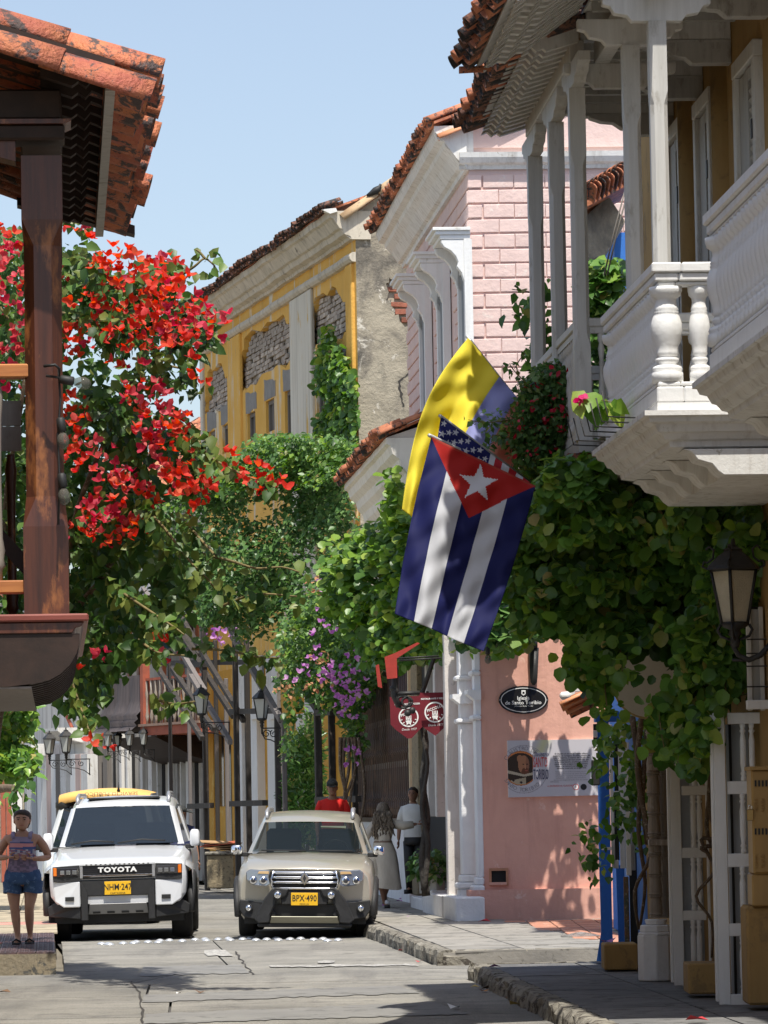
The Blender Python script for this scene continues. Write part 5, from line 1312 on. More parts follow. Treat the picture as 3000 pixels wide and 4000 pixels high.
# ================================================================== VEGETATION
LEAF_T = {
 'ovate': ([(0, 0, 0), (0, .35, -.03), (0, .7, -.03), (0, 1, -.12), (-.36, .28, .07), (-.25, .66, .04), (.36, .28, .07), (.25, .66, .04)],
           [(0, 1, 4), (1, 2, 5, 4), (2, 3, 5), (0, 6, 1), (1, 6, 7, 2), (2, 7, 3)]),
 'round': ([(0, 0, 0), (0, .5, -.04), (0, 1, -.10), (-.40, .22, .05), (-.44, .6, .05), (-.2, .92, 0), (.40, .22, .05), (.44, .6, .05), (.2, .92, 0)],
           [(0, 1, 3), (1, 4, 3), (1, 2, 5, 4), (0, 6, 1), (1, 6, 7), (1, 7, 8, 2)]),
 'small': ([(0, 0, 0), (-.34, .45, .07), (0, 1, -.06), (.34, .45, .07), (0, .5, -.03)], [(0, 4, 1), (4, 2, 1), (0, 3, 4), (4, 3, 2)]),
 'lance': ([(0, 0, 0), (-.15, .4, .04), (0, 1, -.12), (.15, .4, .04), (0, .45, -.02)], [(0, 4, 1), (4, 2, 1), (0, 3, 4), (4, 3, 2)]),
 'bract': ([(0, 0, 0), (-.34, .35, .10), (-.26, .75, .05), (0, 1, .0), (.26, .75, .05), (.34, .35, .10), (0, .5, -.04)], [(0, 6, 1), (1, 6, 2), (2, 6, 3), (3, 6, 4), (4, 6, 5), (5, 6, 0)]),
}
def _fl3():
    v, f = [], []
    pv, pf = LEAF_T['bract']
    for k in range(3):
        R3 = Matrix.Rotation(k*2.094, 3, 'Z') @ Matrix.Rotation(.75, 3, 'X'); b = len(v)
        v += [tuple(R3 @ Vector(p)) for p in pv]; f += [tuple(b+i for i in q) for q in pf]
    return v, f
LEAF_T['trio'] = _fl3()
def basis(n, t):
    n = n/np.linalg.norm(n, axis=1, keepdims=True)
    t = t-n*(t*n).sum(1, keepdims=True); t = t/np.maximum(np.linalg.norm(t, axis=1, keepdims=True), 1e-6)
    x = np.cross(t, n); return x, t, n
def orient(N, up=(0, -.55, .75), spread=.55, tipdown=1.0, rng=RNG):
    n = np.tile(np.array(up, float), (N, 1))+rng.normal(0, spread, (N, 3))
    t = np.tile(np.array((0, -.15, -1.0))*tipdown, (N, 1))+rng.normal(0, .55, (N, 3))
    return basis(n, t)
def leafmesh(name, pos, size, X, T, Nn, shape, mats, mi=None, curl=0):
    tv, tf = LEAF_T[shape]; tv = np.array(tv); K = len(tv); n = len(pos)
    v = (pos[:, None, :]+size[:, None, None]*(tv[None, :, 0:1]*X[:, None, :]+tv[None, :, 1:2]*T[:, None, :]+tv[None, :, 2:3]*Nn[:, None, :])).reshape(-1, 3)
    me = bpy.data.meshes.new(name); me.vertices.add(len(v)); me.vertices.foreach_set('co', v.astype(np.float32).ravel())
    lt = np.array([len(f) for f in tf]); flat = np.concatenate([np.array(f) for f in tf])
    loops = (flat[None, :]+K*np.arange(n)[:, None]).ravel(); tot = np.tile(lt, n)
    me.loops.add(len(loops)); me.loops.foreach_set('vertex_index', loops.astype(np.int32))
    me.polygons.add(len(tot)); st = np.concatenate([[0], np.cumsum(tot)[:-1]])
    me.polygons.foreach_set('loop_start', st.astype(np.int32)); me.polygons.foreach_set('loop_total', tot.astype(np.int32))
    for m in (mats if isinstance(mats, list) else [mats]): me.materials.append(m)
    if mi is not None: me.polygons.foreach_set('material_index', np.repeat(mi, len(tf)).astype(np.int32))
    me.polygons.foreach_set('use_smooth', np.ones(len(tot), dtype=bool))
    me.update(calc_edges=True); return me
def inpoly(px, py, poly):
    c = np.zeros(len(px), bool); n = len(poly); j = n-1
    for i in range(n):
        (a, b), (d, e) = poly[i], poly[j]
        cond = ((b > py) != (e > py)) & (px < (d-a)*(py-b)/((e-b) or 1e-9)+a); c ^= cond; j = i
    return c
def Pn(px, py, Y):
    dx, up = px-1500.0, 2000.0-py; c, s = math.cos(ROLL), math.sin(ROLL)
    x = dx*c+up*s; u = -dx*s+up*c; cp, sp = math.cos(PITCH), math.sin(PITCH)
    dy = FPX*cp-u*sp; dz = FPX*sp+u*cp; k = Y/dy
    return np.stack([x*k, Y, EYE+dz*k], 1)
def vnoise(p, s, seed=0):
    return np.array([mnoise.noise(Vector((a*s+seed*7.3, b*s+seed*3.1, c*s))) for a, b, c in p])
def volume(poly, n, yfun, thick, gap=.0, gscale=1.2, bump=.4, bscale=.9, seed=1, edge=14):
    """points through the volume of a plant mass whose outline was surveyed as poly"""
    rng = np.random.default_rng(seed); xs = [p[0] for p in poly]; ys = [p[1] for p in poly]; out = []
    tot = 0
    while tot < n:
        m = n*2; px = rng.uniform(min(xs), max(xs), m); py = rng.uniform(min(ys), max(ys), m)
        k = inpoly(px+rng.normal(0, edge, m), py+rng.normal(0, edge, m), poly); px, py = px[k], py[k]
        y0 = yfun(px, py) if callable(yfun) else np.full(len(px), float(yfun))
        base = Pn(px, py, y0)
        b = vnoise(base, bscale, seed)
        Y = y0-np.clip(b+.3, -.3, 1)*bump+thick*rng.random(len(px))**1.5
        p = Pn(px, py, Y)
        if gap > -1:
            g = vnoise(p, gscale, seed+5); p = p[g > gap-.5+rng.uniform(-.12, .12, len(p))]
        out.append(p); tot += len(p)
    return np.concatenate(out)[:n]
def plant(root, pos, size, shape, mats, up=(0, -.5, .8), spread=.6, objs=0, part='foliage', seed=3, szvar=.48, leafname='leaf', objmats=None, tipdown=1.0):
    rng = np.random.default_rng(seed); n = len(pos); o = pos[:, 1].argsort() if objs else np.arange(n); pos = pos[o]
    X, T, Nn = orient(n, up, spread, tipdown, rng); sz = size*(1+rng.uniform(-szvar, szvar, n))
    if objs:
        # individual leaves: a spread of the frontmost ones
        cand = np.arange(min(n, objs*4)); rng.shuffle(cand); sel = np.zeros(n, bool); sel[cand[:objs]] = True
        tv, tf = LEAF_T[shape]; mb = MB(); mb.add(tv, tf, smooth=True); mes = []
        for m in (objmats or (mats if isinstance(mats, list) else [mats])): mes.append(mb.mesh(leafname, m, recalc=False))
        base = mw(root).inverted()
        for i in np.nonzero(sel)[0]:
            M = Matrix.Identity(4)
            for r in range(3):
                M[r][0] = X[i][r]*sz[i]; M[r][1] = T[i][r]*sz[i]; M[r][2] = Nn[i][r]*sz[i]; M[r][3] = pos[i][r]
            link(leafname, mes[rng.integers(len(mes))], root, M)
        k = ~sel; pos, X, T, Nn, sz = pos[k], X[k], T[k], Nn[k], sz[k]
    loc = np.array(mw(root).translation)
    mi = rng.integers(0, len(mats), len(pos)) if isinstance(mats, list) else None
    me = leafmesh(part, pos-loc, sz, X, T, Nn, shape, mats, mi)
    return tag(link(part, me, root, Matrix.Identity(4), local=True), kind='stuff')
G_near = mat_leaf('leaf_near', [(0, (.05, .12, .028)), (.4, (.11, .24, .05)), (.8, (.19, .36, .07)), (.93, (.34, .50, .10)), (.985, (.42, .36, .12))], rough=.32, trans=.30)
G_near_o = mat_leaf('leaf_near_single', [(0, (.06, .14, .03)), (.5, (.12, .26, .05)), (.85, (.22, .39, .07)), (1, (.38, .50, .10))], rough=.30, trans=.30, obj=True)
G_light = mat_leaf('leaf_sunny', [(0, (.07, .16, .022)), (.5, (.16, .30, .04)), (.85, (.27, .42, .06)), (1, (.42, .50, .10))], rough=.42, trans=.4)  # paler leaf green with sunlight painted into the colour
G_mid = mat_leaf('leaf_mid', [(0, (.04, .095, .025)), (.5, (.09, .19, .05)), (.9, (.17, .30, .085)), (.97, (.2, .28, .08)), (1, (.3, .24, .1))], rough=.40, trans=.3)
G_boug = mat_leaf('leaf_bougainvillea', [(0, (.035, .085, .02)), (.5, (.075, .16, .035)), (.85, (.14, .25, .05)), (1, (.28, .32, .08))], rough=.42, trans=.35)
G_boug_o = mat_leaf('leaf_bougainvillea_single', [(0, (.018, .045, .012)), (.5, (.04, .095, .02)), (.85, (.08, .16, .03)), (1, (.22, .26, .05))], rough=.40, trans=.35, obj=True)
F_red = mat_leaf('bract_red', [(0, (.55, .03, .025)), (.4, (.80, .06, .04)), (.7, (.86, .10, .05)), (.9, (.88, .20, .10)), (1, (.74, .08, .12))], rough=.6, trans=.45)
F_red_o = mat_leaf('bract_red_single', [(0, (.60, .03, .03)), (.4, (.82, .06, .04)), (.7, (.88, .11, .05)), (1, (.70, .06, .12))], rough=.6, trans=.45, obj=True)
F_pinkr = mat_leaf('bract_pink', [(0, (.52, .04, .06)), (.5, (.76, .11, .13)), (.9, (.84, .22, .2)), (1, (.9, .4, .3))], rough=.6, trans=.45)
F_pinkr_o = mat_leaf('bract_pink_single', [(0, (.50, .025, .06)), (.5, (.72, .07, .13)), (1, (.82, .16, .18))], rough=.6, trans=.45, obj=True)
F_mauve = mat_leaf('trumpet_mauve', [(0, (.45, .14, .50)), (.5, (.62, .26, .62)), (1, (.74, .45, .70))], rough=.6, trans=.4)
F_dry = mat_leaf('dry_flower', [(0, (.45, .20, .10)), (1, (.60, .35, .18))], rough=.7, trans=.3)
M_stem = mat('woody_stem', (.16, .11, .07), (.09, .065, .045), (.28, .24, .18), scale=10, rough=.9, bump=.7, bscale=30)
M_twig = mat('green_twig', (.22, .17, .07), (.14, .12, .05), scale=10, rough=.8)
def stems(root, lines, r, m=None, name='stem', Yoff=0):
    for ln in lines:
        pts = [P(*q) for q in ln]; sm_ = []
        for i in range(len(pts)-1):
            p0, p1, p2, p3 = pts[max(i-1, 0)], pts[i], pts[i+1], pts[min(i+2, len(pts)-1)]
            for k in range(4):
                t = k/4; sm_.append(.5*((2*p1)+(p2-p0)*t+(2*p0-5*p1+4*p2-p3)*t*t+(3*p1-p0-3*p2+p3)*t**3))
        sm_.append(pts[-1]); n = len(sm_)
        b = MB(); b.tube(sm_, [r*(1-.55*i/n) for i in range(n)], 5); b.build(name, m or M_stem, root)
def along(lines, n, jit, seed=1):
    rng = np.random.default_rng(seed); out = []
    segs = []
    for ln in lines:
        pts = [np.array(P(*q)) for q in ln]
        for a, b in zip(pts[:-1], pts[1:]): segs.append((a, b, np.linalg.norm(b-a)))
    L = np.array([s[2] for s in segs]); pick = rng.choice(len(segs), n, p=L/L.sum()); t = rng.random(n)
    return np.stack([segs[i][0]*(1-u)+segs[i][1]*u for i, u in zip(pick, t)])+rng.normal(0, 1, (n, 3))*np.array(jit)
def blobs(cs, seed=1):
    """clusters (px,py,Y,radius m,n)"""
    rng = np.random.default_rng(seed); out = []
    for px, py, Y, r, n in cs:
        c = np.array(P(px, py, Y)); d = rng.normal(0, 1, (n, 3)); d /= np.linalg.norm(d, axis=1, keepdims=True)
        out.append(c+d*r*rng.uniform(.35, 1, (n, 1))**.5*np.array([1, 1, .8]))
    return np.concatenate(out)

# --- V1 broad-leaved vine over the near right house front
v1 = thing('broad_leaf_vine', 'broad-leaved green vine hanging thickly over the ochre wall below the white balconies', 'vine', R(4, 0, 3))
polyA = [(2060, 1850), (2100, 1790), (2200, 1770), (2290, 1760), (2400, 1790), (2480, 1900), (2500, 1930), (3060, 1925), (3060, 2180), (2960, 2360), (2960, 2600), (2880, 2700), (2800, 2690), (2790, 2850), (2735, 3000), (2640, 3010), (2590, 2930), (2560, 2800), (2640, 2700), (2665, 2540),
         (2600, 2460), (2420, 2500), (2370, 2630), (2340, 2710), (2240, 2620), (2210, 2580), (2230, 2530), (2280, 2500), (2150, 2430), (2010, 2440), (2060, 2300), (2010, 2170), (2050, 2030), (2010, 1990)]
def yA(px, py): return 33.7-(px-2050)/950*2.3+np.clip((py-2300)/600, 0, 1)*.5
pA = volume(polyA, 6400, yA, 1.0, gap=.47, gscale=2.9, bump=.75, bscale=1.6, seed=11, edge=16)
plant(v1, pA, .104, 'round', [G_near, G_near, G_near, G_light], up=(-.1, -.75, .6), spread=.62, objs=300, objmats=[G_near_o], seed=5)
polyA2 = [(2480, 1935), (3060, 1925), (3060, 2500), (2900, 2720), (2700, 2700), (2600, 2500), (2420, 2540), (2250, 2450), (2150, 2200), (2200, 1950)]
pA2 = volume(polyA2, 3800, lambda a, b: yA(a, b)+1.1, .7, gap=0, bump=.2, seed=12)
plant(v1, pA2, .13, 'round', mat_leaf('leaf_inner_shaded', [(0, (.03, .07, .02)), (1, (.08, .16, .04))]), up=(-.2, -.8, .5), spread=.5, seed=6, part='inner_foliage')  # inner leaves darker, the shade deep in the vine put into their colour
pA3 = volume([(2000, 2000), (2120, 1960), (2200, 2100), (2200, 2330), (2060, 2420), (1990, 2430), (2040, 2240), (1990, 2130)], 420, 33.6, .5, gap=.1, seed=13)
p1e = volume([(2110, 1880), (2150, 1800), (2230, 1770), (2330, 1775), (2400, 1900), (2500, 2030), (2300, 2120), (2080, 2080)], 1300, 32.4, .9, gap=.25, gscale=2.4, bump=.3, seed=14)
plant(v1, p1e, .10, 'round', [G_near, G_near, G_light], up=(-.2, -.7, .7), seed=45, part='upper_foliage')
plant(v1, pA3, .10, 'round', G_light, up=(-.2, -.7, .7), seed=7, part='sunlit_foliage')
ln1 = [[(2480, 2780, 38.2), (2440, 2900, 38.2), (2470, 3050, 38.2), (2430, 3180, 38.2)], [(2500, 2800, 38.1), (2520, 2950, 38.1), (2450, 3130, 38.1), (2490, 3300, 38.1)], [(2380, 2850, 38.4), (2360, 3000, 38.4), (2330, 3020, 38.4)], [(2330, 3200, 38.6), (2310, 3290, 38.6), (2335, 3440, 38.6)]]
plant(v1, along(ln1, 420, (.09, .12, .05), 3), .085, 'ovate', [G_near, G_light, G_near], up=(-.2, -.8, .6), seed=8, part='trailing_leaves')
hang = []
for x_, y_, L_ in ((2015, 2060, 120), (2040, 2240, 150), (2120, 2390, 60), (2270, 2560, 60), (2360, 2690, 120), (2420, 2520, 120), (2570, 2780, 150), (2660, 2900, 90), (2830, 2680, 60), (2080, 1990, 90), (2180, 1830, 120), (2010, 2330, 80)):
    Y_ = float(yA(x_, y_))-.25; s_h = rr_.uniform(-40, 40) if False else (x_*7 % 61)-30
    hang.append([(x_, y_-60, Y_+.2), (x_+s_h*.4, y_+L_*.4, Y_), (x_+s_h, y_+L_, Y_)])
stems(v1, hang, .008, M_twig, 'twig')
plant(v1, along(hang, 480, (.07, .10, .05), 12), .098, 'round', [G_near, G_light, G_near], up=(-.1, -.85, .4), spread=.6, seed=46, part='hanging_sprays')
stems(v1, [[(2510, 2780, 37.8), (2490, 3000, 37.8), (2530, 3250, 37.7), (2540, 3350, 37.7), (2480, 3480, 37.7), (2495, 3630, 37.8)], [(2470, 2800, 37.9), (2500, 3050, 37.8), (2495, 3250, 37.8), (2520, 3450, 37.8), (2500, 3620, 37.9)], [(2530, 2850, 37.9), (2510, 3100, 37.8), (2525, 3300, 37.8)]], .03)
stems(v1, [[(2780, 2950, 33.6), (2770, 3150, 33.6), (2800, 3270, 33.5), (2740, 3280, 33.5), (2790, 3400, 33.4), (2720, 3500, 33.4), (2780, 3600, 33.4), (2780, 3740, 33.5)], [(2790, 2990, 33.6), (2760, 3230, 33.6), (2800, 3360, 33.5), (2790, 3580, 33.5)], [(2820, 3300, 33.5), (2740, 3310, 33.4), (2760, 3330, 33.4)]], .022)
rr_ = random.Random(9)
stems(v1, [[(rr_.uniform(2700, 2900), 2300+rr_.uniform(0, 200), 33.6)]+[(rr_.uniform(2720, 2880), 2500+k*90, 33.6) for k in range(4)] for _ in range(9)], .010)

# --- V2 sunny mass between the flags and the low house
v2 = thing('sunny_vine', 'bright yellow-green broad-leaved vine mass above the pennants of the pink house', 'vine', KS(4, .8, 4))
polyB = [(1490, 2030), (1520, 1860), (1560, 1850), (1620, 1960), (1600, 2100), (1700, 2300), (1800, 2440), (1960, 2400), (2130, 2330), (2160, 2420), (2060, 2480), (1960, 2540), (1800, 2500), (1700, 2530), (1600, 2500), (1500, 2560), (1420, 2530), (1330, 2420), (1270, 2320), (1240, 2200), (1300, 2120), (1420, 2080)]
polyB2 = [(1490, 2040), (1560, 1990), (1640, 2050), (2100, 2080), (2150, 2400), (2050, 2500), (1900, 2520), (1700, 2540), (1500, 2560), (1330, 2450), (1250, 2250), (1300, 2120)]
def yB(px, py): return 64-(px-1250)/900*11.5
pB = volume(polyB2, 7200, yB, 2.2, gap=.27, gscale=1.5, bump=1.1, bscale=.9, seed=21, edge=18)
plant(v2, pB, .135, 'round', [G_light, G_light, G_light, G_mid], up=(-.1, -.6, .9), spread=.42, objs=240, objmats=[mat_leaf('leaf_sunny_single', [(0, (.06, .14, .02)), (.5, (.13, .25, .035)), (1, (.36, .46, .08))], obj=True)], seed=9)
pB3 = volume([(1400, 2430), (2150, 2400), (2110, 2470), (1960, 2545), (1850, 2530), (1700, 2560), (1520, 2600), (1420, 2580)], 1500, lambda a, b: yB(a, b)+.4, 1.6, gap=.2, bump=.4, seed=23)
plant(v2, pB3, .14, 'round', G_near, up=(-.2, -.8, .4), seed=10, part='under_foliage')
pB5 = volume([(1780, 2300), (1900, 2250), (2380, 2230), (2380, 2400), (2150, 2430), (1980, 2520), (1800, 2500)], 2200, 52.8, 2.5, gap=.2, gscale=1.6, bump=.5, seed=27)  # extra foliage added here to shade the salmon wall in dapples
plant(v2, pB5, .14, 'round', G_mid, seed=44, part='canopy')
pB4 = volume([(1500, 1850), (1545, 1830), (1560, 1930), (1610, 2000), (1600, 2080), (1500, 2060)], 170, 60, .8, gap=.1, seed=24, edge=20)
plant(v2, pB4, .13, 'round', G_light, seed=11, part='top_sprays')

# --- V3 small-leaved mass before the ruin
v3 = thing('ruin_creeper', 'large dark creeper mass with small round leaves spilling over the front of the yellow ruin', 'vine', YS(8, 2, 5))
polyC = [(500, 2030), (560, 1960), (640, 1900), (720, 1860), (800, 1900), (860, 1830), (960, 1760), (1000, 1700), (1080, 1690), (1130, 1730), (1240, 1690), (1370, 1720), (1395, 1800), (1340, 1880), (1400, 2070), (1420, 2160), (1390, 2300), (1440, 2480), (1500, 2560), (1480, 2640), (1400, 2700), (1330, 2640), (1260, 2720), (1180, 2690),
         (1080, 2680), (1130, 2560), (1040, 2480), (960, 2500), (900, 2440), (800, 2440), (730, 2400), (700, 2300), (640, 2340), (580, 2240), (560, 2150)]
def yC(px, py): return 80.5-np.clip((px-600)/800, 0, 1)*6-np.clip((py-1750)/900, 0, 1)*3
pC = volume(polyC, 21000, yC, 3.0, gap=.30, gscale=.75, bump=1.7, bscale=.5, seed=31, edge=15)
plant(v3, pC, .115, 'small', G_mid, up=(-.2, -.45, .9), spread=.55, seed=12)
polyC1 = [(620, 1960), (900, 1800), (1080, 1690), (1240, 1690), (1370, 1730), (1380, 1850), (1200, 1900), (1000, 1880), (860, 1930), (700, 1990)]
pC1 = volume(polyC1, 5200, lambda a, b: yC(a, b)-.9, 1.6, gap=.3, gscale=.9, bump=.8, seed=33)
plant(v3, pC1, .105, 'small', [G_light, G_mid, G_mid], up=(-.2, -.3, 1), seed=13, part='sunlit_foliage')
polyC2 = [(1090, 2480), (1200, 2350), (1330, 2300), (1440, 2450), (1500, 2600), (1460, 2700), (1400, 2780), (1420, 2950), (1370, 2960), (1330, 2760), (1250, 2760), (1190, 2700), (1150, 2830), (1120, 3000), (1110, 2700)]
pC2 = volume(polyC2, 5200, 70.5, 3.0, gap=.34, gscale=1.0, bump=1.1, seed=35)
plant(v3, pC2, .115, 'small', [G_mid, G_mid, G_light], up=(-.2, -.5, .8), seed=14, part='hanging_foliage')
pFl = blobs([(a_, b_, c_, d_, int(e_*.6)) for a_, b_, c_, d_, e_ in [(1232, 2600, 69, .28, 40), (1330, 2640, 69, .35, 70), (1352, 2700, 69, .3, 60), (1385, 2580, 69, .28, 46), (1300, 2610, 69, .22, 36), (1280, 2450, 69, .25, 26), (1242, 2500, 69, .2, 18), (1370, 2770, 69, .28, 50), (1376, 2960, 69, .2, 26), (1145, 2640, 69, .15, 14), (860, 2480, 72, .22, 16), (830, 2500, 72, .2, 14), (910, 2470, 72, .16, 10), (1250, 2300, 70, .2, 12), (1380, 2700, 69, .3, 50), (1262, 2360, 70, .2, 16)]], 5)
plant(v3, pFl[::2], .07, 'trio', F_mauve, up=(-.1, -.9, .3), spread=.8, seed=15, part='trumpet_flower')
pFd = blobs([(1240, 2670, 69, .25, 30), (1110, 2690, 69, .22, 20), (1250, 2560, 69, .22, 18), (1235, 2280, 70, .2, 14), (1270, 2240, 71, .2, 12)], 6)
plant(v3, pFd, .08, 'bract', F_dry, seed=16, part='dry_flower')
polyI = [(1292, 1265), (1322, 1390), (1372, 1440), (1385, 1560), (1392, 1700), (1388, 1790), (1230, 1790), (1245, 1650), (1300, 1560), (1240, 1500), (1235, 1400)]
def yI(px, py): return np.array([YS.at(a, b, .15).y for a, b in zip(px, py)])
pI = volume(polyI, 3000, yI, -.7, gap=.22, gscale=1.4, bump=.3, seed=37, edge=12)
plant(v3, pI, .14, 'round', [G_mid, G_light, G_near], up=(-.4, -.6, .6), seed=17, part='wall_ivy')
stems(v3, [[(x, 2880, 70), (x+rr_.uniform(-20, 20), 3000, 70), (x+rr_.uniform(-25, 25), 3130, 70), (x+rr_.uniform(-20, 20), 3300, 70)] for x in (1330, 1345, 1360, 1372, 1385, 1398)], .035)
# trunk twisting up before the stone jamb
tk = thing('twisted_trunk', 'thick grey twisted vine trunk rising beside the stone door jamb', 'vine', KS(6.5, .6, 0))
stems(tk, [[(1665, 3500, 58.5), (1650, 3350, 58.5), (1668, 3200, 58.5), (1650, 3050, 58.5), (1664, 2900, 58.5), (1640, 2760, 58.5), (1672, 2640, 58.5), (1700, 2560, 58.5)]], .062, mat('grey_bark', (.075, .068, .06), (.04, .036, .032), scale=8, rough=.95, bump=1, bscale=20, bdist=.03), 'trunk')
stems(tk, [[(1655, 3480, 58.4), (1672, 3300, 58.4), (1648, 3150, 58.4), (1670, 2980, 58.4), (1648, 2850, 58.4), (1670, 2700, 58.4)]], .045, MATS['grey_bark'], 'stem')

# --- V4 red bougainvillea
v4 = thing('red_bougainvillea', 'big red bougainvillea reaching over the street from behind the left wooden balcony', 'bougainvillea', P(100, 2500, 41))
polyD = [(-60, 880), (90, 900), (220, 980), (300, 980), (340, 1040), (420, 1000), (500, 1030), (560, 1020), (620, 1000), (660, 1010), (700, 1060), (690, 1130), (760, 1200), (840, 1260), (870, 1310), (820, 1330), (740, 1380), (700, 1400), (640, 1340), (560, 1360), (600, 1440), (720, 1440), (800, 1520), (740, 1530), (600, 1490), (560, 1560), (640, 1640), (760, 1700), (800, 1760), (830, 1880), (740, 1960), (660, 1940), (560, 1980), (560, 2080), (640, 2180),
         (760, 2330), (700, 2400), (640, 2480), (480, 2500), (400, 2700), (360, 2830), (300, 2740), (220, 2770), (130, 2700), (-60, 2690)]
def yD(px, py): return 44.5-np.clip(px/800, 0, 1)*5.5
pD = volume(polyD, 7200, yD, 2.6, gap=.54, gscale=1.35, bump=1.1, bscale=.8, seed=41, edge=22)
plant(v4, pD, .125, 'ovate', G_boug, up=(.1, -.6, .6), spread=.6, objs=300, objmats=[G_boug_o], seed=18)
polyD2 = [(250, 1950), (560, 1900), (760, 2260), (720, 2420), (500, 2560), (420, 2700), (350, 2800), (280, 2720), (230, 2500)]
pD2 = volume(polyD2, 1500, yD, 2.0, gap=.42, gscale=1.6, bump=.8, seed=43, edge=20)
plant(v4, pD2, .14, 'ovate', G_boug, up=(.1, -.85, .3), seed=19, part='hanging_leaves')
cl = []
rc = random.Random(12)
def yy(px): return 44.3-min(max(px/800, 0), 1)*5.5-.4
redc = [(30, 930, 9), (60, 1000, 10), (20, 1080, 9), (70, 1150, 9), (40, 1240, 8), (20, 1380, 5), (250, 1070, 5), (385, 1055, 5), (440, 1010, 6), (490, 1030, 8), (460, 1080, 7), (510, 1090, 6), (590, 1060, 6), (620, 1110, 8), (660, 1050, 8), (600, 1020, 5), (640, 1140, 8), (700, 1190, 9), (660, 1210, 9), (740, 1230, 9),
        (780, 1250, 10), (830, 1270, 8), (620, 1220, 10), (590, 1260, 10), (560, 1310, 10), (530, 1290, 9), (680, 1290, 8), (720, 1330, 7), (560, 1340, 7), (480, 1250, 7), (420, 1240, 6), (400, 1180, 6), (530, 1180, 7), (330, 1180, 5), (300, 1300, 5), (260, 1320, 5), (250, 1390, 5), (330, 1340, 6),
        (450, 1400, 5), (560, 1500, 10), (590, 1540, 9), (545, 1560, 8), (300, 1600, 9), (320, 1640, 6), (650, 1640, 9), (620, 1690, 9), (590, 1700, 7), (660, 1700, 7), (780, 1480, 4), (300, 1740, 7), (260, 1770, 7), (340, 1790, 8), (430, 1800, 7), (440, 1860, 8), (500, 1880, 7), (550, 1890, 7), (610, 1760, 5), (690, 1640, 3), (700, 1740, 5),
        (660, 1820, 5), (690, 1850, 7), (740, 1880, 8), (770, 1900, 8), (800, 1900, 5), (745, 1950, 6), (710, 1895, 6), (380, 2000, 7), (400, 2040, 8), (430, 2060, 7), (460, 2000, 6), (500, 2060, 5), (330, 2040, 5), (480, 1950, 4), (270, 2080, 3), (440, 2110, 4), (390, 1960, 6), (560, 1960, 4), (900, 1800, 4), (960, 1840, 6), (1000, 1860, 6), (1060, 1880, 5), (1080, 1860, 3), (90, 1300, 4), (40, 1350, 4), (20, 1500, 4), (300, 2570, 4), (400, 2560, 3), (245, 2650, 3), (415, 2885, 4), (630, 2520, 3), (665, 2545, 3), (620, 2480, 2), (280, 870, 5), (340, 900, 4), (385, 820, 3), (430, 820, 3), (375, 850, 4), (240, 830, 2)]
pos = []
for x, y, n in redc:
    Y = yy(x)-rc.uniform(0, 1.0) if x < 850 else 37.5
    pos.append((x+rc.uniform(-12, 12), y+rc.uniform(-12, 12), Y, .06+.022*n, int(n*(3.2 if x < 250 else 2.9))))
pR = blobs(pos, 7)
half = len(pR)//2
orange = np.array([vnoise(pR, .9, 3)]).ravel() > -.16
plant(v4, pR[orange][::2], .072, 'trio', F_red, up=(.1, -.6, .7), spread=.9, objs=150, objmats=[F_red_o], seed=21, part='red_bracts', leafname='bract')
plant(v4, pR[~orange][::2], .072, 'trio', F_pinkr, up=(.1, -.6, .7), spread=.9, objs=149, objmats=[F_pinkr_o], seed=22, part='pink_bracts', leafname='bract')
br = [[(240, 1000, 42), (300, 1000, 42), (350, 1020, 41), (410, 1050, 41)], [(700, 1080, 39.5), (760, 1040, 39.4), (800, 1010, 39.4), (840, 1040, 39.4)], [(800, 1010, 39.4), (780, 985, 39.4), (765, 975, 39.4)], [(250, 1120, 42), (400, 1110, 41), (580, 1095, 40)], [(240, 1220, 42), (380, 1260, 41), (520, 1240, 40)],
      [(520, 1400, 40), (620, 1420, 39.5), (720, 1440, 39.4), (760, 1430, 39.4)], [(640, 1600, 40), (740, 1680, 39), (820, 1780, 38), (900, 1830, 37.6), (990, 1870, 37.5), (1080, 1890, 37.4)], [(560, 1980, 40), (640, 2060, 39), (740, 2190, 38.5), (810, 2260, 38), (860, 2330, 38)],
      [(800, 2165, 38), (900, 2190, 38), (1000, 2220, 38), (1100, 2215, 38), (1170, 2235, 38)], [(440, 2290, 40), (560, 2370, 39), (680, 2450, 38.6), (720, 2480, 38.5)], [(540, 2500, 39), (620, 2550, 38.6), (720, 2560, 38.4)], [(600, 2730, 39), (680, 2750, 38.6), (760, 2740, 38.4)], [(750, 2535, 38.6), (880, 2540, 38.5), (1000, 2565, 38.4), (1090, 2570, 38.3)],
      [(860, 2370, 38.4), (960, 2330, 38.2), (1040, 2320, 38), (1160, 2330, 38)], [(200, 830, 42), (270, 820, 42), (330, 810, 41.6), (380, 800, 41.5)], [(230, 860, 42), (300, 850, 42), (330, 880, 42), (350, 920, 42)], [(260, 2600, 41), (300, 2720, 41), (360, 2880, 40.6), (400, 2890, 40.5)], [(0, 1200, 43), (60, 1290, 43), (100, 1400, 43)], [(840, 2170, 38), (760, 2080, 38.4), (700, 2010, 39)]]
stems(v4, br, .016, M_twig, 'twig')
plant(v4, along(br, 1000, (.05, .08, .06), 9), .115, 'ovate', [G_boug, G_boug, mat_leaf('leaf_young', [(0, (.10, .16, .03)), (1, (.22, .26, .06))])], up=(.1, -.8, .4), seed=23, part='twig_leaves')
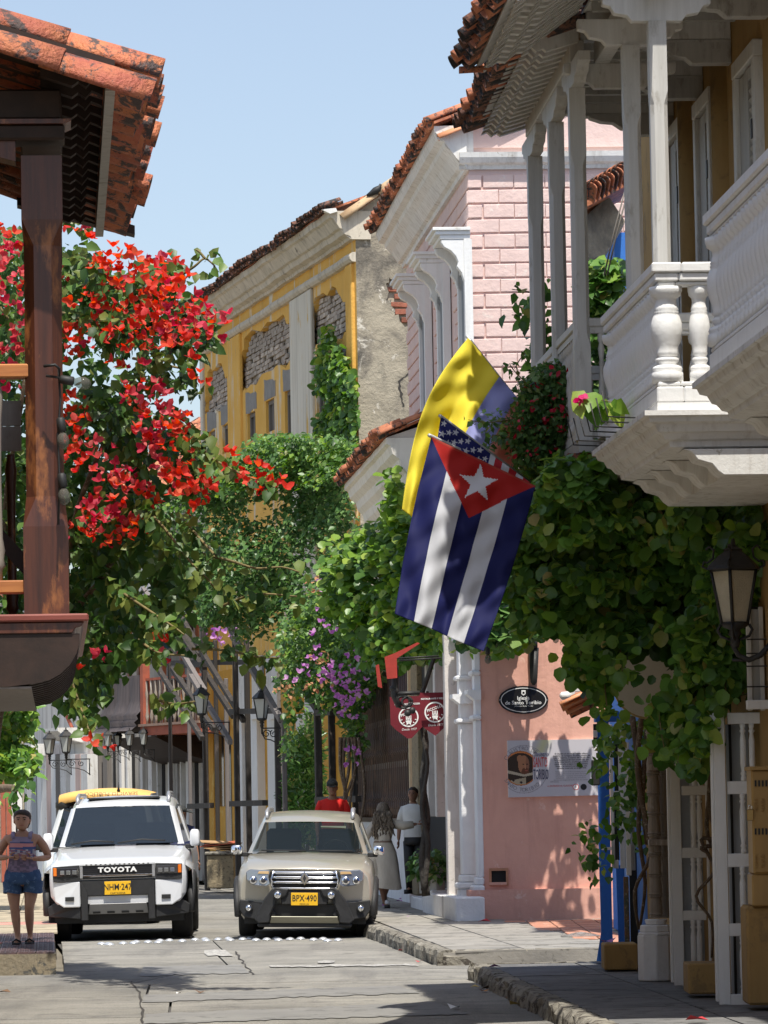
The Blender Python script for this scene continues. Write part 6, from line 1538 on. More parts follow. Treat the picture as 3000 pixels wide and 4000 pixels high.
stems(v4, [[(40, 2690, 44), (60, 2400, 44), (20, 2000, 44), (80, 1600, 43), (140, 1200, 43)], [(100, 2650, 43), (240, 2300, 42.5), (300, 2000, 42), (420, 1700, 41.5), (560, 1400, 41)], [(200, 2500, 43), (400, 2250, 42), (560, 2000, 41)], [(-40, 3600, 45.5), (-30, 3100, 45), (20, 2690, 44)]], .04)

# --- V9 lime green tree at the lower left
v9 = thing('lime_tree', 'bright lime-green leafy tree crown below the wooden balcony at the left edge', 'tree', P(-120, 3500, 62))
p9 = volume([(-60, 2690), (90, 2690), (130, 2760), (120, 2860), (150, 2960), (110, 3010), (60, 3040), (0, 3030), (-60, 3040)], 1900, 62, 2.4, gap=.2, gscale=1.2, bump=1.0, seed=51)
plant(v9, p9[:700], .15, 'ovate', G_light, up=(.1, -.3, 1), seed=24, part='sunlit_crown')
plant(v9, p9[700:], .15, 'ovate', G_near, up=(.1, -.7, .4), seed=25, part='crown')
plant(v9, blobs([(80, 3090, 60, .2, 16), (10, 3130, 60, .2, 10), (110, 3020, 60, .15, 8)], 8), .17, 'ovate', G_near, seed=26, part='low_spray')
stems(v9, [[(-110, 3560, 62), (-90, 3200, 62), (-60, 2900, 62), (0, 2800, 62)], [(-80, 3100, 62), (0, 3080, 61), (80, 3080, 60)]], .09, M_stem, 'trunk')

# --- V5 bougainvillea basket on the gallery, V6 palm-green shrub behind, twigs on the pink wall
v5 = thing('balcony_bougainvillea', 'dark fine-leaved bush with tiny crimson flowers spilling over the gallery railing', 'bush', P(2120, 1700, 34))
p5 = volume([(2025, 1620), (2035, 1520), (2095, 1445), (2180, 1410), (2225, 1440), (2230, 1600), (2220, 1700), (2150, 1760), (2120, 1850), (2060, 1880), (2020, 1800), (1990, 1720)], 4200, 33.7, 1.0, gap=.27, gscale=2.4, bump=.3, seed=61, edge=16)
plant(v5, p5, .058, 'small', G_mid, up=(-.2, -.6, .6), spread=.8, seed=27)
p5t = volume([(1880, 1640), (2000, 1580), (2010, 1760), (1930, 1700)], 130, 33.6, .6, gap=.2, seed=62, edge=30)
plant(v5, p5t, .06, 'small', G_near, seed=28, part='sprays')
plant(v5, p5[::24]+np.array([0, -.12, 0]), .05, 'bract', mat_leaf('crimson_flower', [(0, (.45, .01, .03)), (1, (.65, .04, .08))]), spread=.9, seed=29, part='flowers')
ln5 = [[(2000, 1640, 33.6), (1900, 1650, 33.5), (1830, 1640, 33.5)], [(2010, 1720, 33.6), (1930, 1700, 33.5), (1880, 1770, 33.5)], [(2080, 1520, 33.6), (2010, 1450, 33.5), (1990, 1420, 33.5)]]
stems(v5, ln5, .006, M_twig, 'twig')
plant(v5, along(ln5, 90, (.03, .03, .03), 4), .06, 'small', G_mid, seed=30, part='twig_leaves')
v6 = thing('gallery_plant', 'glossy dark green shrub in the gap behind the tall gallery posts', 'shrub', P(2370, 1500, 39))
p6 = volume([(2300, 1020), (2350, 1000), (2430, 1040), (2440, 1260), (2420, 1300), (2300, 1330), (2290, 1200)], 900, 39.5, 1.0, gap=.15, gscale=2, bump=.3, seed=63)
plant(v6, p6, .13, 'ovate', G_near, up=(0, -.6, .7), seed=31)
p6 = volume([(2300, 1330), (2380, 1330), (2400, 1700), (2330, 1720), (2300, 1600)], 500, 39.5, .6, gap=.15, gscale=2, bump=.2, seed=64)
plant(v6, p6, .10, 'ovate', G_mid, seed=32, part='lower_foliage')
v7 = thing('wall_twigs', 'thin leafy twigs dangling in front of the rusticated pink wall', 'twig', P(2080, 1300, 37))
ln7 = [[(2130, 1160, 37), (2060, 1140, 36.8), (2000, 1130, 36.6)], [(2130, 1270, 37), (2070, 1240, 36.8), (2000, 1230, 36.6)], [(2140, 1360, 37), (2060, 1370, 36.8), (2010, 1440, 36.6)], [(2120, 1100, 37), (2110, 1300, 37), (2080, 1420, 36.8)]]
stems(v7, ln7, .008, M_twig, 'twig'); plant(v7, along(ln7, 120, (.05, .05, .06), 5), .10, 'ovate', G_near, up=(0, -.8, .4), seed=33)
v10 = thing('broad_leaf_sprig', 'sprig with one magenta flower and large limp leaves beside the white gallery post', 'sprig', P(2330, 1560, 30))
ln10 = [[(2260, 1548, 30), (2330, 1560, 30), (2390, 1570, 30)]]
stems(v10, ln10, .006, M_twig, 'twig'); plant(v10, along(ln10, 14, (.04, .03, .04), 6), .16, 'ovate', G_light, up=(0, -.9, .2), seed=34)
plant(v10, blobs([(2268, 1555, 29.9, .035, 16)], 9), .05, 'bract', mat_leaf('magenta_flower', [(0, (.6, .02, .15)), (1, (.75, .08, .25))]), spread=.9, seed=35, part='flower')

# --- bush by the shoring
v8 = thing('oleander_bush', 'tall dark green bush with narrow leaves between the timber posts', 'bush', P(1185, 3420, 80))
p8 = volume([(1130, 2900), (1200, 2860), (1215, 2760), (1245, 2840), (1250, 3000), (1280, 3180), (1260, 3300), (1110, 3300), (1100, 3160), (1110, 3010)], 4200, 79, 1.6, gap=.22, gscale=1.2, bump=.6, seed=65, edge=14)
plant(v8, p8, .16, 'lance', G_near, up=(0, -.4, .7), spread=.8, seed=36, tipdown=-.3)
stems(v8, [[(1180, 3430, 80), (1185, 3300, 80), (1170, 3100, 80)], [(1190, 3430, 80), (1210, 3200, 80), (1215, 2950, 80)]], .05)
# ================================================================== CARS
M_blackp = mat('black_plastic', (.022, .022, .023), (.03, .03, .03), scale=20, rough=.55, bump=.25, bscale=200)
M_rub = mat('tyre_rubber', (.018, .018, .018), (.028, .026, .024), scale=12, rough=.85, bump=.4)
M_chr = mat_plain('chrome', (.80, .81, .83), rough=.10, metal=1)
M_silv = mat_plain('silver_trim', (.42, .42, .43), rough=.4, metal=.6)
M_plate = mat('plate_yellow', (.80, .46, .02), (.74, .42, .02), scale=9, rough=.45, bump=0)
M_ink = mat_plain('black_ink', (.015, .015, .015), rough=.6)
M_inkw = mat_plain('white_ink', (.80, .80, .78), rough=.6)
M_amber = mat_plain('amber_lens', (.75, .18, .01), rough=.2, coat=.6)
M_lens = mat_plain('lamp_lens', (.28, .29, .30), rough=.12, metal=.55, coat=1)
M_lensd = mat_plain('dark_lamp_lens', (.03, .03, .035), rough=.12, coat=1)
def m_paint(name, c, metal=.0, rough=.35):
    m = bpy.data.materials.new(name); t = NT(m); v = t.coord('Object')
    col = t.mix(t.math('MULTIPLY', t.noise(v, 3, 4), .35), c, tuple(x*.86 for x in C(c)[:3]))
    t.l(col, t.b.inputs['Base Color']); t.b.inputs['Metallic'].default_value = metal; t.b.inputs['Roughness'].default_value = rough
    t.b.inputs['Coat Weight'].default_value = .8; t.b.inputs['Coat Roughness'].default_value = .06; return m
M_carw = m_paint('white_car_paint', (.66, .67, .68)); M_carb = m_paint('champagne_car_paint', (.50, .465, .385), .45, .35); M_carw2 = m_paint('van_white_paint', (.70, .71, .70))
def m_glass(name, tint, transp):
    m = bpy.data.materials.new(name); t = NT(m)
    t.b.inputs['Base Color'].default_value = C(tint); t.b.inputs['Roughness'].default_value = .04; t.b.inputs['Specular IOR Level'].default_value = .5
    t.b.inputs['Coat Weight'].default_value = .3; t.b.inputs['Coat Roughness'].default_value = .02
    tr = t.node('BsdfTransparent'); tr.inputs[0].default_value = (.55, .6, .58, 1)
    mx = t.node('MixShader', i0=transp); t.l(t.b.outputs[0], mx.inputs[1]); t.l(tr.outputs[0], mx.inputs[2]); t.l(mx.outputs[0], t.out.inputs[0]); return m
M_tint = m_glass('tinted_windscreen', (.012, .018, .025), .04); M_clear = m_glass('clear_windscreen', (.02, .028, .03), .62)
def loft(secs, name, m, par, caps=True, smooth=True, sub=1):
    """secs: list of (y, [(x,z)...] for the right half, from bottom out and up to the centre line)"""
    rows = []
    for y, pr in secs:
        r_ = [(x, y if not callable(y) else y(x, z), z) for x, z in pr]; l_ = [(-x, yy_, z) for x, yy_, z in reversed(r_) if x > 1e-6]
        rows.append(r_+l_)
    b = MB(); b.strip(rows, None, smooth=smooth)
    n = len(rows[0]); b.add(rows[0], [tuple(range(n))], smooth); b.add(rows[-1], [tuple(range(n))[::-1]], smooth)
    me = b.mesh(name, m)
    bm = bmesh.new(); bm.from_mesh(me); bmesh.ops.remove_doubles(bm, verts=bm.verts, dist=.0005); bmesh.ops.recalc_face_normals(bm, faces=bm.faces)
    bm.to_mesh(me); bm.free()
    me.polygons.foreach_set('use_smooth', [smooth]*len(me.polygons))
    o = link(name, me, par, Matrix.Identity(4), local=True)
    if smooth:
        md = o.modifiers.new('bevel', 'BEVEL'); md.width = .018; md.segments = 2; md.limit_method = 'ANGLE'; md.angle_limit = rad(28); md.harden_normals = False
    return o
def lp(par, name, m, fn, bevel=.006, **k):
    b = MB(); fn(b); return b.build(name, m, par, world=False, bevel=bevel, **k)
def face_panel(par, name, pts, y, m, th=.02, bevel=.004, yf=None):
    """panel on the nose: pts (x,z) outline, front plane y (or y(x,z)), thickness backwards"""
    f = yf or (lambda x, z: y)
    b = MB(); b.prism(pts, 0, 1, lambda a, c, d: (a, f(a, c)+d*th, c)); return b.build(name, m, par, world=False, bevel=bevel)
def wheel(par, x, y, r, w, rim_m=M_silv):
    T = Matrix.Translation((x, y, r)) @ Matrix.Rotation(rad(90), 4, 'Y')
    wl = lp(par, 'wheel', M_rub, lambda b: b.lathe([(r*.62, -w/2), (r*.93, -w/2), (r, -w*.36), (r, w*.36), (r*.93, w/2), (r*.62, w/2)], 28, M=T), bevel=0)
    b = MB(); b.lathe([(r*.62, -w*.44), (r*.60, 0), (r*.2, w*.05), (r*.2, -w*.2), (r*.55, -w*.3)], 20, M=T); b.build('rim', rim_m, wl, world=False, recalc=False).matrix_basis = Matrix.Identity(4)
    return wl
def mirror_housing(par, x, z, w, h, m, y=1.28, chrome=False):
    s = 1 if x > 0 else -1
    o = lp(par, 'mirror', m, lambda b: b.strip([[(x+s*w/2*a*(.9 if k else .8), y+dy, z+h/2*c) for a, c in ((-1, -.7), (-.8, -1), (.7, -1), (1, -.6), (1, .5), (.75, .95), (-.6, 1), (-1, .6))] for k, dy in ((0, -.10), (1, -.05), (1, .10))], None, closed=True, caps=True), bevel=.012)
    lp(o, 'mirror_arm', M_blackp, lambda b: b.box((x-s*w*.9, y-.02, z-h/2-.03), (x-s*w*.1, y+.08, z-h/2+.03)), bevel=.01)
    return o
def rails(par, x, z, y0, y1, m):
    for s in (-1, 1):
        lp(par, 'roof_rail', m, lambda b: b.tube([(s*x, y0, z-.07), (s*x, y0+.10, z+.01), (s*x*.99, y0+.35, z+.05), (s*x*.98, y1-.3, z+.05), (s*x*.98, y1, z-.04)], [.02, .032, .026, .026, .02], 8, flat=1.2), bevel=0)

# ---- white off-roader
T_loc = G(506, 3655, 0); carA = thing('parked_off_roader', 'boxy white off-road car with black grille and plate NHM 247 facing the camera', 'car', (T_loc.x+.0, 54.6, 0), .012)
carA.rotation_euler = (0, -.012, .02)
def secA(x1, zb, zs, zh, zc, xs=None):
    return [(x1*.90, zb), (x1*.985, zb+.10), (x1, zb+.26), (x1, zs-.12), (x1-.02, zs), (x1-.10, zh), (x1*.5, zc), (0, zc+.005)]
body = loft([(.02, secA(.86, .50, .98, 1.03, 1.045)), (.10, secA(.91, .50, 1.0, 1.055, 1.07)), (.35, secA(.925, .54, 1.03, 1.09, 1.11)), (1.0, secA(.935, .54, 1.08, 1.15, 1.18)), (1.42, secA(.945, .40, 1.14, 1.22, 1.25)),
             (1.6, secA(.955, .32, 1.18, 1.22, 1.24)), (4.55, secA(.955, .34, 1.18, 1.22, 1.24)), (4.75, secA(.90, .42, 1.1, 1.18, 1.2))], 'body', M_carw, carA)
# cabin
def cab(par, m, yb, yt, ye, zb, zt, zr, xb, xt, zre, pill=.06, glass=M_tint, ycrown=.03, shx=.07):
    """upper body: pillars and roof as one shell, glass as panes"""
    def Lp(t): return yb+(yt-yb)*t, zb+(zt-zb)*t
    o = lp(par, 'roof', m, lambda b: (
        b.strip([[(x, y+ycrown*(1-(x/xt)**2)*-1, z+crown*(1-(x/xt)**2)) for x in [xt*k/5 for k in range(-5, 6)]] for y, z, crown in ((yt, zt, .012), (yt+.10, zt+.03, .02), (yt+.35, zt+.075, .03), (yt+.9, zr, .035), (ye-.6, zr-.01, .035), (ye, zre, .03))], None),
        b.strip([[(s*xt, y, z), (s*(xt+shx*.6), y+.01, z-.03), (s*(xt+shx), y+.02, z-.10)] for y, z in ((yt, zt), (yt+.35, zt+.075), (yt+.9, zr), (ye-.6, zr-.01), (ye, zre))], None) if (s := 1) else None,
        b.strip([[(-xt, y, z), (-(xt+shx*.6), y+.01, z-.03), (-(xt+shx), y+.02, z-.10)] for y, z in ((yt, zt), (yt+.35, zt+.075), (yt+.9, zr), (ye-.6, zr-.01), (ye, zre))], None)), bevel=0)
    for s in (-1, 1):
        lp(par, 'pillar', m, lambda b: b.strip([[(s*(xb-.01), yb-.02, zb-.02), (s*(xb+pill), yb+.06, zb-.02), (s*(xb+pill), yb+.20, zb-.02)], [(s*xt, yt, zt+.005), (s*(xt+pill*.9), yt+.06, zt-.01), (s*(xt+pill), yt+.16, zt-.03)]], None), bevel=0)
        lp(par, 'side_window', glass, lambda b: b.add([(s*(xb+pill+.005), yb+.20, zb), (s*(xb+pill+.01), ye, zb), (s*(xt+shx), ye-.1, zre-.10), (s*(xt+shx), yt+.18, zt-.04)], [(0, 1, 2, 3)]), bevel=0, recalc=False)
        lp(par, 'pillar', m, lambda b: b.hexa([(s*(xb+pill-.01), ye-.9, zb), (s*(xb+pill+.02), ye-.9, zb), (s*(xb+pill+.02), ye, zb), (s*(xb+pill-.01), ye, zb), (s*(xt+shx-.02), ye-.85, zre-.08), (s*(xt+shx+.01), ye-.85, zre-.08), (s*(xt+shx+.01), ye-.1, zre-.08), (s*(xt+shx-.02), ye-.1, zre-.08)]), bevel=0)
    w = lp(par, 'windscreen', glass, lambda b: b.strip([[(xx*(xb*(1-t)+xt*t), yb+(yt-yb)*t-.05*(1-xx*xx), zb+(zt-zb)*t) for xx in [k/6 for k in range(-6, 7)]] for t in (0, .25, .5, .75, 1)], None), bevel=0)
    return w
wsA = cab(carA, M_carw, 1.40, 2.02, 4.55, 1.27, 1.775, 1.90, .775, .645, 1.84, pill=.075)
for s, x0, x1 in ((1, -.68, -.10), (1, -.05, .60)):
    lp(carA, 'wiper', M_blackp, lambda b: b.tube([(x0, 1.33, 1.285), ((x0+x1)/2, 1.34, 1.325), (x1, 1.34, 1.30)], .012, 5), bevel=0)
rails(carA, .63, 1.90, 2.2, 4.2, M_silv)
lp(carA, 'sunroof', M_glassd, lambda b: b.box((-.50, 2.32, 1.893), (.50, 2.75, 1.912)), bevel=.004)
# nose
face_panel(carA, 'grille', [(-.46, .83), (.46, .83), (.46, 1.005), (-.46, 1.005)], -.012, M_blackp, .06)
face_panel(carA, 'grille_top_bar', [(-.50, 1.006), (.50, 1.006), (.50, 1.035), (-.50, 1.035)], -.03, M_carw, .06)
for k in range(14): face_panel(carA, 'vent_slot', [(-.42+k*.063, 1.014), (-.395+k*.063, 1.014), (-.395+k*.063, 1.023), (-.42+k*.063, 1.023)], -.033, M_ink, .01, 0)
face_panel(carA, 'grille_bar', [(-.46, .855), (.46, .855), (.46, .88), (-.46, .88)], -.03, M_chr, .03)
for s in (-1, 1): face_panel(carA, 'grille_frame', [(s*.46, .84), (s*.50, .84), (s*.50, 1.005), (s*.46, 1.005)], -.025, M_silv, .05)
for k in range(4): face_panel(carA, 'grille_slat', [(-.45, .895+k*.026), (.45, .895+k*.026), (.45, .902+k*.026), (-.45, .902+k*.026)], -.018, M_silv if False else M_lensd, .01, 0)
MT = lambda x, y, z: mw(carA) @ signM((x, y, z), (1, 0, 0))
text('badge_lettering', 'TOYOTA', .088, M_inkw, carA, MT(0, -.036, .942), font_space=1.15, bold=.004, extrude=.006, sx=1.28)
for s in (-1, 1):
    h = face_panel(carA, 'headlight', [(s*.505, .80), (s*.855, .80), (s*.86, 1.0), (s*.505, 1.015)], 0, M_blackp, .10, yf=lambda x, z: -.045+max(abs(x)-.7, 0)*.22)
    face_panel(h, 'lens', [(s*.52, .875), (s*.80, .875), (s*.80, .985), (s*.52, .98)], 0, M_lensd, .02, yf=lambda x, z: -.057+max(abs(x)-.7, 0)*.22)
    for q in (.57, .65, .73): face_panel(h, 'led', [(s*(q-.028), .895), (s*(q+.028), .895), (s*(q+.028), .95), (s*(q-.028), .95)], 0, M_lens, .01, yf=lambda x, z: -.063+max(abs(x)-.7, 0)*.22)
    face_panel(h, 'indicator', [(s*.805, .88), (s*.85, .88), (s*.85, .99), (s*.805, .985)], 0, M_amber, .02, yf=lambda x, z: -.058+max(abs(x)-.7, 0)*.22)
    face_panel(carA, 'bumper_corner', [(s*.50, .46), (s*.72, .46), (s*.84, .54), (s*.865, .80), (s*.50, .80)], 0, M_carw, .12, .012, yf=lambda x, z: -.05+max(abs(x)-.65, 0)*.35)
    face_panel(carA, 'fog_light', [(s*.58, .545), (s*.70, .545), (s*.70, .60), (s*.58, .60)], 0, M_ink, .02, yf=lambda x, z: -.062+max(abs(x)-.65, 0)*.35)
    face_panel(carA, 'bumper_upright', [(s*.40, .28), (s*.49, .28), (s*.49, .80), (s*.40, .62)], -.045, M_blackp, .10, .01)
    lp(carA, 'wheel_arch', M_blackp, lambda b: b.tube([(s*.955, .22, .36), (s*.965, .30, .62), (s*.972, .52, .82), (s*.972, .82, .86), (s*.972, 1.12, .80), (s*.965, 1.32, .55), (s*.955, 1.38, .35)], .055, 6), bevel=0)
    lp(carA, 'fender_flare', M_carw, lambda b: b.strip([[(s*.90, y, z-.0), (s*.985, y+.02, z-.06), (s*.99, y+.05, z-.30)] for y, z in ((.14, .98), (.35, 1.03), (.8, 1.05), (1.25, 1.0))], None), bevel=0)
    mirror_housing(carA, s*1.0, 1.33, .15, .23, M_carw, 1.42)
face_panel(carA, 'bumper', [(-.50, .60), (.50, .60), (.50, .815), (-.50, .815)], -.005, M_blackp, .08, .01)
face_panel(carA, 'lower_intake', [(-.40, .50), (.40, .50), (.40, .60), (-.40, .60)], .03, M_ink, .06)
face_panel(carA, 'skid_plate', [(-.40, .36), (.40, .36), (.38, .50), (-.38, .50)], 0, mat_plain('dull_silver', (.25, .25, .25), .5, .4), .04, .006, yf=lambda x, z: -.04+(.5-z)*.6)
for k in range(4): face_panel(carA, 'skid_slot', [(-.34+k*.19, .37), (-.24+k*.19, .37), (-.24+k*.19, .395), (-.34+k*.19, .395)], 0, M_ink, .01, 0, yf=lambda x, z: -.047+(.5-z)*.6)
for s in (-1, 1): face_panel(carA, 'bumper_side', [(s*.50, .30), (s*.93, .34), (s*.95, .46), (s*.84, .53), (s*.72, .455), (s*.50, .455)], 0, M_blackp, .12, .01, yf=lambda x, z: -.02+max(abs(x)-.6, 0)*.5)
lp(carA, 'underbody', M_ink, lambda b: b.box((-.86, .25, .24), (.86, 4.5, .42)), bevel=0)
pl = face_panel(carA, 'number_plate', [(-.175, .615), (.175, .615), (.175, .79), (-.175, .79)], -.065, M_plate, .012, .003)
text('plate_lettering', 'NHM·247', .118, M_ink, pl, MT(0, -.068, .712), bold=.001, sx=.78); text('plate_city', 'CARTAGENA', .034, M_ink, pl, MT(0, -.068, .634), sx=1.0)
for x in (-.82, .82):
    for y in (.80, 3.62): wheel(carA, x, y, .385, .27)
# inside: pale headlining, mirror
lp(carA, 'rear_view_mirror', M_blackp, lambda b: b.box((-.11, 1.88, 1.64), (.11, 1.91, 1.70)), bevel=.01)
lp(carA, 'seat', M_ink, lambda b: (b.box((-.62, 2.5, .8), (-.15, 2.7, 1.55)), b.box((.15, 2.5, .8), (.62, 2.7, 1.55))), bevel=.03)

# ---- champagne family car
D_loc = G(1200, 3665, 0); carB = thing('parked_crossover', 'champagne beige crossover with chrome grille, black bull bar and plate BPX 490', 'car', (D_loc.x-.03, 54.0, .012))
carB.rotation_euler = (0, .022, -.012)
def secB(x1, zb, zs, zh, zc): return [(x1*.90, zb), (x1*.98, zb+.10), (x1, zb+.26), (x1*.995, zs-.16), (x1*.965, zs-.04), (x1*.86, zh), (x1*.5, zc), (0, zc+.012)]
loft([(lambda x, z: .02+.16*(abs(x)/.85)**3, secB(.85, .30, .84, .885, .90)), (lambda x, z: .12+.16*(abs(x)/.9)**3, secB(.885, .24, .88, .925, .945)), (.42, secB(.90, .22, .94, .985, 1.01)), (.85, secB(.905, .22, .98, 1.04, 1.06)), (1.18, secB(.905, .22, 1.02, 1.08, 1.105)), (1.4, secB(.905, .22, 1.03, 1.07, 1.08)),
      (4.1, secB(.90, .24, 1.03, 1.07, 1.08)), (4.28, secB(.84, .34, .95, 1.0, 1.02))], 'body', M_carb, carB)
wsB = cab(carB, M_carb, 1.16, 1.86, 3.95, 1.115, 1.505, 1.635, .745, .605, 1.58, pill=.06, glass=M_clear, ycrown=.05)
rails(carB, .585, 1.63, 1.98, 3.7, M_silv)
lp(carB, 'aerial', M_blackp, lambda b: b.lathe([(.02, 1.60), (.012, 1.63), (.004, 1.66)], 8, M=Matrix.Translation((0, 2.15, -.05))), bevel=0)
yB_ = lambda x, z: -.012+.16*(abs(x)/.85)**3
face_panel(carB, 'grille', [(-.43, .66), (.43, .66), (.445, .76), (.41, .88), (-.41, .88), (-.445, .76)], 0, M_ink, .06, yf=yB_)
for z in (.855, .795, .730): 
    lp(carB, 'grille_bar', M_chr, lambda b: b.strip([[(x, yB_(x, z)-.03, z-.02), (x, yB_(x, z)-.045, z), (x, yB_(x, z)-.03, z+.018), (x, yB_(x, z)+.02, z+.018), (x, yB_(x, z)+.02, z-.02)] for x in [.42*k/8 for k in range(-8, 9)]], None, closed=True, caps=True), bevel=0)
lp(carB, 'grille_frame', M_chr, lambda b: [b.tube([(s*.405, yB_(.4, 0)-.03, .885), (s*.44, yB_(.4, 0)-.03, .77), (s*.425, yB_(.4, 0)-.03, .66)], .015, 6) for s in (-1, 1)], bevel=0)
lp(carB, 'grille_frame', M_chr, lambda b: b.tube([(x, yB_(x, 0)-.035, .650) for x in [.42*k/8 for k in range(-8, 9)]], .016, 6), bevel=0)
em = face_panel(carB, 'badge', [(0, .875), (.055, .80), (.055, .765), (0, .69), (-.055, .765), (-.055, .80)], -.085, M_chr, .03, .006)
face_panel(em, 'badge_centre', [(0, .835), (.022, .783), (0, .731), (-.022, .783)], -.092, M_lensd, .02, .003)
for s in (-1, 1):
    h = face_panel(carB, 'headlight', [(s*.455, .70), (s*.50, .675), (s*.68, .69), (s*.77, .76), (s*.775, .86), (s*.72, .90), (s*.45, .885), (s*.475, .79)], 0, M_lens, .12, .012, yf=lambda x, z: yB_(x, z)-.10+(z-.7)*.10)
    for x_, r_ in ((.54, .058), (.675, .055)):
        for rr2, mm, nm in ((r_, M_chr, 'reflector'), (r_*.62, M_lensd, 'bulb_glass')):
            lp(h, nm, mm, lambda b: b.lathe([(rr2, 0), (rr2*.85, .012), (rr2*.3, .018), (.002, .02)], 16, M=Matrix.Translation((s*x_, yB_(x_, 0)-.100-(.008 if nm != 'reflector' else 0), .755)) @ Matrix.Rotation(rad(90), 4, 'X')), bevel=0)
    face_panel(h, 'indicator', [(s*.47, .835), (s*.62, .84), (s*.60, .872), (s*.47, .872)], 0, mat_plain('pale_amber_lens', (.55, .36, .16), .15, coat=1), .01, .003, yf=lambda x, z: yB_(x, z)-.108+(z-.7)*.10)
    face_panel(carB, 'bumper_side', [(s*.36, .30), (s*.52, .22), (s*.80, .27), (s*.86, .36), (s*.86, .50), (s*.55, .465), (s*.44, .44)], 0, M_blackp, .10, .012, yf=lambda x, z: yB_(x, z)-.03)
    face_panel(carB, 'bull_bar', [(s*.60, .19), (s*.66, .24), (s*.54, .50), (s*.44, .63), (s*.38, .665), (s*.20, .645), (s*.24, .55), (s*.36, .50), (s*.45, .30), (s*.46, .20)], 0, M_blackp, .09, .016, yf=lambda x, z: yB_(x, z)-.075)
    for x_, z_, r_ in ((.35, .565, .048), (.735, .39, .042)):
        fg = lp(carB, 'fog_light', M_blackp, lambda b: b.lathe([(r_*1.3, 0), (r_*1.3, .015), (r_, .02)], 18, M=Matrix.Translation((s*x_, yB_(x_, 0)-.10+(.055 if x_ > .5 else 0), z_)) @ Matrix.Rotation(rad(90), 4, 'X')), bevel=0)
        lp(fg, 'lens', M_chr, lambda b: b.lathe([(r_, .0), (r_*.9, .025), (r_*.4, .03), (.002, .032)], 16, M=Matrix.Translation((s*x_, yB_(x_, 0)-.10+(.055 if x_ > .5 else 0), z_)) @ Matrix.Rotation(rad(90), 4, 'X')), bevel=0)
    lp(carB, 'wheel_arch', M_blackp, lambda b: b.tube([(s*.885, .20, .28), (s*.905, .30, .52), (s*.915, .48, .70), (s*.918, .75, .76), (s*.915, 1.02, .70), (s*.905, 1.18, .50), (s*.895, 1.24, .28)], .045, 6), bevel=0)
    mirror_housing(carB, s*.955, 1.14, .17, .125, M_chr, 1.25)
face_panel(carB, 'bumper_centre', [(-.30, .44), (.30, .44), (.34, .645), (-.34, .645)], 0, M_blackp, .06, .01, yf=lambda x, z: yB_(x, z)-.04)
face_panel(carB, 'lower_intake', [(-.46, .28), (.46, .28), (.40, .44), (-.40, .44)], 0, M_ink, .05, 0, yf=lambda x, z: yB_(x, z)-.0)
face_panel(carB, 'skid_plate', [(-.46, .19), (.46, .19), (.44, .285), (-.44, .285)], 0, mat_plain('olive_silver', (.28, .27, .21), .45, .5), .05, .008, yf=lambda x, z: yB_(x, z)-.07+(.285-z)*.7)
lp(carB, 'front_lip', M_blackp, lambda b: b.box((-.62, .0, .14), (.62, .5, .20)), bevel=.02)
lp(carB, 'underbody', M_ink, lambda b: b.box((-.80, .2, .18), (.80, 4.0, .35)), bevel=0)
MTB = lambda x, y, z: mw(carB) @ signM((x, y, z), (1, 0, 0))
pl = face_panel(carB, 'number_plate', [(-.175, .43), (.175, .43), (.175, .595), (-.175, .595)], -.10, M_plate, .012, .003)
text('plate_lettering', 'BPX·490', .115, M_ink, pl, MTB(0, -.103, .520), bold=.001, sx=.80); text('plate_city', 'MEDELLIN', .030, M_ink, pl, MTB(0, -.103, .447), sx=.9)
for x in (-.78, .78):
    for y in (.75, 3.4): wheel(carB, x, y, .325, .215)
for s, x0, x1 in ((1, -.62, -.02), (1, .02, .60)): lp(carB, 'wiper', M_blackp, lambda b: b.tube([(x0, 1.09, 1.135), (x1, 1.12, 1.13)], .009, 5), bevel=0)
lp(carB, 'dashboard', M_ink, lambda b: b.box((-.72, 1.3, .9), (.72, 1.75, 1.10)), bevel=.04)
lp(carB, 'dash_paper', M_inkw, lambda b: b.box((-.46, 1.28, 1.112), (-.26, 1.38, 1.118)), bevel=0)
lp(carB, 'seat', mat_plain('grey_cloth_seat', (.06, .06, .065), .9), lambda b: (b.box((-.60, 2.2, .6), (-.12, 2.36, 1.42)), b.box((.12, 2.2, .6), (.60, 2.36, 1.42))), bevel=.05)
lp(carB, 'steering_wheel', M_ink, lambda b: b.tube([(.36+.18*math.cos(a), 1.78-.05*math.sin(a), 1.10+.17*math.sin(a)) for a in [k*math.pi/8 for k in range(17)]], .014, 6), bevel=0)
lp(carB, 'sun_strip', mat_plain('pale_strip', (.5, .55, .4), .6), lambda b: b.add([(.16, 1.70, 1.46), (.50, 1.70, 1.46), (.50, 1.71, 1.43), (.16, 1.71, 1.43)], [(0, 1, 2, 3)]), bevel=0, recalc=False)

